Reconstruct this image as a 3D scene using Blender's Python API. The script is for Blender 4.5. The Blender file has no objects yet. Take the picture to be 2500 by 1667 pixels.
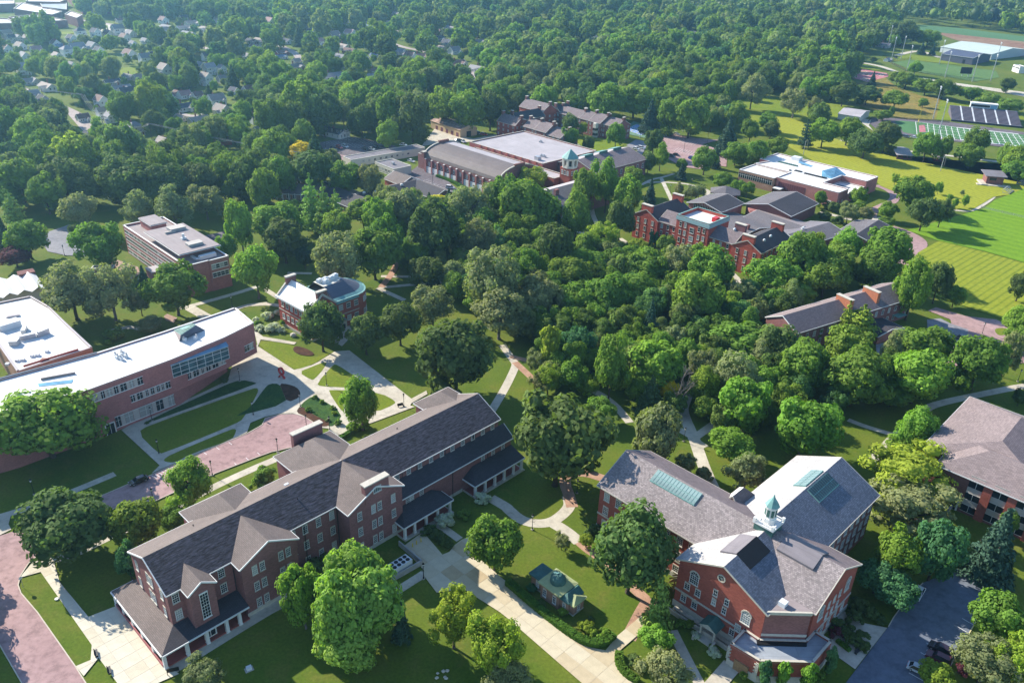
import bpy, math, random
import numpy as np
from mathutils import Vector, Matrix
random.seed(7); rng = np.random.default_rng(7)
SC = bpy.context.scene
COL = SC.collection
R = math.radians
# ---------------------------------------------------------------- camera
F_PX, PITCH, ROLL, CAM_H = 2000.0, R(27.7), R(-1.94), 130.0
cam_d = bpy.data.cameras.new('camera'); cam = bpy.data.objects.new('camera', cam_d); COL.objects.link(cam)
fw = Vector((0, math.cos(PITCH), -math.sin(PITCH))); r0 = Vector((1, 0, 0)); d0 = Vector((0, -math.sin(PITCH), -math.cos(PITCH)))
rt = math.cos(ROLL)*r0 + math.sin(ROLL)*d0; dn = -math.sin(ROLL)*r0 + math.cos(ROLL)*d0
M = Matrix((( rt.x, -dn.x, -fw.x, 0), (rt.y, -dn.y, -fw.y, 0), (rt.z, -dn.z, -fw.z, CAM_H), (0, 0, 0, 1)))
cam.matrix_world = M
cam_d.sensor_fit = 'HORIZONTAL'; cam_d.sensor_width = 36; cam_d.lens = F_PX/2500*36
cam_d.clip_start = 1; cam_d.clip_end = 20000
SC.camera = cam
# ---------------------------------------------------------------- sky, sun, exposure
world = bpy.data.worlds.new('World'); SC.world = world; world.use_nodes = True
wn = world.node_tree.nodes; wl = world.node_tree.links; wn.clear()
sky = wn.new('ShaderNodeTexSky'); sky.sky_type = 'NISHITA'; sky.sun_disc = False
SUN_EL, SUN_AZ = R(30.5), R(-54.5)          # azimuth clockwise from +Y
sky.sun_elevation = SUN_EL; sky.sun_rotation = SUN_AZ; sky.air_density = 1.0; sky.dust_density = 0.2; sky.ozone_density = 4.0
bg = wn.new('ShaderNodeBackground'); bg.inputs['Strength'].default_value = 0.12
wo = wn.new('ShaderNodeOutputWorld'); wl.new(sky.outputs[0], bg.inputs[0]); wl.new(bg.outputs[0], wo.inputs[0])
sd = bpy.data.lights.new('sun', 'SUN'); sd.energy = 4.6; sd.angle = R(0.5); sd.color = (1.0, 0.93, 0.82)
sun = bpy.data.objects.new('sun', sd); COL.objects.link(sun)
sun_dir = Vector((math.sin(SUN_AZ)*math.cos(SUN_EL), math.cos(SUN_AZ)*math.cos(SUN_EL), math.sin(SUN_EL)))
sun.rotation_euler = sun_dir.to_track_quat('Z', 'Y').to_euler(); sun.location = (-300, 300, 400)
SC.view_settings.view_transform = 'Standard'; SC.view_settings.look = 'None'; SC.view_settings.gamma = 1
SC.view_settings.use_curve_mapping = False; SC.view_settings.exposure = 1.12
SC.cycles.use_denoising = True
SC.cycles.max_bounces = 6; SC.cycles.diffuse_bounces = 4; SC.cycles.transparent_max_bounces = 8; SC.cycles.volume_bounces = 0
HAZE_D = 0.00014
# ---------------------------------------------------------------- materials
MAT = {}
class NT:
    def __init__(s, name, rough=0.85, spec=0.25):
        m = bpy.data.materials.new(name); m.use_nodes = True; s.m = m; s.n = m.node_tree.nodes; s.l = m.node_tree.links
        s.b = s.n['Principled BSDF']; s.b.inputs['Roughness'].default_value = rough; s.b.inputs['Specular IOR Level'].default_value = spec
    def new(s, t, **k):
        n = s.n.new(t)
        for a, v in k.items(): setattr(n, a, v)
        return n
    def coord(s, kind='Object', scale=(1, 1, 1), rot=(0, 0, 0)):
        tc = s.new('ShaderNodeTexCoord'); mp = s.new('ShaderNodeMapping')
        mp.inputs['Scale'].default_value = scale; mp.inputs['Rotation'].default_value = rot
        s.l.new(tc.outputs[kind], mp.inputs['Vector']); return mp.outputs[0]
    def noise(s, vec, scale, detail=3, rough=0.6):
        n = s.new('ShaderNodeTexNoise'); n.inputs['Scale'].default_value = scale; n.inputs['Detail'].default_value = detail; n.inputs['Roughness'].default_value = rough
        s.l.new(vec, n.inputs['Vector']); return n.outputs['Fac']
    def ramp(s, fac, stops):
        r = s.new('ShaderNodeValToRGB'); e = r.color_ramp.elements
        while len(e) < len(stops): e.new(0.5)
        for i, (p, c) in enumerate(stops): e[i].position = p; e[i].color = (*c, 1)
        s.l.new(fac, r.inputs[0]); return r.outputs[0]
    def mix(s, fac, a, b, mode='MIX'):
        m = s.new('ShaderNodeMix', data_type='RGBA', blend_type=mode)
        for sock, v in ((m.inputs[0], fac), (m.inputs[6], a), (m.inputs[7], b)):
            if hasattr(v, 'links'): s.l.new(v, sock)
            elif isinstance(v, (int, float)): sock.default_value = v
            else: sock.default_value = (*v, 1)
        return m.outputs[2]
    def math(s, op, a, b=0.0, c=None):
        m = s.new('ShaderNodeMath', operation=op)
        for i, v in enumerate((a, b) if c is None else (a, b, c)):
            if hasattr(v, 'links'): s.l.new(v, m.inputs[i])
            else: m.inputs[i].default_value = v
        return m.outputs[0]
    def out(s, col): s.l.new(col, s.b.inputs['Base Color']); return s.m
    def bump(s, h, d=0.05, st=0.5):
        b = s.new('ShaderNodeBump'); b.inputs['Distance'].default_value = d; b.inputs['Strength'].default_value = st
        s.l.new(h, b.inputs['Height']); s.l.new(b.outputs[0], s.b.inputs['Normal'])
def mul(c, f): return tuple(min(1, x*f) for x in c)
def plain(key, c, rough=0.7, var=0.12, scale=1.5, spec=0.3, metal=0):
    t = NT(key, rough, spec); v = t.coord('Object'); n = t.noise(v, scale, 4)
    t.b.inputs['Metallic'].default_value = metal
    MAT[key] = t.out(t.ramp(n, [(0.3, mul(c, 1-var)), (0.7, mul(c, 1+var))]))
def ground(key, c1, c2, s1=0.05, s2=1.2, rough=0.95, fine=0.25):
    t = NT(key, rough, 0.1); v = t.coord('Object'); a = t.noise(v, s1, 4); b = t.noise(v, s2, 5, 0.7)
    col = t.ramp(a, [(0.35, c1), (0.65, c2)]); d = t.ramp(b, [(0.3, (1-fine,)*3), (0.7, (1+fine,)*3)]); e = t.ramp(t.noise(v, 0.35, 6, 0.7), [(0.36, (0.80,)*3), (0.5, (1.0,)*3), (0.7, (1.05,)*3)])
    MAT[key] = t.out(t.mix(1.0, t.mix(1.0, col, e, 'MULTIPLY'), d, 'MULTIPLY')); return t
def turf(key, c1, c2, dry, dirt):
    t = NT(key, 0.95, 0.1); v = t.coord('Object'); a = t.noise(v, 0.05, 4); b = t.noise(v, 1.6, 6, 0.75); c = t.noise(v, 0.16, 5, 0.65); e = t.noise(v, 0.45, 5, 0.7)
    col = t.ramp(a, [(0.35, c1), (0.65, c2)]); col = t.mix(t.ramp(c, [(0.52, (0, 0, 0)), (0.72, (0.75, 0.75, 0.75))]), col, dry); col = t.mix(t.ramp(e, [(0.66, (0, 0, 0)), (0.78, (0.6, 0.6, 0.6))]), col, dirt)
    MAT[key] = t.out(t.mix(1.0, col, t.ramp(b, [(0.28, (0.68,)*3), (0.72, (1.3,)*3)]), 'MULTIPLY'))
def stripes(key, c1, c2, width, angle, soft=0.25, s2=1.2, lo=0.2, hi=0.85):
    t = NT(key, 0.95, 0.1); v = t.coord('Object', rot=(0, 0, angle)); sx = t.new('ShaderNodeSeparateXYZ'); t.l.new(v, sx.inputs[0])
    wob = t.noise(t.coord('Object'), 0.03, 3)
    x = t.math('ADD', t.math('MULTIPLY', sx.outputs[0], math.pi/width), t.math('MULTIPLY', wob, 2.0))
    s_ = t.math('MULTIPLY_ADD', t.math('SINE', x), 0.5, 0.5)
    b = t.noise(t.coord('Object'), s2, 5, 0.7); a = t.noise(t.coord('Object'), 0.02, 3)
    f = t.math('ADD', t.math('MULTIPLY', s_, 1-soft), t.math('MULTIPLY', a, soft*1.6))
    col = t.ramp(f, [(lo, c1), (hi, c2)]); d = t.ramp(b, [(0.3, (0.8,)*3), (0.7, (1.2,)*3)])
    MAT[key] = t.out(t.mix(1.0, col, d, 'MULTIPLY'))
ground('lawn2', (0.14, 0.20, 0.012), (0.20, 0.235, 0.02), 0.03, 0.6, fine=0.18)
ground('meadow', (0.17, 0.16, 0.03), (0.26, 0.19, 0.05), 0.03, 0.35, fine=0.35)
ground('mulch', (0.06, 0.03, 0.018), (0.10, 0.05, 0.03), 0.6, 5)
ground('bedgreen', (0.03, 0.075, 0.02), (0.05, 0.10, 0.02), 0.3, 2.5, fine=0.5)
ground('conc', (0.46, 0.41, 0.32), (0.56, 0.51, 0.41), 0.15, 1.5, 0.85, 0.10)
ground('drive', (0.46, 0.39, 0.28), (0.58, 0.50, 0.36), 0.10, 1.0, 0.85, 0.12)
ground('brickpath', (0.36, 0.21, 0.14), (0.46, 0.29, 0.20), 0.3, 3.0, 0.9, 0.2)
ground('road', (0.33, 0.215, 0.205), (0.40, 0.265, 0.25), 0.05, 0.7, 0.9, 0.12)
ground('street', (0.36, 0.30, 0.27), (0.42, 0.36, 0.33), 0.05, 0.7, 0.9, 0.12)
ground('asphalt', (0.13, 0.11, 0.12), (0.17, 0.145, 0.15), 0.05, 0.7, 0.9, 0.15)
ground('lot', (0.13, 0.15, 0.19), (0.165, 0.185, 0.225), 0.06, 0.8, 0.9, 0.14)
ground('lotgrey', (0.22, 0.22, 0.24), (0.28, 0.27, 0.28), 0.05, 0.8, 0.9, 0.12)
ground('tan', (0.36, 0.24, 0.19), (0.42, 0.29, 0.23), 0.2, 1)
ground('crop', (0.08, 0.17, 0.07), (0.10, 0.20, 0.09), 0.01, 0.2, fine=0.12)
ground('bare', (0.30, 0.21, 0.13), (0.22, 0.11, 0.075), 0.018, 0.12, fine=0.25)
ground('court', (0.42, 0.16, 0.17), (0.48, 0.20, 0.20), 0.05, 0.4)
ground('tennisgreen', (0.13, 0.22, 0.14), (0.15, 0.25, 0.16), 0.05, 0.4)
ground('tennisblue', (0.13, 0.24, 0.48), (0.16, 0.28, 0.52), 0.05, 0.4, fine=0.08)
ground('turf2', (0.09, 0.17, 0.05), (0.12, 0.20, 0.06), 0.02, 0.2, fine=0.1)
turf('lawn', (0.115, 0.165, 0.012), (0.160, 0.195, 0.018), (0.185, 0.185, 0.030), (0.15, 0.115, 0.05)); turf('grass', (0.080, 0.130, 0.014), (0.125, 0.155, 0.020), (0.16, 0.15, 0.035), (0.12, 0.09, 0.045))
stripes('field', (0.215, 0.250, 0.018), (0.285, 0.295, 0.028), 1.6, R(-22), 0.45, 0.5, 0.1, 0.7)
stripes('soccer', (0.120, 0.225, 0.014), (0.155, 0.275, 0.016), 3.2, R(-47), 0.5, 0.6)
stripes('stripes', (0.115, 0.165, 0.016), (0.235, 0.265, 0.024), 1.35, R(47), 0.25, 0.5, 0.05, 0.5)
stripes('turf', (0.075, 0.17, 0.065), (0.085, 0.19, 0.075), 9.1, R(20))
def brick(key, c, dark=0.75):
    t = NT(key, 0.9, 0.15); v = t.coord('UV'); b = t.new('ShaderNodeTexBrick')
    b.inputs['Scale'].default_value = 1; b.inputs['Brick Width'].default_value = 0.46; b.inputs['Row Height'].default_value = 0.16; b.inputs['Mortar Size'].default_value = 0.018
    b.inputs['Color1'].default_value = (*mul(c, 1.1), 1); b.inputs['Color2'].default_value = (*mul(c, dark), 1); b.inputs['Mortar'].default_value = (*mul(c, 0.95), 1)
    t.l.new(v, b.inputs['Vector']); n = t.noise(t.coord('Object'), 0.25, 5); d = t.ramp(n, [(0.3, (0.86,)*3), (0.7, (1.12,)*3)])
    MAT[key] = t.out(t.mix(1.0, b.outputs[0], d, 'MULTIPLY')); t.bump(b.outputs['Fac'], 0.01, -0.4)
brick('brick_red', (0.36, 0.105, 0.075)); brick('brick_plum', (0.27, 0.125, 0.115)); brick('brick_brown', (0.22, 0.10, 0.085))
brick('brick_pink', (0.40, 0.17, 0.15)); brick('brick_bright', (0.42, 0.095, 0.065)); brick('brick_tan', (0.34, 0.20, 0.14))
def tiles(key, c, w, h, spread=0.35, blotch=0.15, rough=0.8, spec=0.3):
    t = NT(key, rough, spec); v = t.coord('UV'); b = t.new('ShaderNodeTexBrick')
    b.inputs['Scale'].default_value = 1; b.inputs['Brick Width'].default_value = w; b.inputs['Row Height'].default_value = h; b.inputs['Mortar Size'].default_value = h*0.07
    b.inputs['Color1'].default_value = (*mul(c, 1+spread), 1); b.inputs['Color2'].default_value = (*mul(c, 1-spread), 1); b.inputs['Mortar'].default_value = (*mul(c, 0.45), 1)
    t.l.new(v, b.inputs['Vector'])
    sp = t.noise(t.coord('UV', (1/w, 1/h, 1)), 0.8, 2); n = t.noise(t.coord('Object'), 0.12, 5)
    d = t.ramp(n, [(0.3, (1-blotch,)*3), (0.7, (1+blotch,)*3)]); e = t.ramp(sp, [(0.3, (1-spread*0.6,)*3), (0.7, (1+spread*0.6,)*3)])
    MAT[key] = t.out(t.mix(1.0, t.mix(1.0, b.outputs[0], d, 'MULTIPLY'), e, 'MULTIPLY')); t.bump(sp, 0.05, 0.35)
tiles('slate', (0.27, 0.23, 0.22), 0.46, 0.36, 0.26); tiles('slate_shaded', (0.14, 0.155, 0.19), 0.46, 0.36, 0.26)  # second tone: the same slate darkened for slopes turned from the sun
tiles('slate_sunlit', (0.45, 0.43, 0.41), 0.46, 0.36, 0.18)  # same slate lightened: sunlight on the left slopes put into the colour
tiles('shingle_brown', (0.165, 0.13, 0.115), 0.9, 0.3, 0.10, 0.15)
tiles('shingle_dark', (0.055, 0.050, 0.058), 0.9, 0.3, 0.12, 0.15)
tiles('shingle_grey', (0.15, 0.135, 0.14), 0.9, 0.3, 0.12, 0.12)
tiles('shingle_tan', (0.25, 0.195, 0.185), 0.9, 0.35, 0.16, 0.10)
tiles('shingle_mauve', (0.19, 0.15, 0.15), 0.9, 0.35, 0.16, 0.10)
tiles('rust_roof', (0.38, 0.25, 0.20), 1.2, 2.6, 0.35, 0.3)
def streaked(key, c):           # curled old shingles: broken dark rows along the slope
    t = NT(key, 0.85, 0.3); v = t.coord('UV', (0.55, 2.6, 1)); n = t.noise(v, 1.0, 6, 0.75); n2 = t.noise(t.coord('Object'), 0.1, 4)
    col = t.ramp(n, [(0.38, mul(c, 0.25)), (0.5, c), (0.62, mul(c, 2.1))]); d = t.ramp(n2, [(0.3, (0.85,)*3), (0.7, (1.15,)*3)])
    MAT[key] = t.out(t.mix(1.0, col, d, 'MULTIPLY')); t.bump(n, 0.25, 0.8)
streaked('shingle_old_shaded', (0.042, 0.040, 0.052))  # base tone darkened to carry the shade of the hall's front slope
def membrane(key, c, seam=3.0, s=0.10, rough=0.7):
    t = NT(key, rough, 0.3); n = t.noise(t.coord('Object'), 0.14, 7, 0.7); n2 = t.noise(t.coord('UV', (0.25, 2, 1)), 0.5, 4)
    b = t.new('ShaderNodeTexBrick'); b.inputs['Scale'].default_value = 1; b.inputs['Brick Width'].default_value = 14; b.inputs['Row Height'].default_value = seam; b.inputs['Mortar Size'].default_value = 0.06
    for k, f in (('Color1', 1.0), ('Color2', 0.95), ('Mortar', 0.82)): b.inputs[k].default_value = (*mul((1, 1, 1), f), 1)
    t.l.new(t.coord('UV'), b.inputs['Vector'])
    col = t.ramp(n, [(0.3, mul(c, 1-s)), (0.7, mul(c, 1+s))]); d = t.ramp(n2, [(0.35, (0.9,)*3), (0.7, (1.06,)*3)])
    MAT[key] = t.out(t.mix(1.0, t.mix(1.0, col, d, 'MULTIPLY'), b.outputs[0], 'MULTIPLY'))
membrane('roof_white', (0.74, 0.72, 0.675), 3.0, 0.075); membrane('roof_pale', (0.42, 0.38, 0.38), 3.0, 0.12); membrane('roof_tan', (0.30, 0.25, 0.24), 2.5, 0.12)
membrane('roof_grey', (0.20, 0.18, 0.19), 2.5, 0.12); membrane('roof_blue', (0.30, 0.33, 0.36), 3, 0.2); membrane('slate_blue', (0.10, 0.115, 0.15), 0.35, 0.15)
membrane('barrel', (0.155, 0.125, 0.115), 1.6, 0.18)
plain('white', (0.72, 0.71, 0.67), 0.6, 0.05); plain('stone', (0.50, 0.46, 0.38), 0.85, 0.10); plain('copper', (0.17, 0.33, 0.30), 0.6, 0.18, 1.2)
plain('copper_dark', (0.055, 0.13, 0.11), 0.6, 0.2, 1.0); plain('copper_lime', (0.33, 0.36, 0.17), 0.6, 0.15, 0.8); plain('metal', (0.42, 0.43, 0.44), 0.45, 0.1, 1, 0.5, 0.4); plain('dark_metal', (0.03, 0.03, 0.033), 0.5)
plain('black', (0.012, 0.012, 0.013), 0.5); plain('wood', (0.30, 0.18, 0.09), 0.8, 0.2, 3); plain('bark', (0.075, 0.055, 0.04), 0.95, 0.35, 3); plain('bark_pale', (0.16, 0.14, 0.12), 0.95, 0.3, 3)
plain('beige', (0.58, 0.55, 0.46), 0.8, 0.06); plain('tan_wall', (0.50, 0.36, 0.20), 0.8, 0.06); plain('tile_red', (0.30, 0.09, 0.075), 0.85, 0.1); plain('soffit', (0.30, 0.42, 0.42), 0.7, 0.05)
plain('red_paint', (0.50, 0.025, 0.03), 0.4, 0.05); plain('yellow_paint', (0.75, 0.55, 0.04), 0.5, 0.05); plain('pink_brick_low', (0.36, 0.13, 0.13), 0.85, 0.1); plain('kerb', (0.52, 0.46, 0.36), 0.85, 0.08); plain('kerb_yellow', (0.60, 0.52, 0.26), 0.85, 0.08)
plain('line', (0.78, 0.78, 0.76), 0.8, 0.04); plain('rubber', (0.02, 0.02, 0.02), 0.8); plain('hvac', (0.62, 0.64, 0.64), 0.5, 0.06); plain('fence_dark', (0.05, 0.045, 0.05), 0.8); plain('teal_panel', (0.17, 0.35, 0.32), 0.5, 0.15, 0.3)
plain('grey_panel', (0.46, 0.42, 0.37), 0.8, 0.05); plain('maroon', (0.14, 0.045, 0.055), 0.7); plain('stand', (0.115, 0.10, 0.12), 0.7, 0.1); plain('concrete_wall', (0.36, 0.35, 0.33), 0.85, 0.15, 0.6); plain('orange_brick', (0.45, 0.16, 0.08), 0.8)
plain('flower_white', (0.62, 0.62, 0.58), 0.9, 0.1); plain('shed_pale', (0.55, 0.60, 0.60), 0.6, 0.05); plain('shed_dark', (0.10, 0.105, 0.14), 0.6, 0.05); plain('wallpink', (0.62, 0.50, 0.44), 0.8, 0.05)
def glassy(key, c, var=0.5, blind=0.0):
    t = NT(key, 0.12, 0.5); oi = t.new('ShaderNodeObjectInfo'); n = t.noise(t.coord('Object'), 0.35, 2)
    col = t.ramp(n, [(0.3, mul(c, 1-var)), (0.7, mul(c, 1+var))])
    if blind:
        f = t.math('LESS_THAN', oi.outputs['Random'], blind); col = t.mix(t.math('MULTIPLY', f, 0.8), col, (0.42, 0.42, 0.38))
    t.b.inputs['Coat Weight'].default_value = 0.0; MAT[key] = t.out(col)
glassy('glass', (0.02, 0.024, 0.03)); glassy('glass_blind', (0.022, 0.027, 0.034), 0.5, 0.3); glassy('glass_teal', (0.05, 0.10, 0.11)); glassy('skylight', (0.22, 0.31, 0.29), 0.25); glassy('glass_blue', (0.16, 0.34, 0.46), 0.3)
def painted(key):               # paint whose colour is the object's own colour
    t = NT(key, 0.25, 0.5); oi = t.new('ShaderNodeObjectInfo'); t.b.inputs['Coat Weight'].default_value = 0.3; MAT[key] = t.out(oi.outputs['Color'])
painted('car_paint')
def objcol(key, rough=0.85, tex=None):
    t = NT(key, rough, 0.2); oi = t.new('ShaderNodeObjectInfo'); n = t.noise(t.coord('Object'), 0.9, 5); d = t.ramp(n, [(0.3, (0.86,)*3), (0.7, (1.1,)*3)])
    MAT[key] = t.out(t.mix(1.0, oi.outputs['Color'], d, 'MULTIPLY'))
objcol('house_wall'); objcol('house_roof')
def leafmat(key, trans=0.42, inst=False):
    t = NT(key, 0.8, 0.12); oi = t.new('ShaderNodeObjectInfo'); at = t.new('ShaderNodeAttribute', attribute_name='tone')
    hs = t.new('ShaderNodeHueSaturation'); r = oi.outputs['Random']
    if inst: ti = t.new('ShaderNodeAttribute', attribute_name='tint', attribute_type='INSTANCER'); t.l.new(ti.outputs['Color'], hs.inputs['Color'])
    else: t.l.new(oi.outputs['Color'], hs.inputs['Color'])
    t.l.new(t.math('MULTIPLY_ADD', at.outputs['Fac'], 1.05, 0.90), hs.inputs['Value'])
    t.l.new(t.math('MULTIPLY_ADD', r, 0.024, 0.488), hs.inputs['Hue'])
    t.out(hs.outputs[0]); tr = t.new('ShaderNodeBsdfTranslucent'); mx = t.new('ShaderNodeMixShader'); mx.inputs[0].default_value = trans
    t.l.new(t.mix(1.0, hs.outputs[0], (1.15, 1.25, 0.5), 'MULTIPLY'), tr.inputs['Color'])
    o = t.n['Material Output']; t.l.new(t.b.outputs[0], mx.inputs[1]); t.l.new(tr.outputs[0], mx.inputs[2]); t.l.new(mx.outputs[0], o.inputs['Surface']); MAT[key] = t.m
leafmat('leaf'); leafmat('needle', 0.15); leafmat('leaf_far', 0.42, True)
def woodmat(key):               # the far wood: one colour attribute per tree
    t = NT(key, 0.65, 0.25); at = t.new('ShaderNodeAttribute', attribute_name='tint'); t.out(at.outputs['Color'])
    tr = t.new('ShaderNodeBsdfTranslucent'); mx = t.new('ShaderNodeMixShader'); mx.inputs[0].default_value = 0.25
    t.l.new(t.mix(1.0, at.outputs['Color'], (1.15, 1.25, 0.5), 'MULTIPLY'), tr.inputs['Color'])
    o = t.n['Material Output']; t.l.new(t.b.outputs[0], mx.inputs[1]); t.l.new(tr.outputs[0], mx.inputs[2]); t.l.new(mx.outputs[0], o.inputs['Surface']); MAT[key] = t.m
woodmat('wood_leaf')
# ---------------------------------------------------------------- objects
def tag(o, label=None, cat=None, group=None, kind=None):
    if label: o['label'] = label
    if cat: o['category'] = cat
    if group: o['group'] = group
    if kind: o['kind'] = kind
    return o
def empty(name, loc=(0, 0, 0), rz=0.0, label=None, cat=None, group=None):
    o = bpy.data.objects.new(name, None); COL.objects.link(o); o.location = loc; o.rotation_euler = (0, 0, rz); o.empty_display_size = 0.5
    return tag(o, label, cat, group)
def put(name, me, parent=None, loc=(0, 0, 0), rz=0.0, scale=None):
    o = bpy.data.objects.new(name, me); COL.objects.link(o); o.location = loc; o.rotation_euler = (0, 0, rz)
    if scale is not None: o.scale = scale if hasattr(scale, '__len__') else (scale,)*3
    if parent: o.parent = parent
    return o
def children(o): return list(o.children)
def copy_tree(o, parent=None):
    c = o.copy(); COL.objects.link(c)
    if parent: c.parent = parent
    for ch in children(o): copy_tree(ch, c)
    return c
class MB:
    """collects shapes, then becomes one mesh with UVs in metres"""
    def __init__(s): s.v = []; s.f = []; s.mi = []; s.mats = []; s.cur = 0
    def mat(s, k):
        if k not in s.mats: s.mats.append(k)
        s.cur = s.mats.index(k); return s
    def face(s, pts):
        i = len(s.v); s.v += [tuple(map(float, p)) for p in pts]; s.f.append(tuple(range(i, i+len(pts)))); s.mi.append(s.cur); return s
    def prism(s, pts, z0, z1, bottom=True):
        a = sum(pts[i][0]*pts[(i+1) % len(pts)][1]-pts[(i+1) % len(pts)][0]*pts[i][1] for i in range(len(pts)))
        if a < 0: pts = pts[::-1]
        n = len(pts)
        s.face([(x, y, z1) for x, y in pts])
        if bottom: s.face([(x, y, z0) for x, y in pts[::-1]])
        for i in range(n):
            p, q = pts[i], pts[(i+1) % n]; s.face([(p[0], p[1], z0), (q[0], q[1], z0), (q[0], q[1], z1), (p[0], p[1], z1)])
        return s
    def box(s, x0, x1, y0, y1, z0, z1): return s.prism([(x0, y0), (x1, y0), (x1, y1), (x0, y1)], z0, z1)
    def slab(s, pts, t):
        P = [Vector(p) for p in pts]; n = (P[1]-P[0]).cross(P[2]-P[0])
        if n.z < 0: P = P[::-1]
        B = [p-Vector((0, 0, t)) for p in P]; k = len(P); s.face(P); s.face(B[::-1])
        for i in range(k): s.face([B[i], B[(i+1) % k], P[(i+1) % k], P[i]])
        return s
    def bar(s, p, q, w, h):
        p = Vector(p); q = Vector(q); d = (q-p).normalized(); up = Vector((0, 0, 1))
        if abs(d.z) > 0.99: up = Vector((0, 1, 0))
        n = d.cross(up).normalized()*(w/2); u = n.cross(d).normalized()*(h/2)
        a = [p+n+u, p-n+u, p-n-u, p+n-u]; b = [x+(q-p) for x in a]
        s.face(a); s.face(b[::-1])
        for i in range(4): s.face([a[i], b[i], b[(i+1) % 4], a[(i+1) % 4]])
        return s
    def lathe(s, cx, cy, prof, n=8, ph=0.0, caps=True):
        rings = [[(cx+r*math.cos(ph+2*math.pi*i/n), cy+r*math.sin(ph+2*math.pi*i/n), z) for i in range(n)] for r, z in prof]
        for a, b in zip(rings, rings[1:]):
            for i in range(n): s.face([a[i], a[(i+1) % n], b[(i+1) % n], b[i]])
        if caps: s.face(rings[0][::-1]); s.face(rings[-1])
        return s
    def mesh(s, name):
        me = bpy.data.meshes.new(name); me.from_pydata(s.v, [], s.f)
        for k in (s.mats or ['white']): me.materials.append(MAT[k])
        me.polygons.foreach_set('material_index', s.mi)
        uv = me.uv_layers.new(name='UVMap'); co = []
        for f in s.f:
            P = [Vector(s.v[i]) for i in f]; n = Vector((0, 0, 0))
            for i in range(len(P)): n += (P[i]-P[0]).cross(P[(i+1) % len(P)]-P[0])
            n = n.normalized() if n.length > 1e-9 else Vector((0, 0, 1))
            if abs(n.z) > 0.98:
                e = max(((P[(i+1) % len(P)]-P[i]) for i in range(len(P))), key=lambda q: q.length); t = Vector((e.x, e.y, 0)).normalized() if e.length > 1e-6 else Vector((1, 0, 0))
            else: t = Vector((-n.y, n.x, 0)).normalized()
            u = n.cross(t)
            for p in P: co += [p.dot(t), p.dot(u)]
        uv.data.foreach_set('uv', co); me.update(); return me
    def obj(s, name, parent=None, loc=(0, 0, 0), rz=0.0): return put(name, s.mesh(name), parent, loc, rz)
# ---- windows (frame mesh + pane mesh, front faces -Y, origin at the middle of the sill)
WIN = {}
def win_meshes(w, h, nx, ny, frame, glass, sill, lintel, arch=False):
    k = (w, h, nx, ny, frame, glass, sill, lintel, arch)
    if k in WIN: return WIN[k]
    f = MB().mat(frame); t = 0.09; d = -0.09
    f.box(-w/2-t, -w/2, d, 0.02, 0, h); f.box(w/2, w/2+t, d, 0.02, 0, h); f.box(-w/2, w/2, d, 0.02, h-0.07, h); f.box(-w/2, w/2, d, 0.02, 0, 0.07)
    for i in range(1, nx): f.box(-w/2+w*i/nx-0.025, -w/2+w*i/nx+0.025, -0.065, 0.0, 0.07, h-0.07)
    for j in range(1, ny): f.box(-w/2, w/2, -0.06, 0.0, h*j/ny-(0.05 if 2*j == ny else 0.025), h*j/ny+(0.05 if 2*j == ny else 0.025))
    if sill: f.mat(sill).box(-w/2-0.18, w/2+0.18, -0.2, 0.02, -0.16, 0)
    if lintel: f.mat(lintel).prism([(-w/2-0.12, -0.11), (w/2+0.12, -0.11), (w/2+0.12, 0.02), (-w/2-0.12, 0.02)], h, h+0.28)
    p = MB().mat(glass)
    if arch:
        n = 8; pts = [(-w/2, 0), (w/2, 0)]+[(w/2*math.cos(math.pi*i/n), h+w/2*math.sin(math.pi*i/n)) for i in range(n+1)][0:]
        p.face([(x, -0.03, z) for x, z in pts]); p.face([(x, 0.0, z) for x, z in pts[::-1]]); f.mat(frame)
        for i in range(n):
            a0, a1 = math.pi*i/n, math.pi*(i+1)/n
            f.mat('stone').bar(((w/2+.14)*math.cos(a0), -0.05, h+(w/2+.14)*math.sin(a0)), ((w/2+.14)*math.cos(a1), -0.05, h+(w/2+.14)*math.sin(a1)), 0.14, 0.3)
            if i and i % 2 == 0: f.mat(frame).bar((0, -0.05, h), (w/2*math.cos(a0), -0.05, h+w/2*math.sin(a0)), 0.05, 0.05)
    else: p.face([(-w/2, -0.02, 0), (w/2, -0.02, 0), (w/2, -0.02, h), (-w/2, -0.02, h)])
    WIN[k] = (f.mesh('window'), p.mesh('pane')); return WIN[k]
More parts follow.
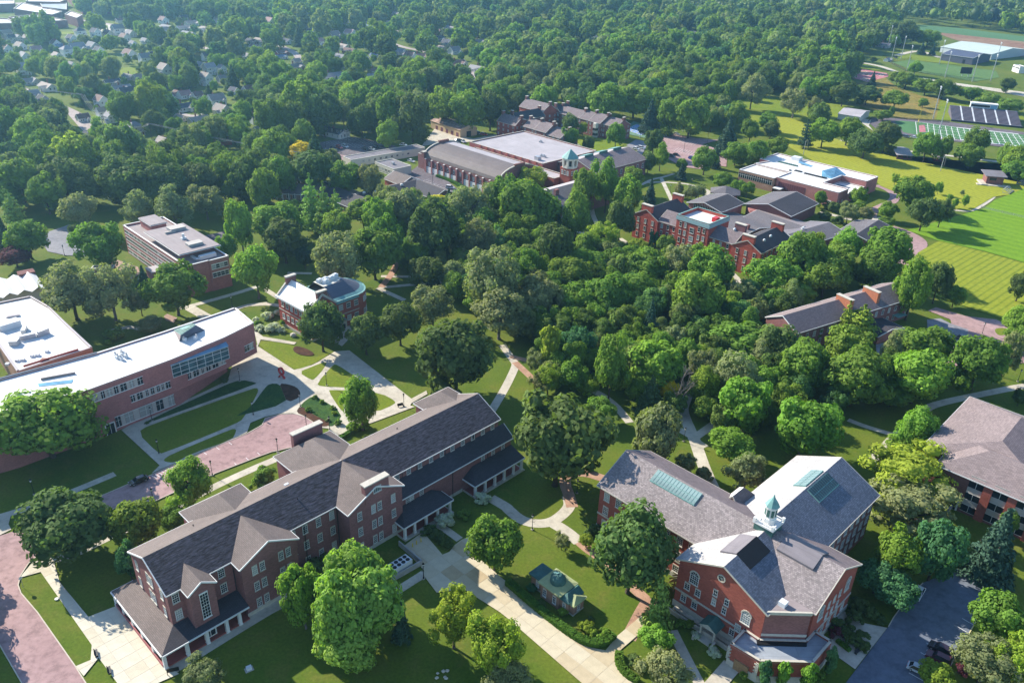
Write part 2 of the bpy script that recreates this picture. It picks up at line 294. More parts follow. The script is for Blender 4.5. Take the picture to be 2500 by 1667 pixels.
class Bld:
    def __init__(s, name, ox, oy, ang, label, cat='building', group=None):
        s.root = empty(name, (ox, oy, 0), R(ang), label, cat, group); s.W = MB(); s.Rf = MB(); s.T = MB()
    def walls(s, pts, z0, z1, mat): s.W.mat(mat).prism(pts, z0, z1); return s
    def gable(s, u0, u1, v0, v1, z0, ze, zr, ax='u', wall='brick_red', roof='shingle_dark', roof2=None, hip0=0, hip1=0, over=0.5, trim='white', t=0.22, rake=True, base=None):
        """walls and pitched roof over a rectangle; ax = direction of the ridge; hip0/hip1 = inset of the ridge at a hipped end"""
        tr = (lambda a, b, z: (a, b, z)) if ax == 'u' else (lambda a, b, z: (b, a, z))
        a0, a1, b0, b1 = (u0, u1, v0, v1) if ax == 'u' else (v0, v1, u0, u1)
        bm = (b0+b1)/2; sl = (zr-ze)/((b1-b0)/2); W = s.W.mat(wall)
        P = lambda a, b, z: tr(a, b, z)
        W.face([P(a0, b0, z0), P(a1, b0, z0), P(a1, b0, ze), P(a0, b0, ze)]); W.face([P(a1, b1, z0), P(a0, b1, z0), P(a0, b1, ze), P(a1, b1, ze)])
        for a, h in ((a0, hip0), (a1, hip1)):
            W.face([P(a, b0, z0), P(a, b1, z0), P(a, b1, ze)]+([] if h else [P(a, bm, zr)])+[P(a, b0, ze)])
        zo = ze-sl*over; q0 = a0-over*(1 if hip0 else 0.7); q1 = a1+over*(1 if hip1 else 0.7); r0 = (a0+hip0) if hip0 else q0; r1 = (a1-hip1) if hip1 else q1
        lift = 0.12
        E = [P(q0, b0-over, zo+lift), P(q1, b0-over, zo+lift), P(q1, b1+over, zo+lift), P(q0, b1+over, zo+lift)]; G0 = P(r0, bm, zr+lift); G1 = P(r1, bm, zr+lift)
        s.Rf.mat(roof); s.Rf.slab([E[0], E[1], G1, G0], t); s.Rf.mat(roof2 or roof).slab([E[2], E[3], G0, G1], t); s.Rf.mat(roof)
        if hip0: s.Rf.slab([E[3], E[0], G0], t)
        if hip1: s.Rf.slab([E[1], E[2], G1], t)
        dz = -t/2-0.02
        if trim:
            T = s.T.mat(trim); e = [Vector(x)+Vector((0, 0, dz)) for x in E]
            T.bar(e[0], e[1], 0.2, 0.26); T.bar(e[3], e[2], 0.2, 0.26)
            for h, x, y, g in ((hip0, 0, 3, G0), (hip1, 1, 2, G1)):
                if h: T.bar(e[x], e[y], 0.2, 0.26)
                elif rake:
                    gg = Vector(g)+Vector((0, 0, dz)); T.bar(e[x], gg, 0.16, 0.32); T.bar(e[y], gg, 0.16, 0.32)
        return s
    def flat(s, pts, z0, z1, wall, roof, par=0.5, cop='stone', w=0.3):
        """flat-roofed block with a parapet and coping"""
        s.W.mat(wall).prism(pts, z0, z1-0.05); a = sum(pts[i][0]*pts[(i+1) % len(pts)][1]-pts[(i+1) % len(pts)][0]*pts[i][1] for i in range(len(pts)))
        if a < 0: pts = pts[::-1]
        s.Rf.mat(roof).prism(pts, z1-0.05, z1); n = len(pts)
        if par:
            for i in range(n):
                p, q = Vector((*pts[i], 0)), Vector((*pts[(i+1) % n], 0)); d = (q-p).normalized(); nn = Vector((-d.y, d.x, 0))*(w/2)
                p, q = p+nn, q+nn
                s.W.mat(wall).bar((p.x, p.y, z1+par/2), (q.x, q.y, z1+par/2), w, par); s.T.mat(cop).bar((p.x, p.y, z1+par+0.05), (q.x, q.y, z1+par+0.05), w+0.14+0.004*i, 0.12)
        return s
    def wins(s, A, B, zs, offs, w=1.1, h=1.8, nx=2, ny=2, frame='white', glass='glass_blind', sill='stone', lintel='stone', arch=False):
        A = Vector(A); B = Vector(B); d = (B-A).normalized(); rz = math.atan2(d.y, d.x); fm, pm = win_meshes(w, h, nx, ny, frame, glass, sill, lintel, arch)
        for z in zs:
            for o in offs:
                p = A+d*o; n = Vector((d.y, -d.x))*0.01
                x = put('window', fm, s.root, (p.x+n.x, p.y+n.y, z), rz); put('pane', pm, x)
        return s
    def add(s, name, mb): return mb.obj(name, s.root)
    def done(s):
        if s.W.f: s.W.obj('wall', s.root)
        if s.Rf.f: s.Rf.obj('roof', s.root)
        if s.T.f: s.T.obj('trim', s.root)
        return s.root
def spread(L, n, m=1.5): return [m+(L-2*m)*i/(n-1) for i in range(n)] if n > 1 else [L/2]
def poly_obj(name, pts, z, mat, kind='structure', depth=0.0):
    m = MB().mat(mat)
    if depth: m.prism(pts, z-depth, z)
    else:
        a = sum(pts[i][0]*pts[(i+1) % len(pts)][1]-pts[(i+1) % len(pts)][0]*pts[i][1] for i in range(len(pts))); m.face([(x, y, z) for x, y in (pts if a > 0 else pts[::-1])])
    return tag(m.obj(name), kind=kind)
def smooth_poly(pts, closed=True, it=1):
    for _ in range(it):
        o = []
        n = len(pts)
        for i in range(n if closed else n-1):
            p, q = pts[i], pts[(i+1) % n]; o += [(p[0]*.75+q[0]*.25, p[1]*.75+q[1]*.25), (p[0]*.25+q[0]*.75, p[1]*.25+q[1]*.75)]
        if not closed: o = [pts[0]]+o+[pts[-1]]
        pts = o
    return pts
def ribbon(name, pts, w, z, mat):
    if len(pts) > 2: pts = smooth_poly(pts, False, 2)
    L, Rr = [], []
    for i, p in enumerate(pts):
        a = Vector(pts[max(i-1, 0)]); b = Vector(pts[min(i+1, len(pts)-1)]); d = (b-a).normalized(); n = Vector((-d.y, d.x))*(w/2)
        L.append((p[0]+n.x, p[1]+n.y, z)); Rr.append((p[0]-n.x, p[1]-n.y, z))
    m = MB().mat(mat)
    for i in range(len(pts)-1): m.face([Rr[i], Rr[i+1], L[i+1], L[i]])
    return tag(m.obj(name), kind='structure')

# ================================================================ layout (metres)
POLY=[('road', 'road', [(-101.28, 156.62), (-94.8, 163.65), (-90.66, 167.67), (-86.46, 172.82), (-83.84, 175.51), (-75.18, 184.51), (-72.26, 187.3), (-69.37, 191.76), (-69.45, 195.3), (-65.78, 197.51), (-61.95, 198.05), (-58.66, 196.74), (-55.77, 194.24), (-53.28, 190.43), (-53.77, 184.24), (-61.43, 180.03), (-63.34, 179.13), (-67.05, 176.06), (-74.99, 169.02), (-85.64, 157.36), (-94.1, 154.32), (-99.88, 145.78), (-102.69, 138.91), (-103.6, 137.94), (-104.44, 134.99), (-104.11, 131.14), (-103.13, 128.46), (-101.3, 126.23), (-95.08, 121.09), (-81.0, 108.13), (-76.89, 104.11), (-74.77, 101.42), (-83.83, 98.62), (-89.14, 104.17), (-98.04, 112.65), (-110.62, 122.27), (-123.49, 135.15), (-115.56, 143.41), (-111.1, 146.6), (-103.77, 151.49), (-100.18, 157.26)]), ('plaza', 'conc', [(-104.02, 130.63), (-103.6, 137.94), (-101.39, 136.4), (-99.2, 135.6), (-95.03, 129.86), (-91.49, 126.68), (-84.43, 120.48), (-79.64, 123.98), (-63.2, 108.6), (-60.97, 107.36), (-64.04, 105.19), (-64.4, 101.83), (-68.55, 101.67), (-71.67, 104.88), (-77.68, 110.44), (-78.49, 106.11), (-81.06, 108.26), (-78.95, 109.84), (-80.41, 113.41), (-100.5, 132.53)]), ('pavement', 'conc', [(-124.37, 144.93), (-119.22, 149.85), (-116.83, 150.18), (-115.8, 147.37), (-114.17, 145.65), (-115.66, 143.6), (-120.31, 138.23)]), ('driveway', 'drive', [(-23.58, 144.12), (-19.45, 149.64), (-14.16, 142.11), (-12.68, 143.13), (-11.67, 145.4), (-10.21, 147.31), (-6.72, 149.67), (-5.34, 140.86), (2.71, 131.85), (4.18, 129.67), (8.3, 125.96), (15.15, 118.9), (17.81, 116.96), (20.75, 116.37), (23.16, 119.89), (29.04, 125.84), (29.16, 125.84), (29.03, 121.95), (23.25, 116.1), (22.73, 112.71), (23.39, 110.77), (25.39, 108.82), (29.37, 104.31), (18.62, 103.88), (15.46, 108.42), (1.1, 123.81), (-0.61, 125.47), (-8.75, 131.83), (-14.33, 130.39), (-17.58, 135.22), (-17.78, 136.98)]), ('parking_lot', 'lot', [(103.51, 143.3), (109.53, 137.82), (89.67, 116.05), (85.46, 111.26), (80.87, 106.34), (62.18, 105.6), (66.68, 110.5), (80.62, 125.13), (82.74, 127.74), (86.86, 132.17), (93.48, 138.31)]), ('pavement', 'conc', [(71.49, 130.15), (76.06, 125.8), (80.25, 124.8), (69.63, 113.82), (65.97, 118.2), (67.41, 121.5)]), ('pavement', 'conc', [(44.09, 114.99), (46.73, 112.6), (43.19, 108.7), (38.32, 108.51)]), ('terrace', 'conc', [(-106.85, 187.02), (-105.62, 189.55), (-86.85, 216.84), (-88.29, 224.68), (-86.6, 234.77), (-84.43, 238.95), (-88.73, 249.59), (-87.07, 247.98), (-84.2, 244.77), (-72.09, 241.48), (-72.44, 239.81), (-84.37, 242.66), (-83.91, 237.77), (-68.25, 223.12), (-63.58, 226.39), (-61.91, 228.76), (-58.25, 236.0), (-53.55, 237.13), (-29.48, 208.43), (-25.54, 213.33), (-24.98, 211.36), (-29.16, 205.86), (-29.34, 204.58), (-27.92, 204.04), (-47.31, 187.95), (-50.55, 191.17), (-53.54, 191.57), (-55.34, 193.79), (-59.08, 197.14), (-62.38, 198.45), (-66.21, 197.91), (-69.93, 195.86), (-72.93, 192.71), (-72.42, 187.85), (-75.3, 184.89), (-83.97, 175.86), (-86.59, 173.16), (-90.89, 168.23), (-90.21, 171.71)]), ('steps_apron', 'conc', [(-59.89, 250.96), (-55.92, 256.43), (-55.03, 245.65), (-56.5, 239.76), (-59.71, 242.71)]), ('lawn', 'lawn', [(-102.07, 186.07), (-100.31, 189.88), (-77.76, 211.26), (-76.05, 211.37), (-75.45, 208.08), (-75.45, 194.63), (-76.88, 191.89), (-91.33, 176.83), (-92.98, 177.15)]), ('lawn', 'lawn', [(-90.3, 174.22), (-88.91, 176.87), (-77.33, 189.26), (-75.85, 189.35), (-75.46, 187.39), (-75.44, 184.33), (-84.54, 176.6), (-85.98, 173.96), (-87.41, 172.97), (-89.33, 173.26)]), ('lawn', 'bedgreen', [(-102.22, 190.63), (-101.15, 192.75), (-86.57, 212.71), (-82.72, 216.07), (-78.06, 214.65), (-77.31, 213.87), (-100.37, 191.62), (-101.83, 190.07)]), ('lawn', 'lawn', [(-94.55, 204.89), (-90.44, 213.82), (-88.93, 216.7), (-86.92, 216.49), (-86.59, 215.46), (-94.32, 204.26)]), ('lawn', 'bedgreen', [(-78.17, 195.95), (-76.88, 196.03), (-65.36, 203.56), (-68.37, 209.87), (-70.64, 214.45), (-73.4, 214.27), (-74.21, 212.17), (-75.23, 200.42)]), ('lawn', 'mulch', [(-70.67, 214.59), (-67.79, 214.3), (-64.95, 212.78), (-63.1, 210.21), (-62.48, 206.96), (-65.44, 203.87), (-68.37, 209.87)]), ('lawn', 'lawn', [(-83.8, 237.77), (-84.17, 242.26), (-71.97, 239.44), (-71.83, 236.62), (-70.13, 233.58), (-67.54, 232.2), (-62.59, 231.77), (-60.32, 235.06), (-59.33, 233.95), (-63.58, 226.39), (-67.89, 223.14), (-69.23, 224.15)]), ('lawn', 'lawn', [(-66.54, 221.78), (-63.32, 225.29), (-59.16, 229.71), (-59.13, 224.47), (-60.54, 217.91), (-61.43, 217.14)]), ('lawn', 'lawn', [(-59.39, 215.2), (-56.79, 227.23), (-55.75, 227.53), (-47.66, 219.47), (-43.19, 214.21), (-49.37, 213.46), (-57.8, 213.59)]), ('lawn', 'lawn', [(-55.05, 211.4), (-53.92, 211.81), (-46.29, 211.98), (-38.79, 210.79), (-34.07, 206.84), (-33.97, 204.92), (-38.8, 200.23), (-44.53, 202.36), (-49.26, 205.87), (-48.03, 199.66), (-49.85, 202.02)]), ('lawn', 'bedgreen', [(-61.04, 203.84), (-59.26, 207.82), (-57.08, 207.31), (-47.97, 199.35), (-49.19, 192.41), (-51.11, 192.29), (-54.19, 194.45), (-57.92, 197.82), (-61.72, 199.11)]), ('lawn', 'mulch', [(-61.67, 198.93), (-61.24, 201.93), (-59.77, 201.4), (-56.29, 197.92), (-53.16, 195.7), (-50.84, 194.07), (-50.77, 192.2), (-53.32, 192.04), (-55.82, 194.47), (-58.73, 197.04)]), ('lawn', 'mulch', [(-72.2, 236.6), (-71.87, 239.04), (-68.11, 237.69), (-64.77, 234.74), (-64.32, 232.81), (-67.64, 232.58), (-70.59, 233.94)]), ('parking_lot', 'lotgrey', [(-205.96, 330.0), (-199.37, 344.81), (-191.29, 338.39), (-175.57, 309.59), (-183.27, 309.5), (-192.36, 312.99)]), ('terrace', 'tan', [(-163.08, 304.1), (-161.76, 307.2), (-149.7, 300.03), (-146.1, 293.55), (-147.21, 287.98)]), ('terrace', 'tan', [(-122.81, 257.51), (-122.35, 259.35), (-117.74, 256.57), (-117.42, 252.63), (-120.71, 254.13)]), ('road', 'asphalt', [(-140.03, 329.53), (-134.88, 338.25), (-127.63, 344.64), (-119.18, 339.77), (-126.51, 332.16), (-129.86, 327.82)]), ('road', 'road', [(157.9, 284.07), (162.34, 287.4), (170.49, 280.2), (180.79, 278.14), (183.4, 272.75), (185.38, 271.08), (181.07, 262.97), (180.54, 258.1), (173.11, 244.3), (167.83, 243.93), (166.74, 261.47), (149.03, 241.05), (140.99, 235.12), (146.17, 243.22), (151.63, 251.77), (159.12, 264.49), (164.99, 267.75), (161.7, 272.95), (163.05, 276.77)]), ('parking_lot', 'lotgrey', [(154.01, 276.08), (159.61, 277.45), (161.7, 272.95), (165.85, 268.71), (162.38, 262.29), (155.82, 255.04), (143.16, 249.25)]), ('parking_lot', 'lotgrey', [(126.7, 254.21), (135.98, 258.34), (135.93, 246.53), (129.26, 239.69), (123.56, 244.85)]), ('lawn', 'lawn', [(175.9, 269.87), (179.02, 271.04), (181.4, 270.75), (178.72, 266.4), (175.6, 264.36), (174.59, 265.64)]), ('parking_lot', 'asphalt', [(-125.45, 499.51), (-108.78, 515.78), (-104.5, 519.26), (-76.35, 500.67), (-72.93, 495.77), (-101.65, 469.19), (-106.97, 463.71), (-116.92, 479.63)]), ('parking_lot', 'road', [(-122.39, 466.56), (-120.62, 484.25), (-109.98, 478.0), (-100.68, 474.21), (-100.13, 455.19), (-97.49, 436.0), (-101.84, 439.34)]), ('parking_lot', 'asphalt', [(-62.5, 433.36), (-55.6, 463.02), (-57.23, 477.28), (-26.11, 404.09), (-26.55, 402.2), (-36.11, 388.73), (-55.05, 421.95)]), ('parking_lot', 'conc', [(-59.84, 500.18), (-56.3, 547.24), (-49.89, 541.92), (-29.7, 523.79), (-14.45, 537.75), (-14.17, 528.85), (-33.39, 514.73), (-43.46, 517.6)]), ('parking_lot', 'road', [(85.65, 527.99), (98.82, 558.33), (118.38, 545.66), (132.65, 543.13), (118.28, 529.52), (131.61, 514.6), (122.99, 477.97), (118.77, 479.84), (105.92, 471.17), (96.1, 474.67), (89.78, 493.49)]), ('parking_lot', 'lotgrey', [(68.26, 519.99), (76.65, 536.94), (83.84, 530.62), (75.29, 496.76), (73.42, 509.69)]), ('lawn', 'lawn2', [(36.63, 538.86), (59.12, 545.01), (66.82, 519.8), (48.38, 501.1), (37.14, 521.44)]), ('tennis_court', 'tennisgreen', [(76.44, 577.91), (81.42, 590.67), (93.79, 565.59), (83.72, 540.88), (73.74, 550.12)]), ('lawn', 'field', [(180.1, 620.01), (189.46, 636.73), (205.68, 605.63), (204.18, 584.71), (219.48, 543.1), (232.48, 519.58), (271.19, 511.29), (314.97, 477.69), (301.69, 454.3), (327.98, 500.59), (276.94, 443.29), (259.38, 435.38), (234.13, 409.33), (224.54, 411.0), (209.8, 429.95), (202.82, 449.37), (204.84, 464.75), (181.44, 492.45), (173.56, 536.94), (174.38, 567.41)]), ('lawn', 'soccer', [(243.29, 413.87), (256.91, 429.29), (285.66, 453.53), (347.97, 488.53), (250.2, 314.83), (236.05, 330.23), (223.49, 337.96), (212.34, 350.24), (196.26, 362.87), (187.44, 375.56)]), ('lawn', 'stripes', [(170.98, 332.01), (180.25, 345.93), (196.46, 362.17), (211.98, 349.52), (223.12, 337.28), (235.29, 328.94), (201.39, 270.47), (186.28, 276.67), (170.54, 293.13), (165.33, 302.23)]), ('lawn', 'lawn2', [(162.31, 652.48), (189.12, 691.43), (208.29, 694.65), (272.98, 670.22), (238.23, 625.11), (223.74, 601.24), (205.68, 605.63), (189.46, 636.73), (166.93, 599.88), (158.67, 635.83)]), ('lawn', 'lawn2', [(142.21, 674.68), (179.47, 680.86), (197.32, 662.26), (174.03, 573.8), (167.55, 579.45), (156.24, 581.14), (151.92, 615.71)]), ('meadow', 'meadow', [(302.34, 770.6), (348.33, 818.89), (338.04, 766.31), (344.25, 722.21), (359.71, 724.82), (314.39, 629.13), (288.25, 628.93), (275.88, 654.2), (270.82, 674.1), (307.41, 725.53)]), ('lawn', 'lawn2', [(313.49, 628.99), (352.92, 709.64), (367.01, 709.68), (402.02, 669.85), (423.31, 653.17), (402.16, 616.7), (383.69, 635.77)]), ('road', 'conc', [(385.1, 819.87), (395.24, 804.25), (412.95, 790.6), (450.56, 760.09), (480.8, 735.61), (468.58, 714.96), (438.78, 738.18), (412.27, 774.21), (379.79, 792.92)]), ('running_track', 'asphalt', [(256.38, 613.15), (264.06, 627.15), (276.29, 632.77), (291.02, 627.48), (311.71, 626.87), (322.48, 622.96), (363.02, 597.34), (384.07, 585.49), (353.26, 532.37), (335.09, 545.43), (294.58, 562.22), (275.96, 572.1), (253.94, 585.18)]), ('football_field', 'turf', [(278.87, 620.13), (284.48, 621.7), (291.32, 620.16), (302.99, 616.45), (318.94, 606.4), (358.2, 588.39), (373.54, 580.84), (352.28, 543.4), (338.45, 551.67), (304.21, 568.16), (277.29, 577.06), (270.9, 584.29)]), ('softball_field', 'turf2', [(391.9, 913.14), (420.63, 933.91), (443.91, 913.06), (484.51, 876.53), (466.82, 835.24), (428.35, 807.48), (394.62, 852.48)]), ('crop_field', 'crop', [(578.7, 1287.46), (623.42, 1260.66), (679.69, 1186.03), (711.79, 1150.66), (678.15, 1092.65), (647.95, 1127.02), (601.96, 1166.58), (564.12, 1202.36), (549.62, 1222.42)]), ('bare_field', 'bare', [(564.12, 1202.36), (601.96, 1166.58), (647.95, 1127.02), (671.81, 1081.7), (598.99, 956.14), (569.4, 981.0), (567.03, 1013.44), (557.23, 1046.28), (557.22, 1133.99)]), ('hard_court', 'court', [(311.39, 842.59), (335.28, 863.52), (358.35, 839.14), (352.95, 819.76), (319.68, 784.71), (309.42, 811.52)]), ('lawn', 'lawn2', [(423.8, 965.59), (438.44, 976.85), (460.4, 949.93), (464.53, 906.61), (420.63, 933.91), (393.19, 913.41)]), ('lawn', 'lawn2', [(311.14, 868.68), (352.3, 904.92), (364.89, 853.08), (341.18, 858.12)]), ('pavement', 'conc', [(255.91, 627.79), (261.86, 621.25), (253.09, 602.04), (249.78, 584.59), (250.67, 608.73)]), ('lawn', 'lawn2', [(-180.9, 466.37), (-177.08, 478.12), (-164.92, 470.9), (-146.68, 430.15), (-158.82, 428.7), (-168.81, 442.21)]), ('lawn', 'lawn2', [(-226.34, 378.65), (-236.83, 408.9), (-220.83, 397.27), (-212.88, 385.38), (-218.88, 377.73)]), ('lawn', 'lawn2', [(-345.34, 724.91), (-329.34, 751.28), (-320.59, 729.83), (-321.8, 681.83)]), ('lawn', 'lawn2', [(-553.49, 912.48), (-479.99, 931.55), (-478.49, 913.81), (-525.92, 876.06)]), ('parking_lot', 'conc', [(-515.16, 1001.4), (-509.41, 1024.79), (-471.23, 992.56), (-425.72, 945.62), (-458.47, 937.13)]), ('parking_lot', 'street', [(-686.04, 1176.88), (-637.8, 1224.74), (-581.81, 1112.12), (-599.5, 1080.83)])]
RIB=[('pavement', 'conc', 2.4, [(-100.8, 136.25), (-96.12, 138.12), (-92.23, 143.03), (-89.52, 145.82), (-83.16, 152.56), (-79.97, 155.71), (-72.72, 164.86), (-64.2, 173.68), (-61.07, 176.4), (-52.65, 187.63)]), ('pavement', 'conc', 2.2, [(-119.34, 150.05), (-113.39, 154.17), (-107.0, 160.33), (-104.74, 162.74), (-100.07, 167.72)]), ('pavement', 'conc', 2.6, [(-63.16, 107.93), (-49.7, 122.96), (-46.29, 126.13), (-35.9, 135.77)]), ('pavement', 'conc', 2.2, [(-30.19, 123.99), (-24.92, 128.58), (-17.45, 136.29)]), ('path', 'brickpath', 3.0, [(31.66, 130.99), (29.14, 126.64), (25.71, 119.71)]), ('path', 'brickpath', 2.6, [(16.78, 148.85), (19.01, 145.83), (21.24, 143.64), (26.34, 136.93), (30.62, 130.61)]), ('path', 'conc', 3.0, [(-4.0, 163.14), (0.1, 159.78), (0.39, 159.06), (3.52, 155.14), (7.39, 153.87), (11.01, 154.69), (13.9, 157.81), (15.73, 160.97), (15.57, 163.65), (15.34, 165.01)]), ('path', 'conc', 3.2, [(11.01, 154.69), (14.22, 151.95), (17.28, 148.09)]), ('path', 'brickpath', 3.0, [(16.29, 160.63), (15.66, 165.57), (14.69, 170.22), (15.77, 174.67), (20.62, 174.85), (24.97, 172.72)]), ('path', 'conc', 2.0, [(-17.4, 153.44), (-13.84, 150.53), (-10.63, 147.49)]), ('path', 'conc', 2.6, [(-5.53, 202.62), (-1.47, 216.96), (1.59, 230.88), (1.14, 233.14), (-0.42, 236.92), (-3.29, 244.81)]), ('path', 'brickpath', 2.4, [(1.14, 233.14), (4.89, 226.63), (8.12, 220.37)]), ('path', 'brickpath', 2.4, [(-0.42, 236.92), (6.01, 234.25)]), ('path', 'conc', 2.6, [(20.72, 221.21), (30.35, 212.27), (34.86, 199.62)]), ('path', 'conc', 3.4, [(57.13, 223.63), (53.03, 212.41), (51.1, 207.11), (52.26, 192.76), (52.32, 186.1), (52.5, 177.23), (53.16, 169.93)]), ('path', 'conc', 2.4, [(46.24, 200.01), (52.26, 192.76)]), ('path', 'conc', 2.6, [(52.26, 192.76), (61.02, 202.13)]), ('path', 'conc', 2.4, [(52.38, 191.63), (54.67, 188.42)]), ('path', 'conc', 2.4, [(67.35, 269.43), (53.79, 260.32), (54.02, 258.49), (52.83, 250.56)]), ('path', 'conc', 2.8, [(98.73, 183.43), (107.46, 193.75), (124.94, 211.75), (131.03, 216.06), (152.11, 224.24), (164.87, 228.98), (169.64, 229.66)]), ('path', 'conc', 2.0, [(100.03, 205.15), (103.87, 201.72), (110.99, 197.7)]), ('path', 'conc', 2.2, [(34.98, 122.21), (36.75, 114.68), (38.32, 108.51)]), ('path', 'conc', 2.2, [(37.32, 129.27), (41.73, 124.05)]), ('path', 'conc', 2.2, [(80.43, 450.14), (80.08, 410.13)]), ('path', 'conc', 2.0, [(67.73, 436.01), (74.73, 447.32), (80.9, 451.28), (89.18, 460.0)]), ('path', 'conc', 2.2, [(70.12, 440.43), (79.01, 442.51), (85.73, 442.23), (92.9, 440.97), (98.08, 435.79), (103.72, 428.98), (100.21, 421.76)]), ('path', 'conc', 2.4, [(47.35, 351.55), (52.78, 339.56), (59.43, 334.19), (65.6, 327.02)]), ('path', 'conc', 2.2, [(25.35, 331.72), (28.98, 336.01)]), ('path', 'conc', 2.4, [(89.71, 317.48), (91.71, 306.04), (86.57, 301.16)]), ('path', 'conc', 2.4, [(37.61, 396.57), (37.19, 382.87), (38.4, 370.12)]), ('path', 'conc', 2.0, [(28.25, 358.45), (32.2, 355.88)]), ('path', 'brickpath', 2.6, [(83.68, 286.17), (89.39, 292.28)]), ('path', 'conc', 2.2, [(-95.3, 269.11), (-89.99, 270.49), (-84.77, 269.28)]), ('path', 'conc', 2.2, [(-95.02, 283.89), (-86.28, 274.98)]), ('path', 'conc', 2.0, [(-90.15, 299.51), (-80.46, 299.79)]), ('path', 'conc', 2.2, [(-52.89, 299.34), (-40.1, 299.88), (-22.43, 300.83)]), ('path', 'conc', 2.2, [(-51.59, 288.34), (-39.17, 292.26), (-22.18, 297.51)]), ('path', 'brickpath', 2.6, [(-51.19, 288.59), (-48.44, 305.43), (-48.73, 327.5), (-47.48, 343.87)]), ('path', 'conc', 2.2, [(-52.38, 287.96), (-40.72, 277.67)]), ('path', 'conc', 2.0, [(-83.81, 314.21), (-79.44, 319.57)]), ('path', 'conc', 2.4, [(-120.19, 264.12), (-116.97, 266.25), (-104.55, 277.98), (-96.67, 286.9)]), ('path', 'conc', 4.0, [(-117.19, 265.76), (-107.59, 257.79)]), ('path', 'conc', 2.0, [(-101.35, 262.82), (-97.56, 268.74), (-90.09, 271.06)]), ('path', 'conc', 2.2, [(-135.78, 245.29), (-131.69, 248.97), (-125.48, 246.9)]), ('road', 'road', 5.0, [(200.62, 450.17), (204.61, 444.38), (205.16, 433.35), (199.1, 421.14), (189.98, 412.76), (180.49, 402.84), (176.44, 390.5)]), ('path', 'conc', 3.5, [(154.06, 400.09), (161.01, 392.26), (170.04, 386.56), (182.29, 392.76)]), ('road', 'road', 7.0, [(181.01, 379.62), (186.12, 372.35), (188.13, 362.1), (182.66, 351.63), (173.86, 341.33), (166.98, 331.66)]), ('path', 'conc', 2.5, [(224.37, 410.62), (229.9, 408.88), (235.01, 409.95), (243.33, 417.52), (259.38, 435.38), (268.95, 450.6)]), ('path', 'conc', 2.2, [(36.43, 521.35), (42.51, 516.55), (49.21, 511.93), (56.16, 511.49)]), ('path', 'conc', 2.2, [(49.06, 528.78), (57.28, 524.16)]), ('road', 'conc', 7, [(338.68, 916.64), (359.62, 899.29), (369.9, 880.53), (371.93, 851.25)]), ('road', 'conc', 7, [(418.34, 964.4), (439.87, 989.53), (464.76, 1012.07), (464.24, 958.5)]), ('road', 'conc', 4, [(177.57, 548.67), (197.56, 548.41), (220.49, 554.54), (228.35, 547.23), (244.23, 534.9), (257.41, 528.25), (273.21, 523.47), (293.53, 514.1), (314.1, 506.4)]), ('road', 'street', 7, [(-305.82, 563.05), (-261.22, 500.3), (-242.79, 483.68), (-229.31, 472.53)]), ('road', 'street', 7, [(-447.36, 693.84), (-375.77, 629.95), (-311.92, 569.2), (-272.89, 528.3), (-230.21, 485.38), (-199.09, 456.82)]), ('road', 'street', 7, [(-528.06, 1030.64), (-475.41, 1001.87), (-368.86, 915.0), (-314.56, 847.66), (-252.37, 805.18), (-202.46, 741.85), (-155.27, 702.7)]), ('road', 'street', 7, [(-420.41, 1318.02), (-364.64, 1238.94), (-322.03, 1139.75), (-313.87, 1069.1)]), ('road', 'street', 7, [(-249.79, 885.61), (-213.66, 827.1), (-197.01, 742.92), (-173.31, 691.89)]), ('road', 'street', 7, [(-193.06, 727.05), (-170.77, 704.92), (-150.83, 698.49), (-133.1, 672.75)]), ('road', 'street', 7, [(-173.71, 795.7), (-157.92, 768.09), (-140.31, 754.04)]), ('road', 'street', 7, [(-164.26, 974.93), (-129.53, 905.6), (-95.71, 874.59), (-51.86, 795.48), (-37.63, 724.4)]), ('road', 'street', 6, [(-119.59, 833.59), (-105.25, 823.09), (-87.16, 794.55)]), ('path', 'conc', 2.2, [(-108.71, 465.88), (-102.28, 469.11)]), ('road', 'street', 6, [(-238.48, 570.04), (-222.06, 558.7), (-216.45, 566.44)])]

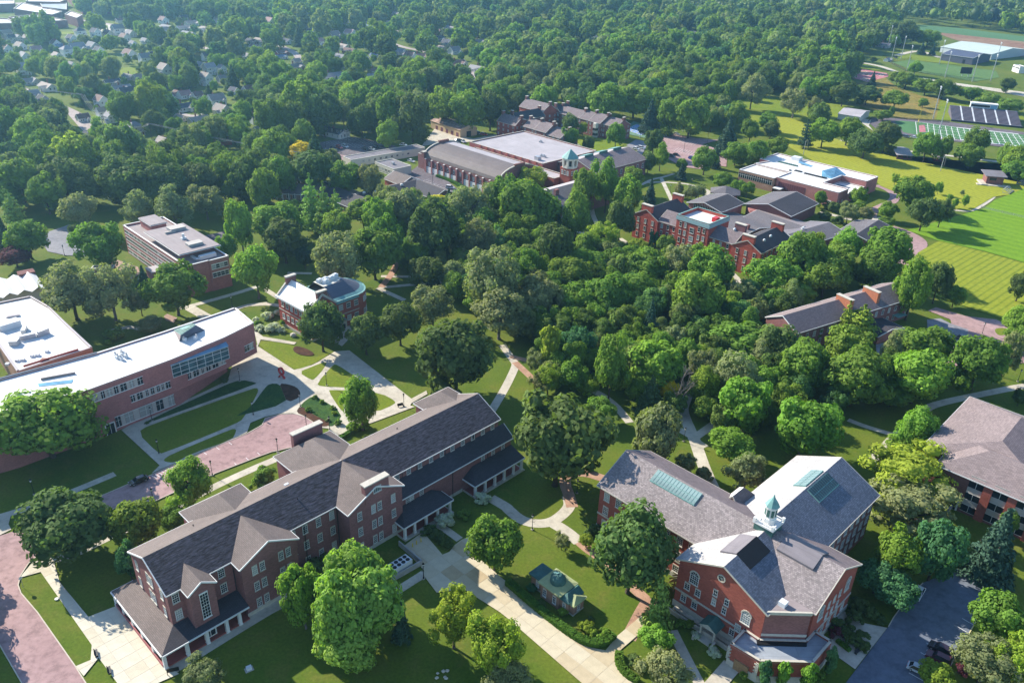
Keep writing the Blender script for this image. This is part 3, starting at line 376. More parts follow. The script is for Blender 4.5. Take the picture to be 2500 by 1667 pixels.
TREES=[(-231.5, 369.0, 10.38, 9.55, 12.07, 1, 'round'), (-215.0, 375.7, 11.06, 10.18, 12.81, 0, 'round'), (-200.7, 369.4, 7.3, 6.72, 8.73, 0, 'round'), (-183.1, 371.6, 11.21, 10.32, 12.97, 0, 'round'), (-165.7, 369.5, 10.39, 9.56, 12.08, 0, 'round'), (-153.8, 383.5, 8.87, 8.16, 10.43, 0, 'round'), (-168.1, 346.4, 7.41, 6.82, 8.84, 4, 'round'), (-149.3, 340.9, 9.24, 8.5, 10.83, 4, 'round'), (-141.9, 358.1, 7.62, 7.01, 9.07, 4, 'round'), (-139.4, 384.0, 3.24, 4.99, 6.37, 1, 'round'), (-190.0, 338.0, 7.01, 7.27, 9.38, 4, 'round'), (-221.4, 341.9, 4.88, 6.98, 8.97, 6, 'pine'), (-194.6, 305.0, 7.33, 6.74, 8.75, 1, 'round'), (-160.1, 295.0, 9.04, 9.04, 11.46, 1, 'round'), (-167.8, 323.5, 3.05, 2.81, 3.77, 3, 'round'), (-186.6, 327.6, 3.32, 3.05, 4.1, 0, 'round'), (-195.4, 295.8, 5.66, 3.38, 4.79, 8, 'round'), (-150.6, 252.5, 10.63, 8.38, 10.69, 4, 'round'), (-137.7, 253.2, 8.92, 9.58, 12.1, 4, 'round'), (-118.1, 258.9, 9.1, 8.41, 10.73, 1, 'round'), (-138.2, 279.1, 3.11, 4.29, 5.53, 7, 'spruce'), (-130.4, 257.6, 3.31, 4.43, 5.73, 4, 'round'), (-113.2, 318.0, 5.94, 10.44, 13.12, 2, 'round'), (-116.0, 306.0, 4.24, 5.74, 7.41, 2, 'round'), (-122.2, 245.0, 4.5, 2.48, 3.6, 4, 'round'), (-206.8, 310.0, 3.83, 6.99, 8.82, 7, 'spruce'), (-232.8, 358.2, 6.11, 5.62, 7.43, 1, 'round'), (-214.8, 358.2, 8.36, 8.36, 10.67, 1, 'round'), (-178.1, 297.6, 1.98, 1.73, 2.33, 1, 'round'), (-118.6, 371.5, 6.79, 9.05, 11.48, 1, 'round'), (-102.8, 402.8, 10.08, 9.17, 11.62, 0, 'round'), (-85.0, 396.8, 7.2, 7.8, 10.0, 1, 'round'), (-72.0, 392.4, 6.85, 8.33, 10.63, 4, 'round'), (-90.6, 346.5, 5.88, 11.7, 14.6, 6, 'pine'), (-83.4, 340.4, 5.56, 11.05, 13.84, 6, 'pine'), (-79.1, 343.2, 5.13, 9.11, 11.52, 6, 'pine'), (-103.2, 361.9, 3.86, 4.14, 5.47, 1, 'round'), (-102.2, 331.3, 9.5, 7.61, 9.78, 1, 'round'), (-93.1, 309.5, 8.52, 8.01, 10.25, 0, 'round'), (-75.3, 329.7, 6.15, 7.21, 9.31, 1, 'round'), (-68.9, 352.2, 7.52, 6.39, 8.34, 1, 'round'), (-59.3, 339.6, 6.79, 8.13, 10.4, 2, 'round'), (-52.2, 306.9, 7.1, 10.09, 12.7, 1, 'round'), (-50.6, 351.5, 8.73, 8.45, 10.77, 4, 'round'), (-47.9, 360.3, 4.36, 4.36, 5.79, 2, 'round'), (-38.9, 383.9, 5.69, 2.99, 4.33, 9, 'round'), (-32.5, 314.4, 10.16, 11.93, 14.88, 0, 'round'), (-65.4, 284.3, 9.78, 10.51, 13.2, 4, 'round'), (-54.4, 295.8, 9.27, 9.27, 11.74, 1, 'round'), (-19.7, 350.6, 9.43, 10.52, 13.22, 4, 'round'), (-5.6, 367.1, 8.52, 9.94, 12.53, 1, 'round'), (-15.7, 313.6, 7.71, 8.22, 10.5, 4, 'round'), (-33.1, 285.7, 6.53, 6.03, 7.92, 0, 'round'), (-27.8, 254.5, 7.66, 7.19, 9.28, 4, 'round'), (-37.2, 242.0, 6.62, 7.08, 9.15, 0, 'round'), (-47.4, 234.8, 5.57, 6.68, 8.69, 0, 'round'), (-61.9, 236.0, 6.66, 7.77, 9.96, 0, 'round'), (-7.9, 263.5, 10.92, 12.3, 15.31, 4, 'round'), (-4.6, 248.8, 9.77, 7.39, 9.51, 4, 'round'), (-94.2, 274.8, 7.11, 8.97, 11.39, 2, 'round'), (-84.2, 304.5, 3.34, 4.1, 5.35, 7, 'round'), (-33.6, 392.1, 2.48, 3.68, 4.71, 7, 'spruce'), (-16.5, 210.4, 10.79, 10.79, 13.54, 0, 'round'), (-41.0, 191.2, 5.06, 7.35, 9.43, 2, 'tall'), (7.1, 411.3, 8.59, 6.38, 8.33, 3, 'round'), (5.6, 353.2, 11.97, 11.41, 14.27, 1, 'round'), (32.0, 383.4, 5.63, 9.94, 12.53, 1, 'round'), (43.4, 387.2, 7.01, 11.63, 14.52, 1, 'tall'), (52.8, 376.9, 6.34, 9.48, 11.99, 2, 'round'), (59.9, 417.4, 6.09, 6.4, 8.35, 1, 'round'), (26.7, 346.0, 6.14, 10.15, 12.78, 1, 'tall'), (46.4, 348.9, 5.7, 8.15, 10.42, 0, 'round'), (37.4, 328.4, 7.32, 6.78, 8.8, 3, 'round'), (15.7, 306.3, 7.76, 9.52, 12.04, 0, 'round'), (-0.3, 323.4, 6.07, 5.54, 7.33, 1, 'round'), (65.3, 389.4, 4.09, 7.59, 9.57, 7, 'spruce'), (64.9, 332.8, 3.6, 3.87, 5.11, 1, 'round'), (53.4, 325.0, 4.0, 3.46, 4.68, 7, 'pine'), (60.1, 342.2, 1.23, 3.2, 3.96, 5, 'column'), (62.1, 342.1, 1.23, 3.2, 3.96, 5, 'column'), (29.2, 302.5, 8.4, 5.19, 6.92, 1, 'round'), (21.2, 285.5, 8.41, 6.64, 8.64, 1, 'round'), (41.9, 306.0, 6.25, 5.2, 6.94, 1, 'round'), (51.5, 296.0, 8.23, 6.96, 9.01, 1, 'round'), (63.8, 297.7, 6.95, 7.94, 10.17, 4, 'round'), (74.8, 288.5, 8.45, 9.18, 11.63, 2, 'round'), (76.3, 322.2, 4.2, 4.2, 5.59, 2, 'round'), (65.7, 264.6, 8.27, 8.74, 11.11, 1, 'round'), (45.7, 278.8, 7.02, 6.03, 7.91, 1, 'round'), (34.1, 269.8, 8.03, 6.81, 8.84, 1, 'round'), (22.6, 264.6, 6.73, 6.25, 8.17, 1, 'round'), (46.6, 249.5, 3.58, 7.53, 9.42, 7, 'spruce'), (33.9, 248.2, 3.02, 5.26, 6.66, 6, 'pine'), (8.2, 261.3, 8.2, 8.2, 10.47, 4, 'round'), (72.6, 258.9, 3.71, 3.71, 4.94, 0, 'round'), (84.3, 415.0, 2.9, 3.52, 4.59, 4, 'round'), (89.3, 407.5, 4.27, 3.96, 5.32, 4, 'round'), (94.6, 414.1, 3.47, 3.47, 4.61, 4, 'round'), (109.9, 432.5, 5.4, 4.09, 5.63, 1, 'round'), (91.0, 448.4, 3.4, 4.07, 5.31, 7, 'spruce'), (116.9, 425.3, 3.55, 3.23, 4.34, 2, 'round'), (121.4, 421.9, 3.82, 3.18, 4.33, 2, 'round'), (60.6, 311.1, 4.53, 4.53, 6.03, 1, 'round'), (99.3, 293.1, 9.24, 6.7, 8.71, 2, 'round'), (114.9, 304.7, 8.82, 10.3, 12.96, 1, 'round'), (139.5, 326.4, 6.1, 7.14, 9.23, 2, 'round'), (129.8, 307.6, 7.37, 7.37, 9.5, 1, 'round'), (120.4, 293.3, 8.17, 6.92, 8.97, 1, 'round'), (152.9, 317.7, 9.15, 9.15, 11.6, 2, 'round'), (143.4, 303.2, 7.28, 7.28, 9.4, 1, 'round'), (168.3, 330.5, 2.87, 3.13, 4.13, 4, 'round'), (145.4, 274.9, 5.87, 11.01, 13.8, 2, 'tall'), (162.7, 291.1, 4.91, 7.51, 9.6, 0, 'round'), (168.9, 288.1, 3.83, 3.83, 5.1, 1, 'round'), (203.0, 407.1, 9.63, 7.8, 10.0, 1, 'round'), (193.4, 375.3, 6.87, 7.15, 9.24, 0, 'round'), (205.0, 381.4, 4.83, 6.26, 8.12, 0, 'round'), (183.0, 389.4, 4.52, 4.07, 5.48, 2, 'round'), (178.6, 378.3, 3.75, 2.25, 3.22, 1, 'round'), (160.8, 382.8, 4.59, 4.59, 6.1, 4, 'round'), (169.4, 384.6, 4.34, 3.14, 4.36, 4, 'round'), (175.6, 410.2, 4.3, 4.3, 5.71, 2, 'round'), (172.8, 399.6, 3.37, 2.75, 3.75, 1, 'round'), (187.2, 432.3, 2.1, 2.1, 2.8, 1, 'round'), (155.2, 406.9, 2.85, 3.76, 4.87, 2, 'round'), (211.0, 450.6, 2.18, 3.16, 4.06, 3, 'round'), (229.0, 436.4, 1.97, 3.08, 3.93, 2, 'round'), (227.5, 413.1, 1.59, 2.36, 3.02, 2, 'round'), (233.5, 415.1, 1.74, 2.96, 3.76, 2, 'round'), (230.9, 426.0, 1.63, 1.47, 1.98, 2, 'round'), (242.0, 435.6, 1.36, 1.36, 1.81, 4, 'round'), (115.0, 255.3, 3.46, 6.96, 8.73, 3, 'pine'), (121.8, 258.3, 6.41, 5.71, 7.54, 3, 'pine'), (109.0, 287.1, 6.16, 3.33, 4.73, 2, 'round'), (95.4, 275.2, 4.71, 4.47, 5.98, 1, 'round'), (103.8, 255.9, 4.65, 2.94, 4.16, 1, 'round'), (197.4, 295.7, 4.55, 5.75, 7.47, 0, 'round'), (177.9, 259.4, 5.07, 5.96, 7.79, 2, 'round'), (140.4, 305.1, 3.35, 3.1, 4.16, 0, 'round'), (287.2, 463.6, 8.58, 5.88, 7.74, 1, 'round'), (12.1, 226.2, 2.88, 7.48, 9.26, 3, 'column'), (11.4, 213.1, 4.15, 4.6, 6.05, 3, 'round'), (7.6, 225.5, 3.07, 3.77, 4.91, 4, 'round'), (20.7, 230.5, 5.49, 6.18, 8.09, 5, 'round'), (29.5, 210.6, 5.42, 9.6, 12.13, 1, 'tall'), (43.7, 217.9, 7.69, 7.23, 9.33, 2, 'round'), (58.7, 220.5, 4.6, 5.93, 7.68, 4, 'round'), (68.0, 211.3, 7.68, 7.23, 9.33, 4, 'round'), (75.2, 239.2, 9.81, 5.46, 7.24, 1, 'round'), (47.3, 212.0, 3.28, 3.05, 4.09, 9, 'round'), (37.8, 177.3, 6.4, 9.03, 11.46, 4, 'round'), (12.3, 168.9, 11.82, 11.82, 14.75, 0, 'round'), (26.4, 198.2, 4.59, 3.4, 4.7, 1, 'round'), (66.5, 195.7, 6.91, 7.96, 10.19, 2, 'round'), (60.3, 182.8, 6.17, 3.8, 5.28, 2, 'round'), (60.7, 169.5, 5.54, 4.19, 5.74, 4, 'round'), (46.9, 175.9, 3.16, 2.46, 3.38, 4, 'round'), (9.6, 212.7, 3.46, 3.46, 4.6, 4, 'round'), (85.4, 234.7, 6.3, 6.76, 8.77, 0, 'round'), (89.4, 220.0, 7.39, 7.39, 9.52, 1, 'round'), (110.6, 238.2, 7.14, 5.98, 7.85, 1, 'round'), (103.1, 213.3, 9.27, 7.73, 9.92, 1, 'round'), (123.1, 216.1, 8.66, 8.02, 10.26, 2, 'round'), (123.1, 234.9, 3.71, 6.31, 8.01, 4, 'round'), (134.5, 236.9, 8.96, 6.66, 8.66, 1, 'round'), (145.9, 225.1, 7.87, 7.87, 10.09, 1, 'round'), (160.2, 234.4, 4.26, 6.6, 8.43, 4, 'round'), (78.9, 184.5, 8.6, 8.18, 10.45, 2, 'round'), (110.6, 186.6, 5.44, 6.83, 8.86, 2, 'tall'), (107.5, 186.0, 4.38, 3.06, 4.26, 2, 'round'), (101.4, 169.2, 10.43, 6.13, 8.03, 3, 'round'), (172.7, 251.1, 5.1, 4.87, 6.52, 1, 'round'), (115.8, 213.8, 6.07, 3.49, 4.92, 1, 'round'), (155.9, 216.3, 2.11, 2.53, 3.3, 0, 'round'), (97.3, 156.1, 9.31, 5.6, 7.4, 4, 'round'), (86.2, 139.2, 4.8, 6.12, 7.94, 2, 'round'), (81.3, 134.9, 4.11, 3.48, 4.73, 5, 'round'), (95.0, 139.3, 5.03, 7.2, 9.25, 5, 'round'), (84.0, 131.4, 4.41, 3.11, 4.33, 5, 'round'), (108.1, 140.5, 5.42, 8.68, 11.04, 7, 'spruce'), (119.6, 154.8, 2.33, 3.61, 4.61, 1, 'round'), (100.6, 121.8, 5.21, 5.03, 6.71, 1, 'round'), (93.0, 111.9, 6.16, 4.05, 5.58, 4, 'round'), (98.7, 111.8, 4.39, 4.76, 6.27, 3, 'round'), (83.3, 110.4, 3.3, 2.24, 3.13, 3, 'round'), (90.3, 113.2, 1.35, 1.35, 1.79, 8, 'round'), (50.0, 108.9, 1.2, 3.11, 3.85, 5, 'column'), (53.5, 108.8, 1.2, 3.11, 3.85, 2, 'column'), (58.0, 108.0, 1.3, 3.31, 4.1, 2, 'column'), (63.6, 112.4, 1.22, 3.17, 3.93, 5, 'column'), (26.9, 132.3, 7.96, 9.4, 11.9, 0, 'round'), (13.0, 145.2, 1.84, 2.07, 2.72, 4, 'round'), (18.7, 146.4, 1.86, 1.36, 1.88, 3, 'round'), (31.6, 122.7, 3.02, 6.12, 7.67, 6, 'pine'), (30.6, 117.0, 3.19, 2.31, 3.21, 2, 'round'), (31.5, 108.2, 4.64, 3.47, 4.79, 4, 'round'), (-29.5, 123.4, 6.01, 8.43, 10.75, 6, 'round'), (-25.7, 116.2, 6.23, 7.92, 10.15, 6, 'round'), (-30.5, 112.9, 5.22, 9.1, 11.52, 6, 'round'), (-28.9, 110.8, 5.67, 4.68, 6.32, 6, 'round'), (-39.8, 119.5, 3.98, 7.25, 9.15, 2, 'round'), (-20.0, 117.3, 1.92, 5.0, 6.19, 7, 'spruce'), (-9.5, 115.8, 4.91, 6.64, 8.57, 3, 'round'), (-1.4, 109.4, 5.05, 6.62, 8.57, 3, 'round'), (1.6, 106.3, 4.07, 3.15, 4.32, 4, 'round'), (-2.1, 137.7, 5.26, 6.13, 8.02, 1, 'round'), (-95.9, 137.9, 9.02, 6.59, 8.58, 0, 'round'), (-82.5, 141.1, 5.49, 5.29, 7.05, 1, 'round'), (-77.3, 148.0, 3.2, 2.3, 3.2, 1, 'round'), (-80.0, 131.1, 2.8, 4.48, 5.7, 5, 'round'), (-55.2, 104.8, 3.61, 2.64, 3.66, 4, 'round'), (-118.9, 173.8, 11.16, 8.34, 10.64, 1, 'round'), (-126.9, 190.6, 6.65, 5.4, 7.17, 1, 'round'), (-75.6, 155.5, 5.18, 5.98, 7.84, 2, 'tall'), (-122.2, 455.0, 6.88, 5.2, 6.93, 9, 'round'), (-108.7, 422.2, 10.23, 7.36, 9.49, 0, 'round'), (-132.7, 432.2, 9.81, 10.44, 13.12, 1, 'round'), (-136.0, 524.5, 13.34, 15.17, 18.7, 1, 'round'), (-122.3, 515.4, 11.44, 12.52, 15.58, 0, 'round'), (-153.5, 504.8, 10.22, 11.29, 14.12, 1, 'round'), (-128.2, 486.3, 5.96, 7.69, 9.88, 1, 'round'), (-107.7, 553.2, 10.71, 12.25, 15.25, 1, 'round'), (-93.9, 554.5, 9.64, 11.18, 13.99, 1, 'round'), (-80.1, 520.9, 9.8, 12.71, 15.8, 1, 'round'), (-66.2, 511.2, 11.35, 13.14, 16.31, 0, 'round'), (-78.9, 488.9, 7.31, 8.01, 10.25, 1, 'round'), (-50.4, 548.9, 11.01, 12.15, 15.14, 1, 'round'), (-32.7, 536.7, 11.86, 12.98, 16.12, 1, 'round'), (-19.5, 547.0, 10.61, 12.13, 15.12, 0, 'round'), (-77.2, 610.9, 7.74, 3.95, 5.46, 9, 'round'), (-69.7, 575.4, 7.3, 8.89, 11.29, 4, 'round'), (-114.0, 535.5, 6.48, 9.1, 11.54, 4, 'round'), (-98.4, 512.7, 7.96, 9.05, 11.48, 0, 'round'), (33.4, 542.7, 5.12, 5.88, 7.71, 0, 'round'), (60.0, 509.0, 5.51, 7.32, 9.44, 1, 'round'), (41.9, 541.9, 3.29, 4.06, 5.28, 3, 'round'), (30.5, 504.7, 5.48, 6.2, 8.12, 1, 'round'), (42.7, 499.2, 3.4, 4.47, 5.79, 0, 'round'), (81.7, 496.2, 6.07, 7.13, 9.22, 0, 'round'), (73.8, 459.6, 4.42, 5.09, 6.67, 0, 'round'), (81.5, 464.7, 5.09, 6.78, 8.76, 3, 'round'), (93.5, 462.5, 3.02, 3.53, 4.62, 1, 'round'), (105.7, 459.8, 6.93, 6.93, 8.98, 1, 'round'), (115.2, 474.6, 3.24, 6.3, 7.92, 7, 'spruce'), (128.7, 482.3, 7.24, 5.84, 7.69, 1, 'round'), (138.1, 476.2, 7.8, 7.45, 9.59, 1, 'round'), (128.4, 505.5, 7.86, 10.0, 12.6, 7, 'spruce'), (151.8, 542.5, 6.21, 6.21, 8.13, 1, 'round'), (130.9, 565.9, 5.69, 6.09, 7.98, 0, 'round'), (101.4, 550.7, 9.59, 9.97, 12.57, 1, 'round'), (112.0, 545.0, 10.95, 11.33, 14.17, 1, 'round'), (87.4, 556.4, 7.45, 9.77, 12.32, 7, 'spruce'), (177.2, 644.4, 10.2, 11.07, 13.86, 4, 'round'), (158.2, 645.1, 6.39, 9.02, 11.44, 1, 'round'), (148.7, 650.2, 6.87, 8.63, 10.99, 1, 'round'), (82.0, 600.2, 13.15, 10.24, 12.89, 1, 'round'), (62.2, 592.7, 12.99, 10.94, 13.71, 2, 'round'), (51.6, 672.4, 12.38, 9.64, 12.17, 0, 'round'), (64.8, 681.2, 8.95, 9.41, 11.91, 1, 'round'), (80.3, 648.6, 8.57, 7.68, 9.87, 4, 'round'), (-2.6, 616.8, 8.19, 7.76, 9.96, 1, 'round'), (8.9, 627.8, 7.49, 8.35, 10.65, 0, 'round'), (33.0, 648.6, 7.7, 9.9, 12.48, 1, 'round'), (202.2, 618.7, 10.65, 9.81, 12.37, 4, 'round'), (221.4, 630.2, 5.43, 6.3, 8.23, 4, 'round'), (168.0, 551.9, 5.57, 4.79, 6.46, 0, 'round'), (158.3, 504.0, 7.19, 5.37, 7.14, 1, 'round'), (195.9, 531.4, 8.23, 7.86, 10.07, 2, 'round'), (183.9, 529.4, 4.99, 7.95, 10.14, 7, 'pine'), (214.5, 539.6, 8.71, 7.95, 10.18, 2, 'round'), (213.6, 507.1, 9.27, 7.46, 9.61, 0, 'round'), (233.3, 524.8, 9.2, 8.46, 10.78, 0, 'round'), (249.5, 503.1, 7.84, 8.19, 10.47, 1, 'round'), (262.4, 506.7, 4.46, 7.31, 9.29, 1, 'round'), (288.3, 519.7, 6.67, 8.12, 10.38, 1, 'round'), (273.0, 493.8, 8.06, 6.29, 8.23, 1, 'round'), (293.4, 492.0, 5.02, 6.76, 8.73, 1, 'round'), (291.6, 475.8, 8.11, 8.11, 10.37, 2, 'round'), (330.1, 843.2, 6.0, 8.22, 10.5, 1, 'round'), (380.1, 828.1, 6.45, 5.9, 7.76, 2, 'round'), (342.1, 756.5, 8.9, 5.85, 7.7, 1, 'round'), (348.2, 729.6, 9.56, 6.12, 8.02, 1, 'round'), (355.5, 712.9, 11.22, 7.37, 9.5, 1, 'round'), (339.5, 769.5, 7.03, 5.49, 7.28, 1, 'round'), (295.6, 665.0, 10.1, 6.0, 7.88, 1, 'round'), (322.7, 674.6, 4.01, 3.09, 4.25, 1, 'round'), (376.7, 705.0, 10.66, 5.39, 7.16, 1, 'round'), (381.4, 686.2, 9.05, 4.83, 6.5, 1, 'round'), (387.4, 666.4, 9.25, 4.68, 6.33, 1, 'round'), (431.2, 754.4, 6.41, 5.4, 7.18, 0, 'round'), (316.2, 766.1, 3.75, 5.54, 7.09, 7, 'spruce'), (367.4, 900.6, 3.49, 2.9, 3.95, 0, 'round'), (450.8, 977.9, 5.02, 5.66, 7.43, 7, 'spruce'), (461.4, 973.4, 3.75, 5.65, 7.22, 7, 'spruce'), (485.4, 1042.3, 13.97, 8.58, 10.92, 1, 'round'), (455.5, 1046.9, 18.0, 12.6, 15.67, 0, 'round'), (277.7, 676.2, 10.25, 6.56, 8.54, 0, 'round'), (269.1, 619.3, 6.6, 3.36, 4.76, 1, 'round'), (281.9, 634.7, 2.11, 3.41, 4.34, 1, 'round'), (255.4, 667.7, 8.79, 8.79, 11.18, 0, 'round'), (253.8, 690.3, 13.58, 10.32, 12.98, 1, 'round'), (245.7, 721.6, 12.28, 8.39, 10.7, 1, 'round'), (-119.0, 130.0, 5.5, 6.0, 6.5, 1, 'round'), (-108.6, 115.8, 5.5, 6.0, 6.5, 1, 'round')]
HOUSES=[(-503.9, 846.4, 8.4, 2, 0, 1), (-499.6, 851.4, 6.6, 0, 0, 1), (-490.3, 849.7, 8.4, 3, 1, 1), (-474.0, 807.8, 10.7, 3, 0, 0), (-450.8, 791.9, 9.7, 5, 0, 0), (-414.9, 759.9, 10.2, 3, 0, 0), (-415.1, 779.4, 11.3, 0, 0, 2), (-384.2, 723.8, 7.3, 0, 0, 0), (-421.0, 809.3, 13.4, 0, 4, 0), (-454.5, 866.7, 10.5, 2, 0, 0), (-461.2, 899.1, 10.9, 2, 0, 2), (-443.0, 895.0, 10.8, 2, 0, 1), (-435.1, 905.8, 10.9, 1, 1, 0), (-431.0, 920.4, 13.1, 0, 0, 1), (-414.0, 911.2, 11.0, 0, 0, 0), (-410.7, 818.9, 11.8, 0, 4, 0), (-388.8, 785.3, 9.6, 2, 0, 1), (-441.0, 815.5, 7.2, 4, 0, 0), (-398.8, 972.1, 17, 0, 0, 3), (-378.9, 972.5, 16.0, 3, 1, 3), (-386.3, 1017.4, 14.4, 3, 0, 3), (-358.0, 925.6, 14.2, 0, 0, 3), (-365.2, 1040.1, 9.1, 3, 1, 0), (-381.0, 868.4, 8.6, 0, 0, 0), (-386.1, 851.2, 6.6, 0, 0, 0), (-346.8, 830.1, 8.3, 5, 1, 0), (-317.8, 682.5, 9.2, 0, 4, 3), (-307.3, 676.9, 8.4, 3, 1, 0), (-320.1, 657.4, 9.6, 2, 4, 3), (-288.7, 780.7, 7.8, 2, 0, 1), (-281.2, 745.0, 6.6, 0, 0, 0), (-262.9, 714.4, 10.4, 0, 0, 1), (-254.9, 721.5, 6, 0, 0, 1), (-250.4, 670.3, 10.6, 3, 0, 1), (-240.9, 682.0, 9.2, 0, 4, 0), (-248.2, 616.6, 9.1, 5, 0, 0), (-238.9, 618.2, 7.7, 1, 0, 0), (-254.4, 619.7, 6, 1, 0, 0), (-233.2, 575.9, 12.5, 2, 0, 3), (-218.3, 639.0, 7.9, 2, 0, 0), (-207.0, 641.0, 10.1, 1, 4, 0), (-376.0, 649.3, 6.6, 0, 4, 0), (-379.5, 646.3, 6, 0, 3, 0), (-351.8, 600.8, 8.9, 0, 0, 0), (-338.4, 589.0, 7.4, 2, 4, 0), (-290.5, 575.9, 9.9, 1, 0, 1), (-284.7, 536.5, 7.4, 1, 0, 0), (-276.8, 547.7, 6.9, 3, 0, 1), (-266.3, 536.0, 6.8, 0, 0, 1), (-259.2, 490.3, 7.4, 2, 3, 0), (-238.3, 507.6, 9.4, 0, 4, 2), (-210.8, 541.2, 10.6, 3, 1, 3), (-225.4, 548.9, 6.9, 3, 1, 3), (-175.0, 546.6, 6, 2, 0, 1), (-258.9, 800.4, 11.5, 0, 4, 3), (-280.1, 893.0, 10.8, 2, 4, 3), (-265.9, 856.4, 10.4, 1, 0, 3), (-211.9, 484.5, 6, 3, 2, 0), (-164.3, 519.7, 6, 0, 0, 0), (-271.6, 895.0, 12.8, 3, 1, 3), (-248.8, 900.6, 14.9, 2, 0, 3), (-264.0, 853.1, 7.5, 3, 0, 0), (-231.7, 827.3, 10.1, 1, 2, 3), (-226.6, 804.1, 8.9, 4, 0, 3), (-199.4, 749.9, 11.7, 0, 4, 3), (-205.7, 779.2, 6.1, 3, 1, 0), (-159.5, 710.3, 15.9, 0, 0, 3), (-183.2, 875.7, 14.5, 3, 0, 3), (-170.0, 848.4, 12.2, 1, 2, 3), (-173.7, 812.3, 12.6, 0, 4, 3), (-190.2, 1084.5, 14.1, 0, 0, 3), (-150.1, 1096.0, 10.7, 0, 0, 1), (-173.0, 1178.0, 17, 0, 0, 3), (-179.9, 1031.6, 12.4, 4, 3, 3), (-167.2, 1079.4, 11.7, 3, 0, 3), (-124.1, 858.8, 16.1, 0, 0, 3), (-110.5, 840.0, 9.3, 3, 0, 3), (-98.3, 828.6, 16.5, 1, 1, 3), (-60.3, 796.9, 14.1, 1, 0, 3), (-39.1, 770.3, 13.7, 0, 0, 3), (-39.4, 704.4, 7.1, 4, 0, 3), (-87.1, 1046.1, 13.7, 0, 0, 3), (-113.3, 767.4, 6.8, 0, 0, 0), (-142.6, 829.4, 8.3, 4, 0, 3), (-121.4, 1116.2, 9.7, 0, 0, 3), (-77.8, 1166.8, 11.4, 3, 0, 3), (-117.3, 1117.4, 8.5, 0, 0, 3), (-340.0, 1273.2, 11.0, 0, 0, 3), (19.9, 700.2, 11.8, 0, 0, 3), (84.3, 1009.7, 12.1, 0, 0, 3), (8.5, 1034.9, 10.1, 3, 0, 3), (27.0, 1140.4, 8.6, 1, 0, 3), (60.6, 1003.8, 7.7, 0, 0, 3), (59.6, 916.1, 6.0, 0, 0, 3), (-6.0, 1273.3, 8.2, 3, 0, 3), (160.8, 849.5, 6.6, 1, 0, 3), (197.9, 1100.5, 9.6, 0, 0, 3), (212.1, 1093.3, 8.3, 3, 0, 3), (379.5, 1115.1, 7.3, 0, 0, 3), (348.1, 1086.0, 8.3, 0, 0, 3), (426.8, 1027.3, 12.3, 2, 4, 3), (390.0, 919.5, 6.1, 0, 0, 3)]
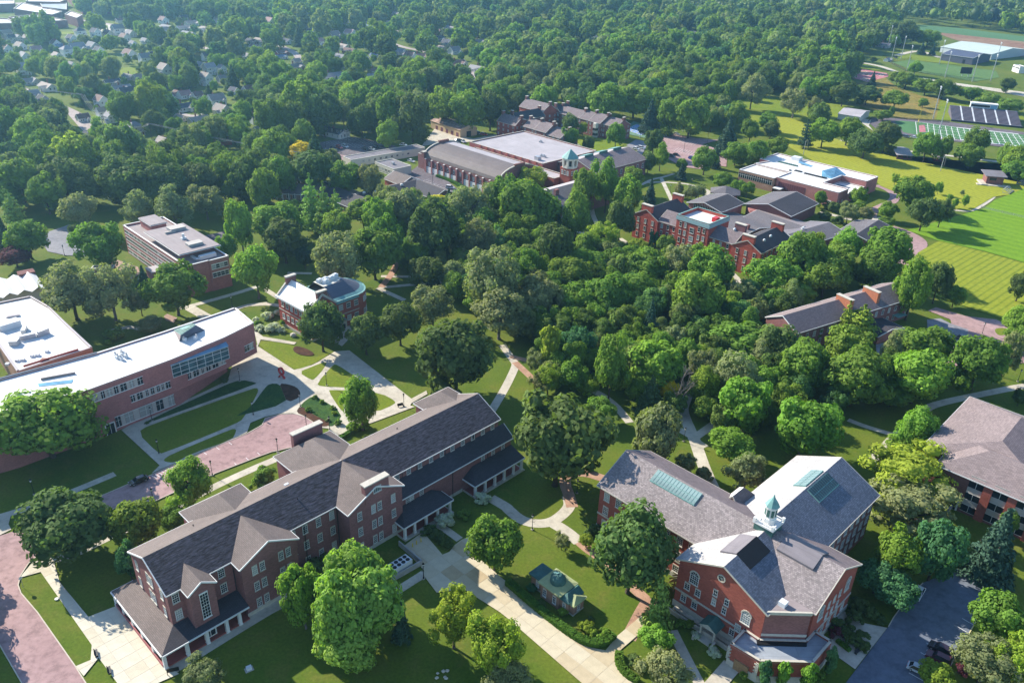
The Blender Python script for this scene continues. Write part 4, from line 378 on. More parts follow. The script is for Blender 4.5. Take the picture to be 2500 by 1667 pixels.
PT={'lamp': [(6.3, 151.8), (17.7, 166.1), (49.0, 190.9), (-56.1, 214.4), (-31.1, 203.8), (-50.1, 190.6), (-61.5, 179.1), (-56.6, 190.8), (-100.4, 192.1), (-82.9, 215.2), (-115.7, 158.5), (-85.6, 156.6), (-75.4, 168.4), (-92.4, 176.8), (-73.3, 196.7), (-61.1, 201.9), (-45.6, 124.7), (-17.6, 134.4), (-183.7, 309.5), (-101.5, 266.5), (164.1, 231.5), (169.4, 265.7), (94.8, 436.0), (81.3, 423.5)], 'lotlamp': [(103.2, 509.6), (121.0, 527.0), (79.8, 541.8), (111.7, 563.3), (-89.0, 470.8), (-115.7, 487.5), (-97.4, 517.3), (-104.9, 499.6), (-44.0, 415.3), (-28.4, 403.8)], 'bench': [(-32.1, 203.8), (-78.4, 111.2), (-74.1, 107.3), (71.6, 118.0)], 'bollard': [(-21.2, 144.3), (-20.4, 145.2), (-19.5, 146.1)], 'bush': [(8.1, 127.9, 1.09, 0), (12.5, 125.5, 1.14, 2), (21.2, 120.4, 1.11, 2), (19.8, 119.1, 0.93, 2), (18.3, 124.2, 0.72, 0), (17.4, 121.4, 1.41, 3), (16.5, 122.0, 1.06, 3), (18.5, 120.2, 1.05, 3), (20.4, 121.4, 0.59, 1), (18.1, 122.4, 0.59, 1), (42.3, 118.0, 0.69, 2), (6.0, 132.0, 1.12, 5), (21.2, 151.5, 1.5, 0), (19.5, 150.2, 1.22, 0), (26.1, 113.6, 1.24, 0), (27.1, 112.3, 1.34, 0), (25.8, 114.7, 0.91, 0), (38.6, 123.3, 1.19, 1), (36.8, 123.5, 1.07, 1), (46.9, 110.9, 1.0, 1), (-17.8, 149.9, 1.49, 0), (-15.7, 147.6, 1.47, 0), (-14.3, 146.1, 1.46, 0), (-13.1, 145.0, 1.19, 0), (-16.9, 148.8, 1.08, 0), (-19.1, 148.6, 0.94, 0), (-40.7, 134.8, 2.9, 0), (-10.1, 155.3, 1.52, 1), (-40.1, 139.2, 1.41, 0), (69.2, 124.6, 1.79, 0), (70.9, 122.5, 1.77, 0), (73.1, 120.8, 1.76, 0), (71.4, 120.4, 1.52, 0), (73.2, 119.0, 1.28, 0), (68.5, 122.4, 1.42, 8), (73.6, 130.9, 1.6, 0), (73.7, 126.4, 1.81, 0), (77.7, 127.5, 1.82, 0), (73.1, 133.2, 1.87, 0), (76.1, 130.3, 1.97, 0), (62.0, 111.5, 1.0, 1), (61.2, 109.9, 0.99, 1), (79.5, 126.3, 1.33, 0), (-57.9, 206.8, 0.85, 1), (-58.2, 199.8, 0.91, 1), (-51.5, 201.4, 0.75, 2), (-48.2, 193.5, 1.14, 1), (-51.6, 195.0, 0.65, 4), (-61.1, 166.1, 3.2, 1), (-62.6, 164.1, 1.73, 1), (-50.4, 198.4, 0.83, 3), (-55.3, 204.4, 0.85, 3), (-43.4, 191.1, 1.93, 2), (-40.7, 192.5, 1.78, 2), (-79.5, 254.1, 1.55, 2), (-88.5, 251.7, 1.73, 2), (21.2, 176.0, 1.21, 4), (51.2, 174.2, 2.26, 4), (160.2, 400.4, 3.67, 0), (152.1, 389.3, 3.03, 0), (159.1, 403.8, 3.12, 0), (156.7, 383.2, 2.72, 0), (167.4, 406.5, 2.29, 1), (-132.1, 239.9, 2.87, 1), (-132.5, 235.8, 1.13, 2), (-134.6, 241.4, 1.73, 1), (-87.3, 214.2, 1.23, 0), (-101.1, 190.5, 0.64, 0)], 'flower': [(-86.3, 258.9, 2.17), (-84.1, 260.9, 1.78), (-81.6, 250.5, 2.3), (-83.4, 248.7, 1.91), (-86.6, 249.3, 1.72), (-78.9, 249.0, 1.34), (-89.7, 256.0, 1.37), (-14.5, 153.0, 2.33), (-6.0, 161.7, 2.0), (42.4, 116.3, 1.26), (39.6, 120.6, 1.05)], 'hedge': [(1.7, 1.3, [(0.9, 133.7), (4.2, 130.0), (8.3, 125.6), (12.2, 121.7), (15.6, 118.7), (18.3, 117.5), (20.9, 118.2), (22.5, 119.9)]), (1.6, 1.1, [(23.3, 115.6), (23.0, 112.8), (24.2, 110.6), (26.2, 109.1)]), (1.2, 1.0, [(-46.0, 186.5), (-43.6, 190.3), (-39.9, 193.4)]), (1.6, 1.5, [(-44.2, 437.7), (-36.2, 430.2), (-26.9, 416.3)]), (1.0, 0.9, [(68.4, 120.6), (70.0, 118.3)])], 'sign': [(-101.7, 127.9)], 'q': [(-70.7, 217.9)], 'hvac': [(-23.5, 136.4)], 'pit': [(-24.4, 144.8), (-18.5, 138.8), (-24.5, 133.2)], 'gboard': [(-62.0, 107.3)], 'pedestal': [(-48.2, 109.0)], 'rock': [(-74.2, 245.9)], 'rocks': [(-11.4, 109.4)], 'hyd': [(-93.2, 125.0)], 'car': [(-92.5, 164.4, -2.4, 0), (90.7, 134.5, -2.26, 1), (88.6, 118.9, 2.39, 7), (87.1, 116.6, 2.5, 3), (82.1, 113.6, -0.6, 2), (159.0, 260.4, 2.28, 6), (153.6, 257.4, 1.92, 6), (-35.1, 416.9, -0.29, 1), (-110.6, 485.9, -0.82, 6), (-108.0, 489.7, -0.76, 4), (-104.9, 492.4, -0.77, 1), (-91.8, 488.3, -0.47, 0), (-88.4, 488.8, -0.63, 1), (-86.1, 493.0, -0.44, 0), (-82.0, 496.2, -0.41, 6), (-70.9, 501.1, -0.19, 1), (-26.5, 536.6, -0.95, 6), (-22.7, 534.1, -0.59, 4), (-39.0, 515.1, -2.55, 6), (-35.1, 514.2, -1.02, 1), (-61.5, 465.4, -0.67, 1), (-103.7, 451.5, 0.91, 3), (101.5, 553.1, -0.51, 6), (105.9, 553.7, -0.67, 1), (73.5, 510.8, -0.76, 1), (77.1, 513.3, -0.69, 1), (93.4, 495.6, -0.76, 6), (96.7, 499.2, -0.77, 0), (105.1, 491.7, -0.81, 5), (266.1, 568.3, -0.8, 6), (271.3, 567.4, -0.72, 1), (408.2, 942.6, -1.31, 0), (435.6, 1048.3, -0.42, 6), (-495.5, 978.2, 1.63, 6), (-505.4, 998.9, 1.68, 0), (-495.1, 1009.8, -0.59, 1), (-502.0, 1007.9, 1.37, 4)], 'pole': [(-253.2, 498.6), (-240.4, 481.4), (-299.3, 569.4), (-228.8, 485.6), (-222.9, 494.5), (-180.9, 693.0), (-172.9, 692.0), (-94.1, 839.0)], 'school': [([(-545.2, 1078.7), (-637.8, 1224.7), (-609.3, 1419.9), (-478.1, 1144.7)], 24, 'brick_brown', 'roof_pale'), ([(-577.3, 974.0), (-562.6, 1006.5), (-505.5, 962.9), (-536.4, 938.8)], 7, 'brick_brown', 'roof_white'), ([(-611.6, 973.3), (-574.2, 968.0), (-546.5, 934.8), (-577.8, 916.3)], 6, 'brick_brown', 'roof_pale'), ([(-614.3, 1050.9), (-639.5, 1116.8), (-549.8, 1040.1), (-544.4, 1006.2)], 7, 'brick_brown', 'roof_white'), ([(-525.9, 998.5), (-535.5, 1030.9), (-505.6, 998.9), (-497.1, 968.3)], 9, 'brick_brown', 'roof_white'), ([(-659.9, 1067.5), (-679.4, 1112.9), (-652.1, 1122.4), (-630.9, 1084.1)], 9, 'brick_brown', 'roof_white'), ([(-637.3, 1121.1), (-654.2, 1160.4), (-605.0, 1162.4), (-596.5, 1127.9)], 8, 'brick_brown', 'roof_white'), ([(-608.8, 1102.2), (-583.0, 1118.0), (-548.7, 1049.1), (-588.3, 1068.4)], 8, 'brick_brown', 'roof_blue')], 'yard': [[(294.7, 620.5), (277.1, 576.2)], [(301.0, 614.7), (283.5, 572.0)], [(304.2, 612.0), (286.7, 569.5)], [(307.8, 610.0), (290.5, 568.0)], [(311.4, 608.7), (294.3, 566.5)], [(314.9, 606.8), (298.4, 565.8)], [(318.2, 605.1), (302.4, 565.0)], [(321.6, 601.9), (305.5, 562.7)], [(325.1, 600.6), (309.4, 561.6)], [(328.8, 598.9), (313.3, 560.5)], [(332.4, 597.1), (317.5, 559.9)], [(336.1, 595.7), (321.5, 559.2)], [(339.9, 594.4), (325.8, 559.0)], [(343.4, 592.4), (330.0, 558.4)], [(347.0, 590.8), (334.2, 557.7)], [(350.8, 589.6), (338.3, 556.7)], [(353.8, 587.8), (342.1, 555.6)]], 'side': [[(294.7, 620.5), (318.2, 605.1), (353.5, 586.9)], [(277.1, 576.2), (302.4, 565.0), (336.1, 555.6)]], 'thick': [[(318.4, 605.1), (335.8, 598.5), (355.5, 590.6)], [(303.7, 567.3), (308.5, 566.3)], [(318.1, 560.3), (329.3, 557.1), (335.2, 553.9)]], 'logo': [(291.7, 607.7), (297.2, 610.4), (287.9, 587.2), (282.6, 585.6)], 'stand': [(324.8, 628.9), (369.8, 612.5), (386.6, 642.2), (339.7, 657.8)], 'press': [(334.0, 617.0), (352.4, 612.0)], 'goal': [(292.0, 610.6)], 'flight': [(312.1, 631.0), (293.7, 580.2), (440.9, 908.9), (408.5, 824.3), (426.6, 807.2), (447.4, 813.9), (395.0, 921.1), (409.4, 931.5), (385.4, 857.1), (498.5, 906.5), (432.8, 1026.8)], 'fieldpole': [(178.3, 511.3), (252.1, 484.2)], 'tennis': [(77.4, 573.0), (82.8, 582.2), (92.2, 565.4), (83.4, 546.9), (75.0, 555.0)], 'courts': [[(313.8, 836.7), (329.2, 855.7), (332.6, 846.8), (318.5, 828.3)], [(325.4, 829.7), (337.4, 847.7), (344.3, 839.5), (332.3, 818.8)], [(344.0, 827.1), (351.3, 837.8), (355.7, 833.7), (346.0, 818.5)], [(308.3, 811.3), (317.3, 822.0), (319.7, 810.5), (311.8, 803.2)], [(317.4, 798.4), (325.8, 809.9), (327.5, 800.3), (319.7, 787.5)]], 'metal1': [(483.7, 1003.5), (517.9, 954.4), (565.6, 1013.1), (534.1, 1068.6)], 'metal2': [(454.8, 937.3), (476.8, 912.7), (498.7, 950.4), (477.7, 977.3)], 'fieldhouse': [(236.5, 621.1), (249.4, 612.1), (259.7, 636.0), (246.9, 645.7)], 'shelter': [(235.1, 508.6), (245.0, 507.3), (254.1, 527.4), (244.3, 528.9)], 'shelter2': [(257.3, 506.2), (263.8, 504.5), (270.9, 518.6), (264.7, 520.5)], 'soc': [(263.4, 458.4), (278.7, 454.8), (287.9, 470.0), (274.9, 475.2)], 'socroof': [(266.8, 460.6), (277.5, 457.4), (285.7, 470.7), (275.6, 471.8)], 'bleach': [(268.3, 443.3), (286.3, 462.1)], 'fence': [(242.2, 414.7), (257.1, 400.4), (265.9, 391.3)], 'ofence': [(388.2, 905.2), (384.2, 856.9), (395.3, 846.3), (429.9, 810.6), (429.5, 807.7)], 'ofence2': [(391.3, 913.0), (401.5, 922.5), (423.7, 938.3)], 'sfence': [(256.4, 613.2), (264.5, 627.2), (276.3, 632.8), (291.0, 627.5), (319.8, 620.7)], 'tfence': [(72.8, 607.3), (82.2, 590.8), (94.7, 572.2), (100.3, 563.3)], 'house1': [(-211.4, 510.1), (-194.5, 477.1), (-191.6, 493.3)], 'press2': [(502.3, 880.0), (502.2, 866.9)], 'scb': [(426.9, 833.8), (437.3, 832.7)]}
GROVE=[[(-71.2, 408.7), (12.1, 425.7), (20.5, 342.3), (19.8, 278.6), (11.0, 246.5), (-3.7, 242.4), (-22.7, 279.1), (-37.6, 294.1), (-54.5, 315.2)], [(19.8, 321.8), (55.7, 330.0), (90.2, 300.6), (101.1, 277.4), (113.0, 264.0), (99.0, 220.9), (72.0, 195.3), (50.3, 191.8), (33.8, 209.1), (10.4, 215.1), (8.0, 246.3)], [(113.0, 264.0), (176.2, 265.2), (162.6, 230.5), (127.0, 222.7), (94.0, 205.7)], [(58.8, 325.3), (92.2, 309.5), (125.5, 331.3), (175.2, 356.9), (162.3, 315.5), (104.4, 289.3)]]
SCHOOL=[(-761.4, 1197.3), (-625.8, 1245.3), (-540.8, 1073.9), (-482.5, 1032.5), (-434.9, 952.7), (-480.0, 931.5), (-549.0, 904.7), (-579.5, 896.8)]
OPENLAND=[(332.1, 900.7), (401.2, 1002.0), (444.8, 1020.7), (524.0, 1240.3), (575.8, 1300.1), (635.6, 1283.2), (686.7, 1199.1), (741.3, 1127.0), (468.6, 684.4), (402.0, 669.9), (310.0, 621.1), (248.3, 649.9), (300.3, 764.9), (306.7, 841.7)]
HOUSE1=[(-198.8, 479.1), (-185.5, 487.4), (-153.2, 522.7), (-126.0, 520.6)]
BAYS=[('road', 0, (-81.1, 178.1), (-75.9, 182.9), 3, (0.768, -0.64), 1.6), ('road', 0, (-90.5, 167.3), (-86.3, 171.7), 8, (0.865, -0.501), 2.2), ('road', 0, (-71.5, 173.8), (-66.9, 178.7), 3, (0.707, -0.707), 1.4), ('parking_lot', 0, (80.0, 113.4), (86.8, 121.1), 4, (0.743, -0.669), 2.7), ('parking_lot', 0, (96.9, 124.0), (107.7, 135.5), 6, (-0.664, 0.747), 2.4), ('parking_lot', 4, (-120.0, 499.7), (-97.3, 491.2), 13, (0.347, 0.938), 8.6), ('parking_lot', 4, (-115.0, 512.1), (-90.9, 501.4), 13, (0.386, 0.923), 7.3), ('parking_lot', 6, (-48.2, 432.5), (-27.8, 404.3), 13, (-0.587, -0.81), 4.9), ('parking_lot', 8, (99.4, 547.6), (116.1, 533.5), 14, (-0.452, -0.892), 9.1), ('parking_lot', 8, (101.4, 518.8), (117.2, 502.1), 14, (-0.435, -0.901), 9.7)]
BARE=(48.6,204.3)

# ================================================================ ground, pavements
g = MB().mat('grass'); g.face([(-9000, -400, 0), (9000, -400, 0), (9000, 12000, 0), (-9000, 12000, 0)]); tag(g.obj('ground'), kind='structure')
for j, (nm, mt, w, pts) in enumerate(RIB): ribbon(nm, pts, w, 0.02+0.002*j, mt)
PAV = {}
for i, (nm, mt, pts) in enumerate(POLY):
    if mt in ('lawn', 'bedgreen', 'mulch') and len(pts) > 3: pts = smooth_poly(pts)
    o = poly_obj(nm, pts, 0.16+0.002*i, mt); PAV.setdefault(nm, []).append((o, pts, 0.16+0.002*i))
def inpoly(x, y, P):
    c = False; n = len(P)
    for i in range(n):
        x1, y1 = P[i]; x2, y2 = P[(i+1) % n]
        if (y1 > y) != (y2 > y) and x < (x2-x1)*(y-y1)/(y2-y1)+x1: c = not c
    return c
def clip(P, x0, x1, y0, y1):
    for ax, v, sg in ((0, x0, 1), (0, x1, -1), (1, y0, 1), (1, y1, -1)):
        o = []
        for i in range(len(P)):
            a, b = P[i], P[(i+1) % len(P)]; ia = sg*(a[ax]-v) >= 0; ib = sg*(b[ax]-v) >= 0
            if ia: o.append(a)
            if ia != ib:
                t = (v-a[ax])/(b[ax]-a[ax]); o.append((a[0]+t*(b[0]-a[0]), a[1]+t*(b[1]-a[1])))
        P = o
        if len(P) < 3: return []
    return P
def slabs(parent, pts, z, mat, ang, sx, sy, gap, x_phase=0.0):
    c, s = math.cos(ang), math.sin(ang); Q = [(x*c+y*s, -x*s+y*c) for x, y in pts]
    xs = [p[0] for p in Q]; ys = [p[1] for p in Q]; i = math.floor(min(xs)/sx); k = 0
    while i*sx < max(xs):
        j = math.floor(min(ys)/sy)
        while j*sy < max(ys):
            P = clip(Q, i*sx+gap, (i+1)*sx-gap, j*sy+gap, (j+1)*sy-gap); ar = abs(sum(P[a][0]*P[(a+1) % len(P)][1]-P[(a+1) % len(P)][0]*P[a][1] for a in range(len(P))))/2 if P else 0
            j += 1
            if ar < 0.35: continue
            W = [(x*c-y*s, x*s+y*c) for x, y in P]; mx = sum(p[0] for p in W)/len(W); my = sum(p[1] for p in W)/len(W)
            m = MB().mat(mat).prism([(x-mx, y-my) for x, y in W], 0, 0.02+rng.uniform(0, 0.008), False); o = m.obj('slab', parent, (mx, my, z)); k += 1
            if k > 290: return
        i += 1
def slabmat(key, cols):
    t = NT(key, 0.85, 0.1); oi = t.new('ShaderNodeObjectInfo'); n = t.noise(t.coord('Object'), 0.5, 5); c = t.ramp(oi.outputs['Random'], [(0.0, cols[0]), (0.5, cols[1]), (1.0, cols[2])]); d = t.ramp(n, [(0.3, (0.9,)*3), (0.7, (1.08,)*3)])
    MAT[key] = t.out(t.mix(1.0, c, d, 'MULTIPLY'))
slabmat('slab_pale', [(0.56, 0.50, 0.37), (0.60, 0.55, 0.43), (0.62, 0.57, 0.45)]); slabmat('slab_warm', [(0.46, 0.36, 0.22), (0.54, 0.46, 0.31), (0.57, 0.50, 0.36)])
slabs(PAV['plaza'][0][0], PAV['plaza'][0][1], PAV['plaza'][0][2], 'slab_pale', R(46.5), 3.6, 3.0, 0.03)
slabs(PAV['driveway'][0][0], PAV['driveway'][0][1], PAV['driveway'][0][2], 'slab_warm', R(-44), 4.2, 3.4, 0.035)
def kerb(pts, z, mat, parent, closed=True, h=0.14, w=0.2):
    m = MB().mat(mat)
    for i in range(len(pts) if closed else len(pts)-1):
        p, q = pts[i], pts[(i+1) % len(pts)]; m.bar((*p, z+h/2-0.05), (*q, z+h/2-0.05+0.0007*i), w, h)
    return m.obj('kerb', parent)
rd, rp, rz_ = PAV['road'][0]; kerb(rp[:10]+rp[10:20], rz_, 'kerb', rd, False); kerb(rp[20:35], rz_, 'kerb', rd, False)
pl = PAV['parking_lot'][0]; kerb(pl[1][:5], pl[2], 'kerb_yellow', pl[0], False); kerb(pl[1][7:], pl[2], 'kerb', pl[0], False)
def paint(parent, segs, z, w=0.14, mat='line', name='marking'):
    m = MB().mat(mat)
    for k, (p, q) in enumerate(segs):
        d = (Vector(q)-Vector(p)).normalized(); n = Vector((-d.y, d.x))*w/2; m.face([(p[0]+n.x, p[1]+n.y, z+0.0004*k), (p[0]-n.x, p[1]-n.y, z+0.0004*k), (q[0]-n.x, q[1]-n.y, z+0.0004*k), (q[0]+n.x, q[1]+n.y, z+0.0004*k)])
    return m.obj(name, parent)
# ================================================================ haze
hz = bpy.data.meshes.new('haze'); hm = MB(); hm.box(-2600, 2600, -120, 3600, -1.0, 132.0)
hz = hm.mesh('haze'); ho = put('haze', hz); tag(ho, kind='stuff')
hmat = bpy.data.materials.new('haze'); hmat.use_nodes = True; nn = hmat.node_tree.nodes; nn.clear()
pv = nn.new('ShaderNodeVolumePrincipled'); pv.inputs['Density'].default_value = HAZE_D; pv.inputs['Color'].default_value = (0.35, 0.72, 1.0, 1); pv.inputs['Anisotropy'].default_value = 0.6
mo = nn.new('ShaderNodeOutputMaterial'); hmat.node_tree.links.new(pv.outputs[0], mo.inputs['Volume'])
hz.materials.clear(); hz.materials.append(hmat)
# ================================================================ long brick hall (front left)
b = Bld('brick_hall', -64.1, 114.6, 46.5, 'long three-storey brick hall with dark shingle roof, cross gables and colonnaded porch', 'building'); H1 = b
BW, BR, BR2 = 'brick_plum', 'shingle_old_shaded', 'shingle_brown'  # BR has the front slope's shade in its colour, BR2 does not
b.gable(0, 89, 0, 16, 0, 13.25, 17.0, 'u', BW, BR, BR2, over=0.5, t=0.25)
b.gable(13.6, 26.2, -3.5, 7.5, 0, 13.25, 16.5, 'v', BW, BR2, over=0.5)
b.gable(3.0, 8.0, -3.2, 3.6, 4.4, 13.25, 14.9, 'v', BW, BR2, over=0.45)
b.gable(38.7, 53.3, -4.6, 8.0, 0, 13.25, 16.9, 'v', BW, BR2, over=0.5)
b.gable(38.8, 54.0, 8.0, 25.0, 0, 12.9, 16.4, 'v', BW, BR2, hip1=4.2)
b.gable(13.4, 27.0, 8.0, 21.0, 0, 12.9, 16.2, 'v', BW, BR2, hip1=4.2)
b.gable(78.5, 90.0, 8.0, 20.8, 0, 12.9, 15.6, 'v', BW, BR2, hip1=3.5)
# raised brick block on the second gable, chimney block on the back gable
b.W.mat(BW).box(43.2, 49.6, -4.72, -3.3, 13.0, 17.9); b.T.mat('stone').box(43.0, 49.8, -4.9, -3.15, 17.9, 18.2)
b.W.mat(BW).box(43.4, 51.6, 24.2, 25.4, 10, 17.0); b.T.mat('stone').box(43.2, 51.8, 24.0, 25.6, 17.0, 17.25)
# aisle roof and wall on the right half
b.W.mat(BW).box(53.3, 90.5, -3.3, 0.0, 0, 8.35); m = b.Rf.mat('shingle_dark'); m.slab([(53.35, -3.8, 8.3), (90.9, -3.8, 8.3), (90.9, -0.01, 10.95), (53.35, -0.01, 10.95)], 0.2); b.T.mat('white').bar((53.4, -3.85, 8.15), (90.9, -3.85, 8.15), 0.2, 0.24)
b.T.bar((90.95, -3.8, 8.2), (90.95, 0, 10.85), 0.14, 0.3)
# galleries with columns
def gallery(x0, x1, v0, v1, ze, zr, h0, h1, cols, nm='gallery'):
    rf = MB().mat('shingle_dark'); rf.slab([(x0, v0, ze), (x1, v0, ze), (x1-h1, v1, zr), (x0+h0, v1, zr)], 0.18)
    if h0: rf.slab([(x0, v1, ze), (x0, v0, ze), (x0+h0, v1, zr)], 0.18)
    if h1: rf.slab([(x1, v0, ze), (x1, v1, ze), (x1-h1, v1, zr)], 0.18)
    o = rf.obj('gallery_roof', b.root); t = MB().mat('white'); t.bar((x0, v0-.05, ze-.2), (x1, v0-.05, ze-.2), 0.25, 0.32); t.bar((x0-.05, v0, ze-.2), (x0-.05, v1, ze-.2), 0.25, 0.32); t.bar((x1+.05, v0, ze-.2), (x1+.05, v1, ze-.2), 0.25, 0.32); t.obj('trim', o)
    cm = MB().mat('white').box(-.28, .28, -.28, .28, 0, ze-.3).box(-.36, .36, -.36, .36, 0, 0.25).box(-.36, .36, -.36, .36, ze-.55, ze-.3).mesh('column')
    for c in cols: put('column', cm, b.root, (c, v0+0.5, 0.2))
    MBf = MB().mat('conc').box(x0, x1, v0-0.3, v1, 0, 0.22).obj('floor_slab', b.root); MB().mat('tile_red').box(x0+.4, x1-.4, v0+.8, v1-.05, 0.21, 0.25).obj('floor_tiles', b.root)
gallery(51.0, 66.2, -7.8, -3.31, 3.9, 6.0, 3.2, 3.2, (51.6, 54.5, 58.0, 61.6, 65.5)); gallery(73.4, 91.2, -7.8, -3.31, 3.9, 6.0, 3.2, 0.6, (74, 77.4, 80.8, 84.2, 87.6, 90.6))
# porch wrapping the left end
o = MB().mat('shingle_brown'); o.slab([(-4.6, -4.6, 3.85), (-4.6, 18.4, 3.85), (-0.02, 15.8, 5.1), (-0.02, -0.02, 5.1)], 0.18); o.mat('shingle_dark').slab([(-4.6, -4.6, 3.85), (13.55, -4.6, 3.85), (13.55, -0.02, 5.1), (-0.02, -0.02, 5.1)], 0.18); o.mat('shingle_brown').slab([(-4.6, 18.4, 3.85), (2, 18.4, 3.85), (-0.02, 15.8, 5.1)], 0.18); po = o.obj('porch_roof', b.root)
t = MB().mat('white').bar((-4.7, -4.6, 3.65), (-4.7, 18.4, 3.65), .25, .3).bar((-4.6, -4.7, 3.65), (13.5, -4.7, 3.65), .25, .3).bar((-4.6, 18.45, 3.65), (0, 18.45, 3.65), .25, .3); t.obj('trim', po)
cm = MB().mat('white').box(-.32, .32, -.32, .32, 0, 3.55).box(-.4, .4, -.4, .4, 0, .25).mesh('column')
for u in (-4.2, 0.3, 4.4, 8.6, 11.4): put('column', cm, b.root, (u, -4.2, 0.1))
for v in (0.5, 5.2, 9.6, 14.0, 18.0): put('column', cm, b.root, (-4.2, v, 0.1))
MB().mat('tile_red').box(-4.3, 13.5, -4.3, 0, 0, 0.3).box(-4.3, -0.01, 0, 18.2, 0, 0.301).obj('porch_floor', b.root); MB().mat('pink_brick_low').box(-4.62, -4.42, -3.8, 17.6, 0, 0.9).obj('porch_parapet', b.root)
def dbl(A, B, zs, offs, w=0.95):       # paired windows with a brick pier between
    b.wins(A, B, zs, [x-0.85 for x in offs]+[x+0.85 for x in offs], w, 2.0, 3, 4)
Z3 = (1.2, 5.6, 9.9)
b.wins((0, 0), (3, 0), (5.7, 10.0), (1.5,), 1.2, 2.2, 3, 4); b.wins((8, 0), (13.6, 0), (6.2, 10.2), (3.0,), 1.2, 2.1, 3, 4); b.wins((8, 0), (13.6, 0), (6.0,), (0.7,), 0.7, 2.1, 2, 4)
b.wins((3.0, -3.2), (8, -3.2), (5.6,), (2.6,), 1.5, 6.2, 3, 8, sill='white', lintel='white')
dbl((13.6, -3.5), (26.2, -3.5), Z3, (3.6, 9.6)); dbl((38.7, -4.6), (53.3, -4.6), Z3, (7.3,)); b.wins((38.7, -4.6), (53.3, -4.6), Z3, (2.7, 12.0), 1.0, 2.0, 3, 4); b.wins((43.2, -4.72), (49.6, -4.72), (15.2,), (3.2,), 1.9, 1.3, 4, 1, glass='glass_teal')
b.wins((26.2, 0), (38.7, 0), Z3, (1.2, 4.2, 7.6, 11.0), 1.05, 2.0, 3, 4)
b.wins((53.3, 0), (89, 0), (11.0,), spread(35.7, 10, 2.2), 1.0, 1.6, 3, 3); b.wins((53.3, -3.3), (90.5, -3.3), (5.6,), (2.6, 3.8, 6.8, 27.0, 30.6, 34.2), 1.0, 1.9, 3, 4)
b.wins((0, 16), (0, 0), (5.6, 10.0), (2.4, 13.4), 0.95, 2.2, 2, 4); b.wins((0, 16), (0, 0), (5.6, 10.0), (7.4, 8.9), 1.0, 2.4, 2, 4)
b.wins((54, 8), (54, 25), (2, 6, 10), (4, 9, 13), 1, 1.8); b.wins((38.8, 25), (38.8, 16), (6,), (3, 6), 1, 1.8)
dm = MB().mat('white').box(-1.3, 1.3, -.12, .02, 0, 2.5).mat('glass').box(-1.0, -.1, -.16, .02, .3, 2.2).box(.1, 1.0, -.16, .02, .3, 2.2).mesh('entrance_door'); put('entrance_door', dm, b.root, (5.5, -3.22, 0.3))
pm_ = MB().mat('dark_metal').box(-.06, .06, -.06, .06, 0, 1).mesh('downpipe')
for u, v, z0, z1 in ((13.45, -0.15, 0, 13), (26.35, -0.15, 0, 13), (30.2, -0.12, 0, 13), (38.55, -0.15, 0, 13), (57, -.12, 10.9, 13), (61.5, -.12, 10.9, 13), (70.5, -.12, 10.9, 13), (80, -.12, 10.9, 13), (70, -3.39, 0, 8.1), (82, -3.39, 0, 8.1)): put('downpipe', pm_, b.root, (u, v, z0), 0, (1, 1, z1-z0))
MB().mat('stone').box(-0.12, 13.5, -0.12, 0.0, 0, 0.9).obj('stone_base', b.root)
MB().mat('stone').box(13.48, 26.32, -3.62, -3.5, 0, 0.9).obj('stone_base', b.root)
MB().mat('stone').box(26.3, 38.6, -0.12, 0, 0, 0.9).obj('stone_base', b.root)
MB().mat('stone').box(38.58, 53.42, -4.72, -4.6, 0, 0.9).obj('stone_base', b.root)
MB().mat('stone').box(66.3, 73.2, -3.42, -3.3, 0, 0.9).obj('stone_base', b.root)
ve = MB().mat('hvac'); ve.box(32, 33, 9.4, 10.0, 16.2, 16.6); ve.obj('roof_vent', b.root)
vp = MB().mat('black').lathe(0, 0, [(.12, 0), (.12, .8)], 8).mesh('vent_pipe')
for u, v, z in ((32, 4.6, 15.2), (12, 12.5, 14.6), (64.5, 11, 15.4)): put('vent_pipe', vp, b.root, (u, v, z))
b.done()
# ================================================================ cross-shaped hall with cupola (right)
b = Bld('chapel_hall', 21.7, 153.5, -44.5, 'red brick hall of four slate-roofed gabled wings meeting under a white cupola', 'building'); H2 = b
ze, zr = 12.8, 17.6; KW = 'brick_red'
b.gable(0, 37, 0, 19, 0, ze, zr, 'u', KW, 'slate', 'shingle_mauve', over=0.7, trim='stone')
b.gable(27.2, 47, -6.9, 10, 0, ze, zr, 'v', KW, 'slate_sunlit', 'slate_shaded', over=0.7, trim='stone')  # left slope coloured as sunlit, right slope as shaded
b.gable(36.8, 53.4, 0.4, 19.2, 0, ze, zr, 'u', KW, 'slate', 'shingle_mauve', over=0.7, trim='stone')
b.gable(26.2, 45.8, 9.5, 44.8, 0, ze, zr, 'v', 'brick_plum', 'slate_sunlit', 'slate_shaded', over=0.7, trim='stone')  # same pair of sunlit and shaded slate tones on this wing
b.gable(22.5, 27.5, 16.0, 24.0, 0, 12.2, 15.4, 'v', KW, 'roof_white', 'shingle_grey', hip1=3.5, over=0.3, trim='stone')
# filled corner with a flat roof
b.flat([(46.9, -6.8), (53.2, -0.5), (49, 6), (42, 0)], 0, 12.7, 'brick_plum', 'roof_tan', 0); b.T.mat('stone').bar((46.9, -6.95, 12.5), (53.3, -0.55, 12.5), 0.4, 0.7); b.T.bar((46.9, -6.8, 6.6), (53.3, -0.5, 6.6), 0.12, 0.6)
MB().mat('hvac').box(47.6, 49.0, -3.6, -2.2, 12.7, 13.7).obj('roof_vent', b.root)
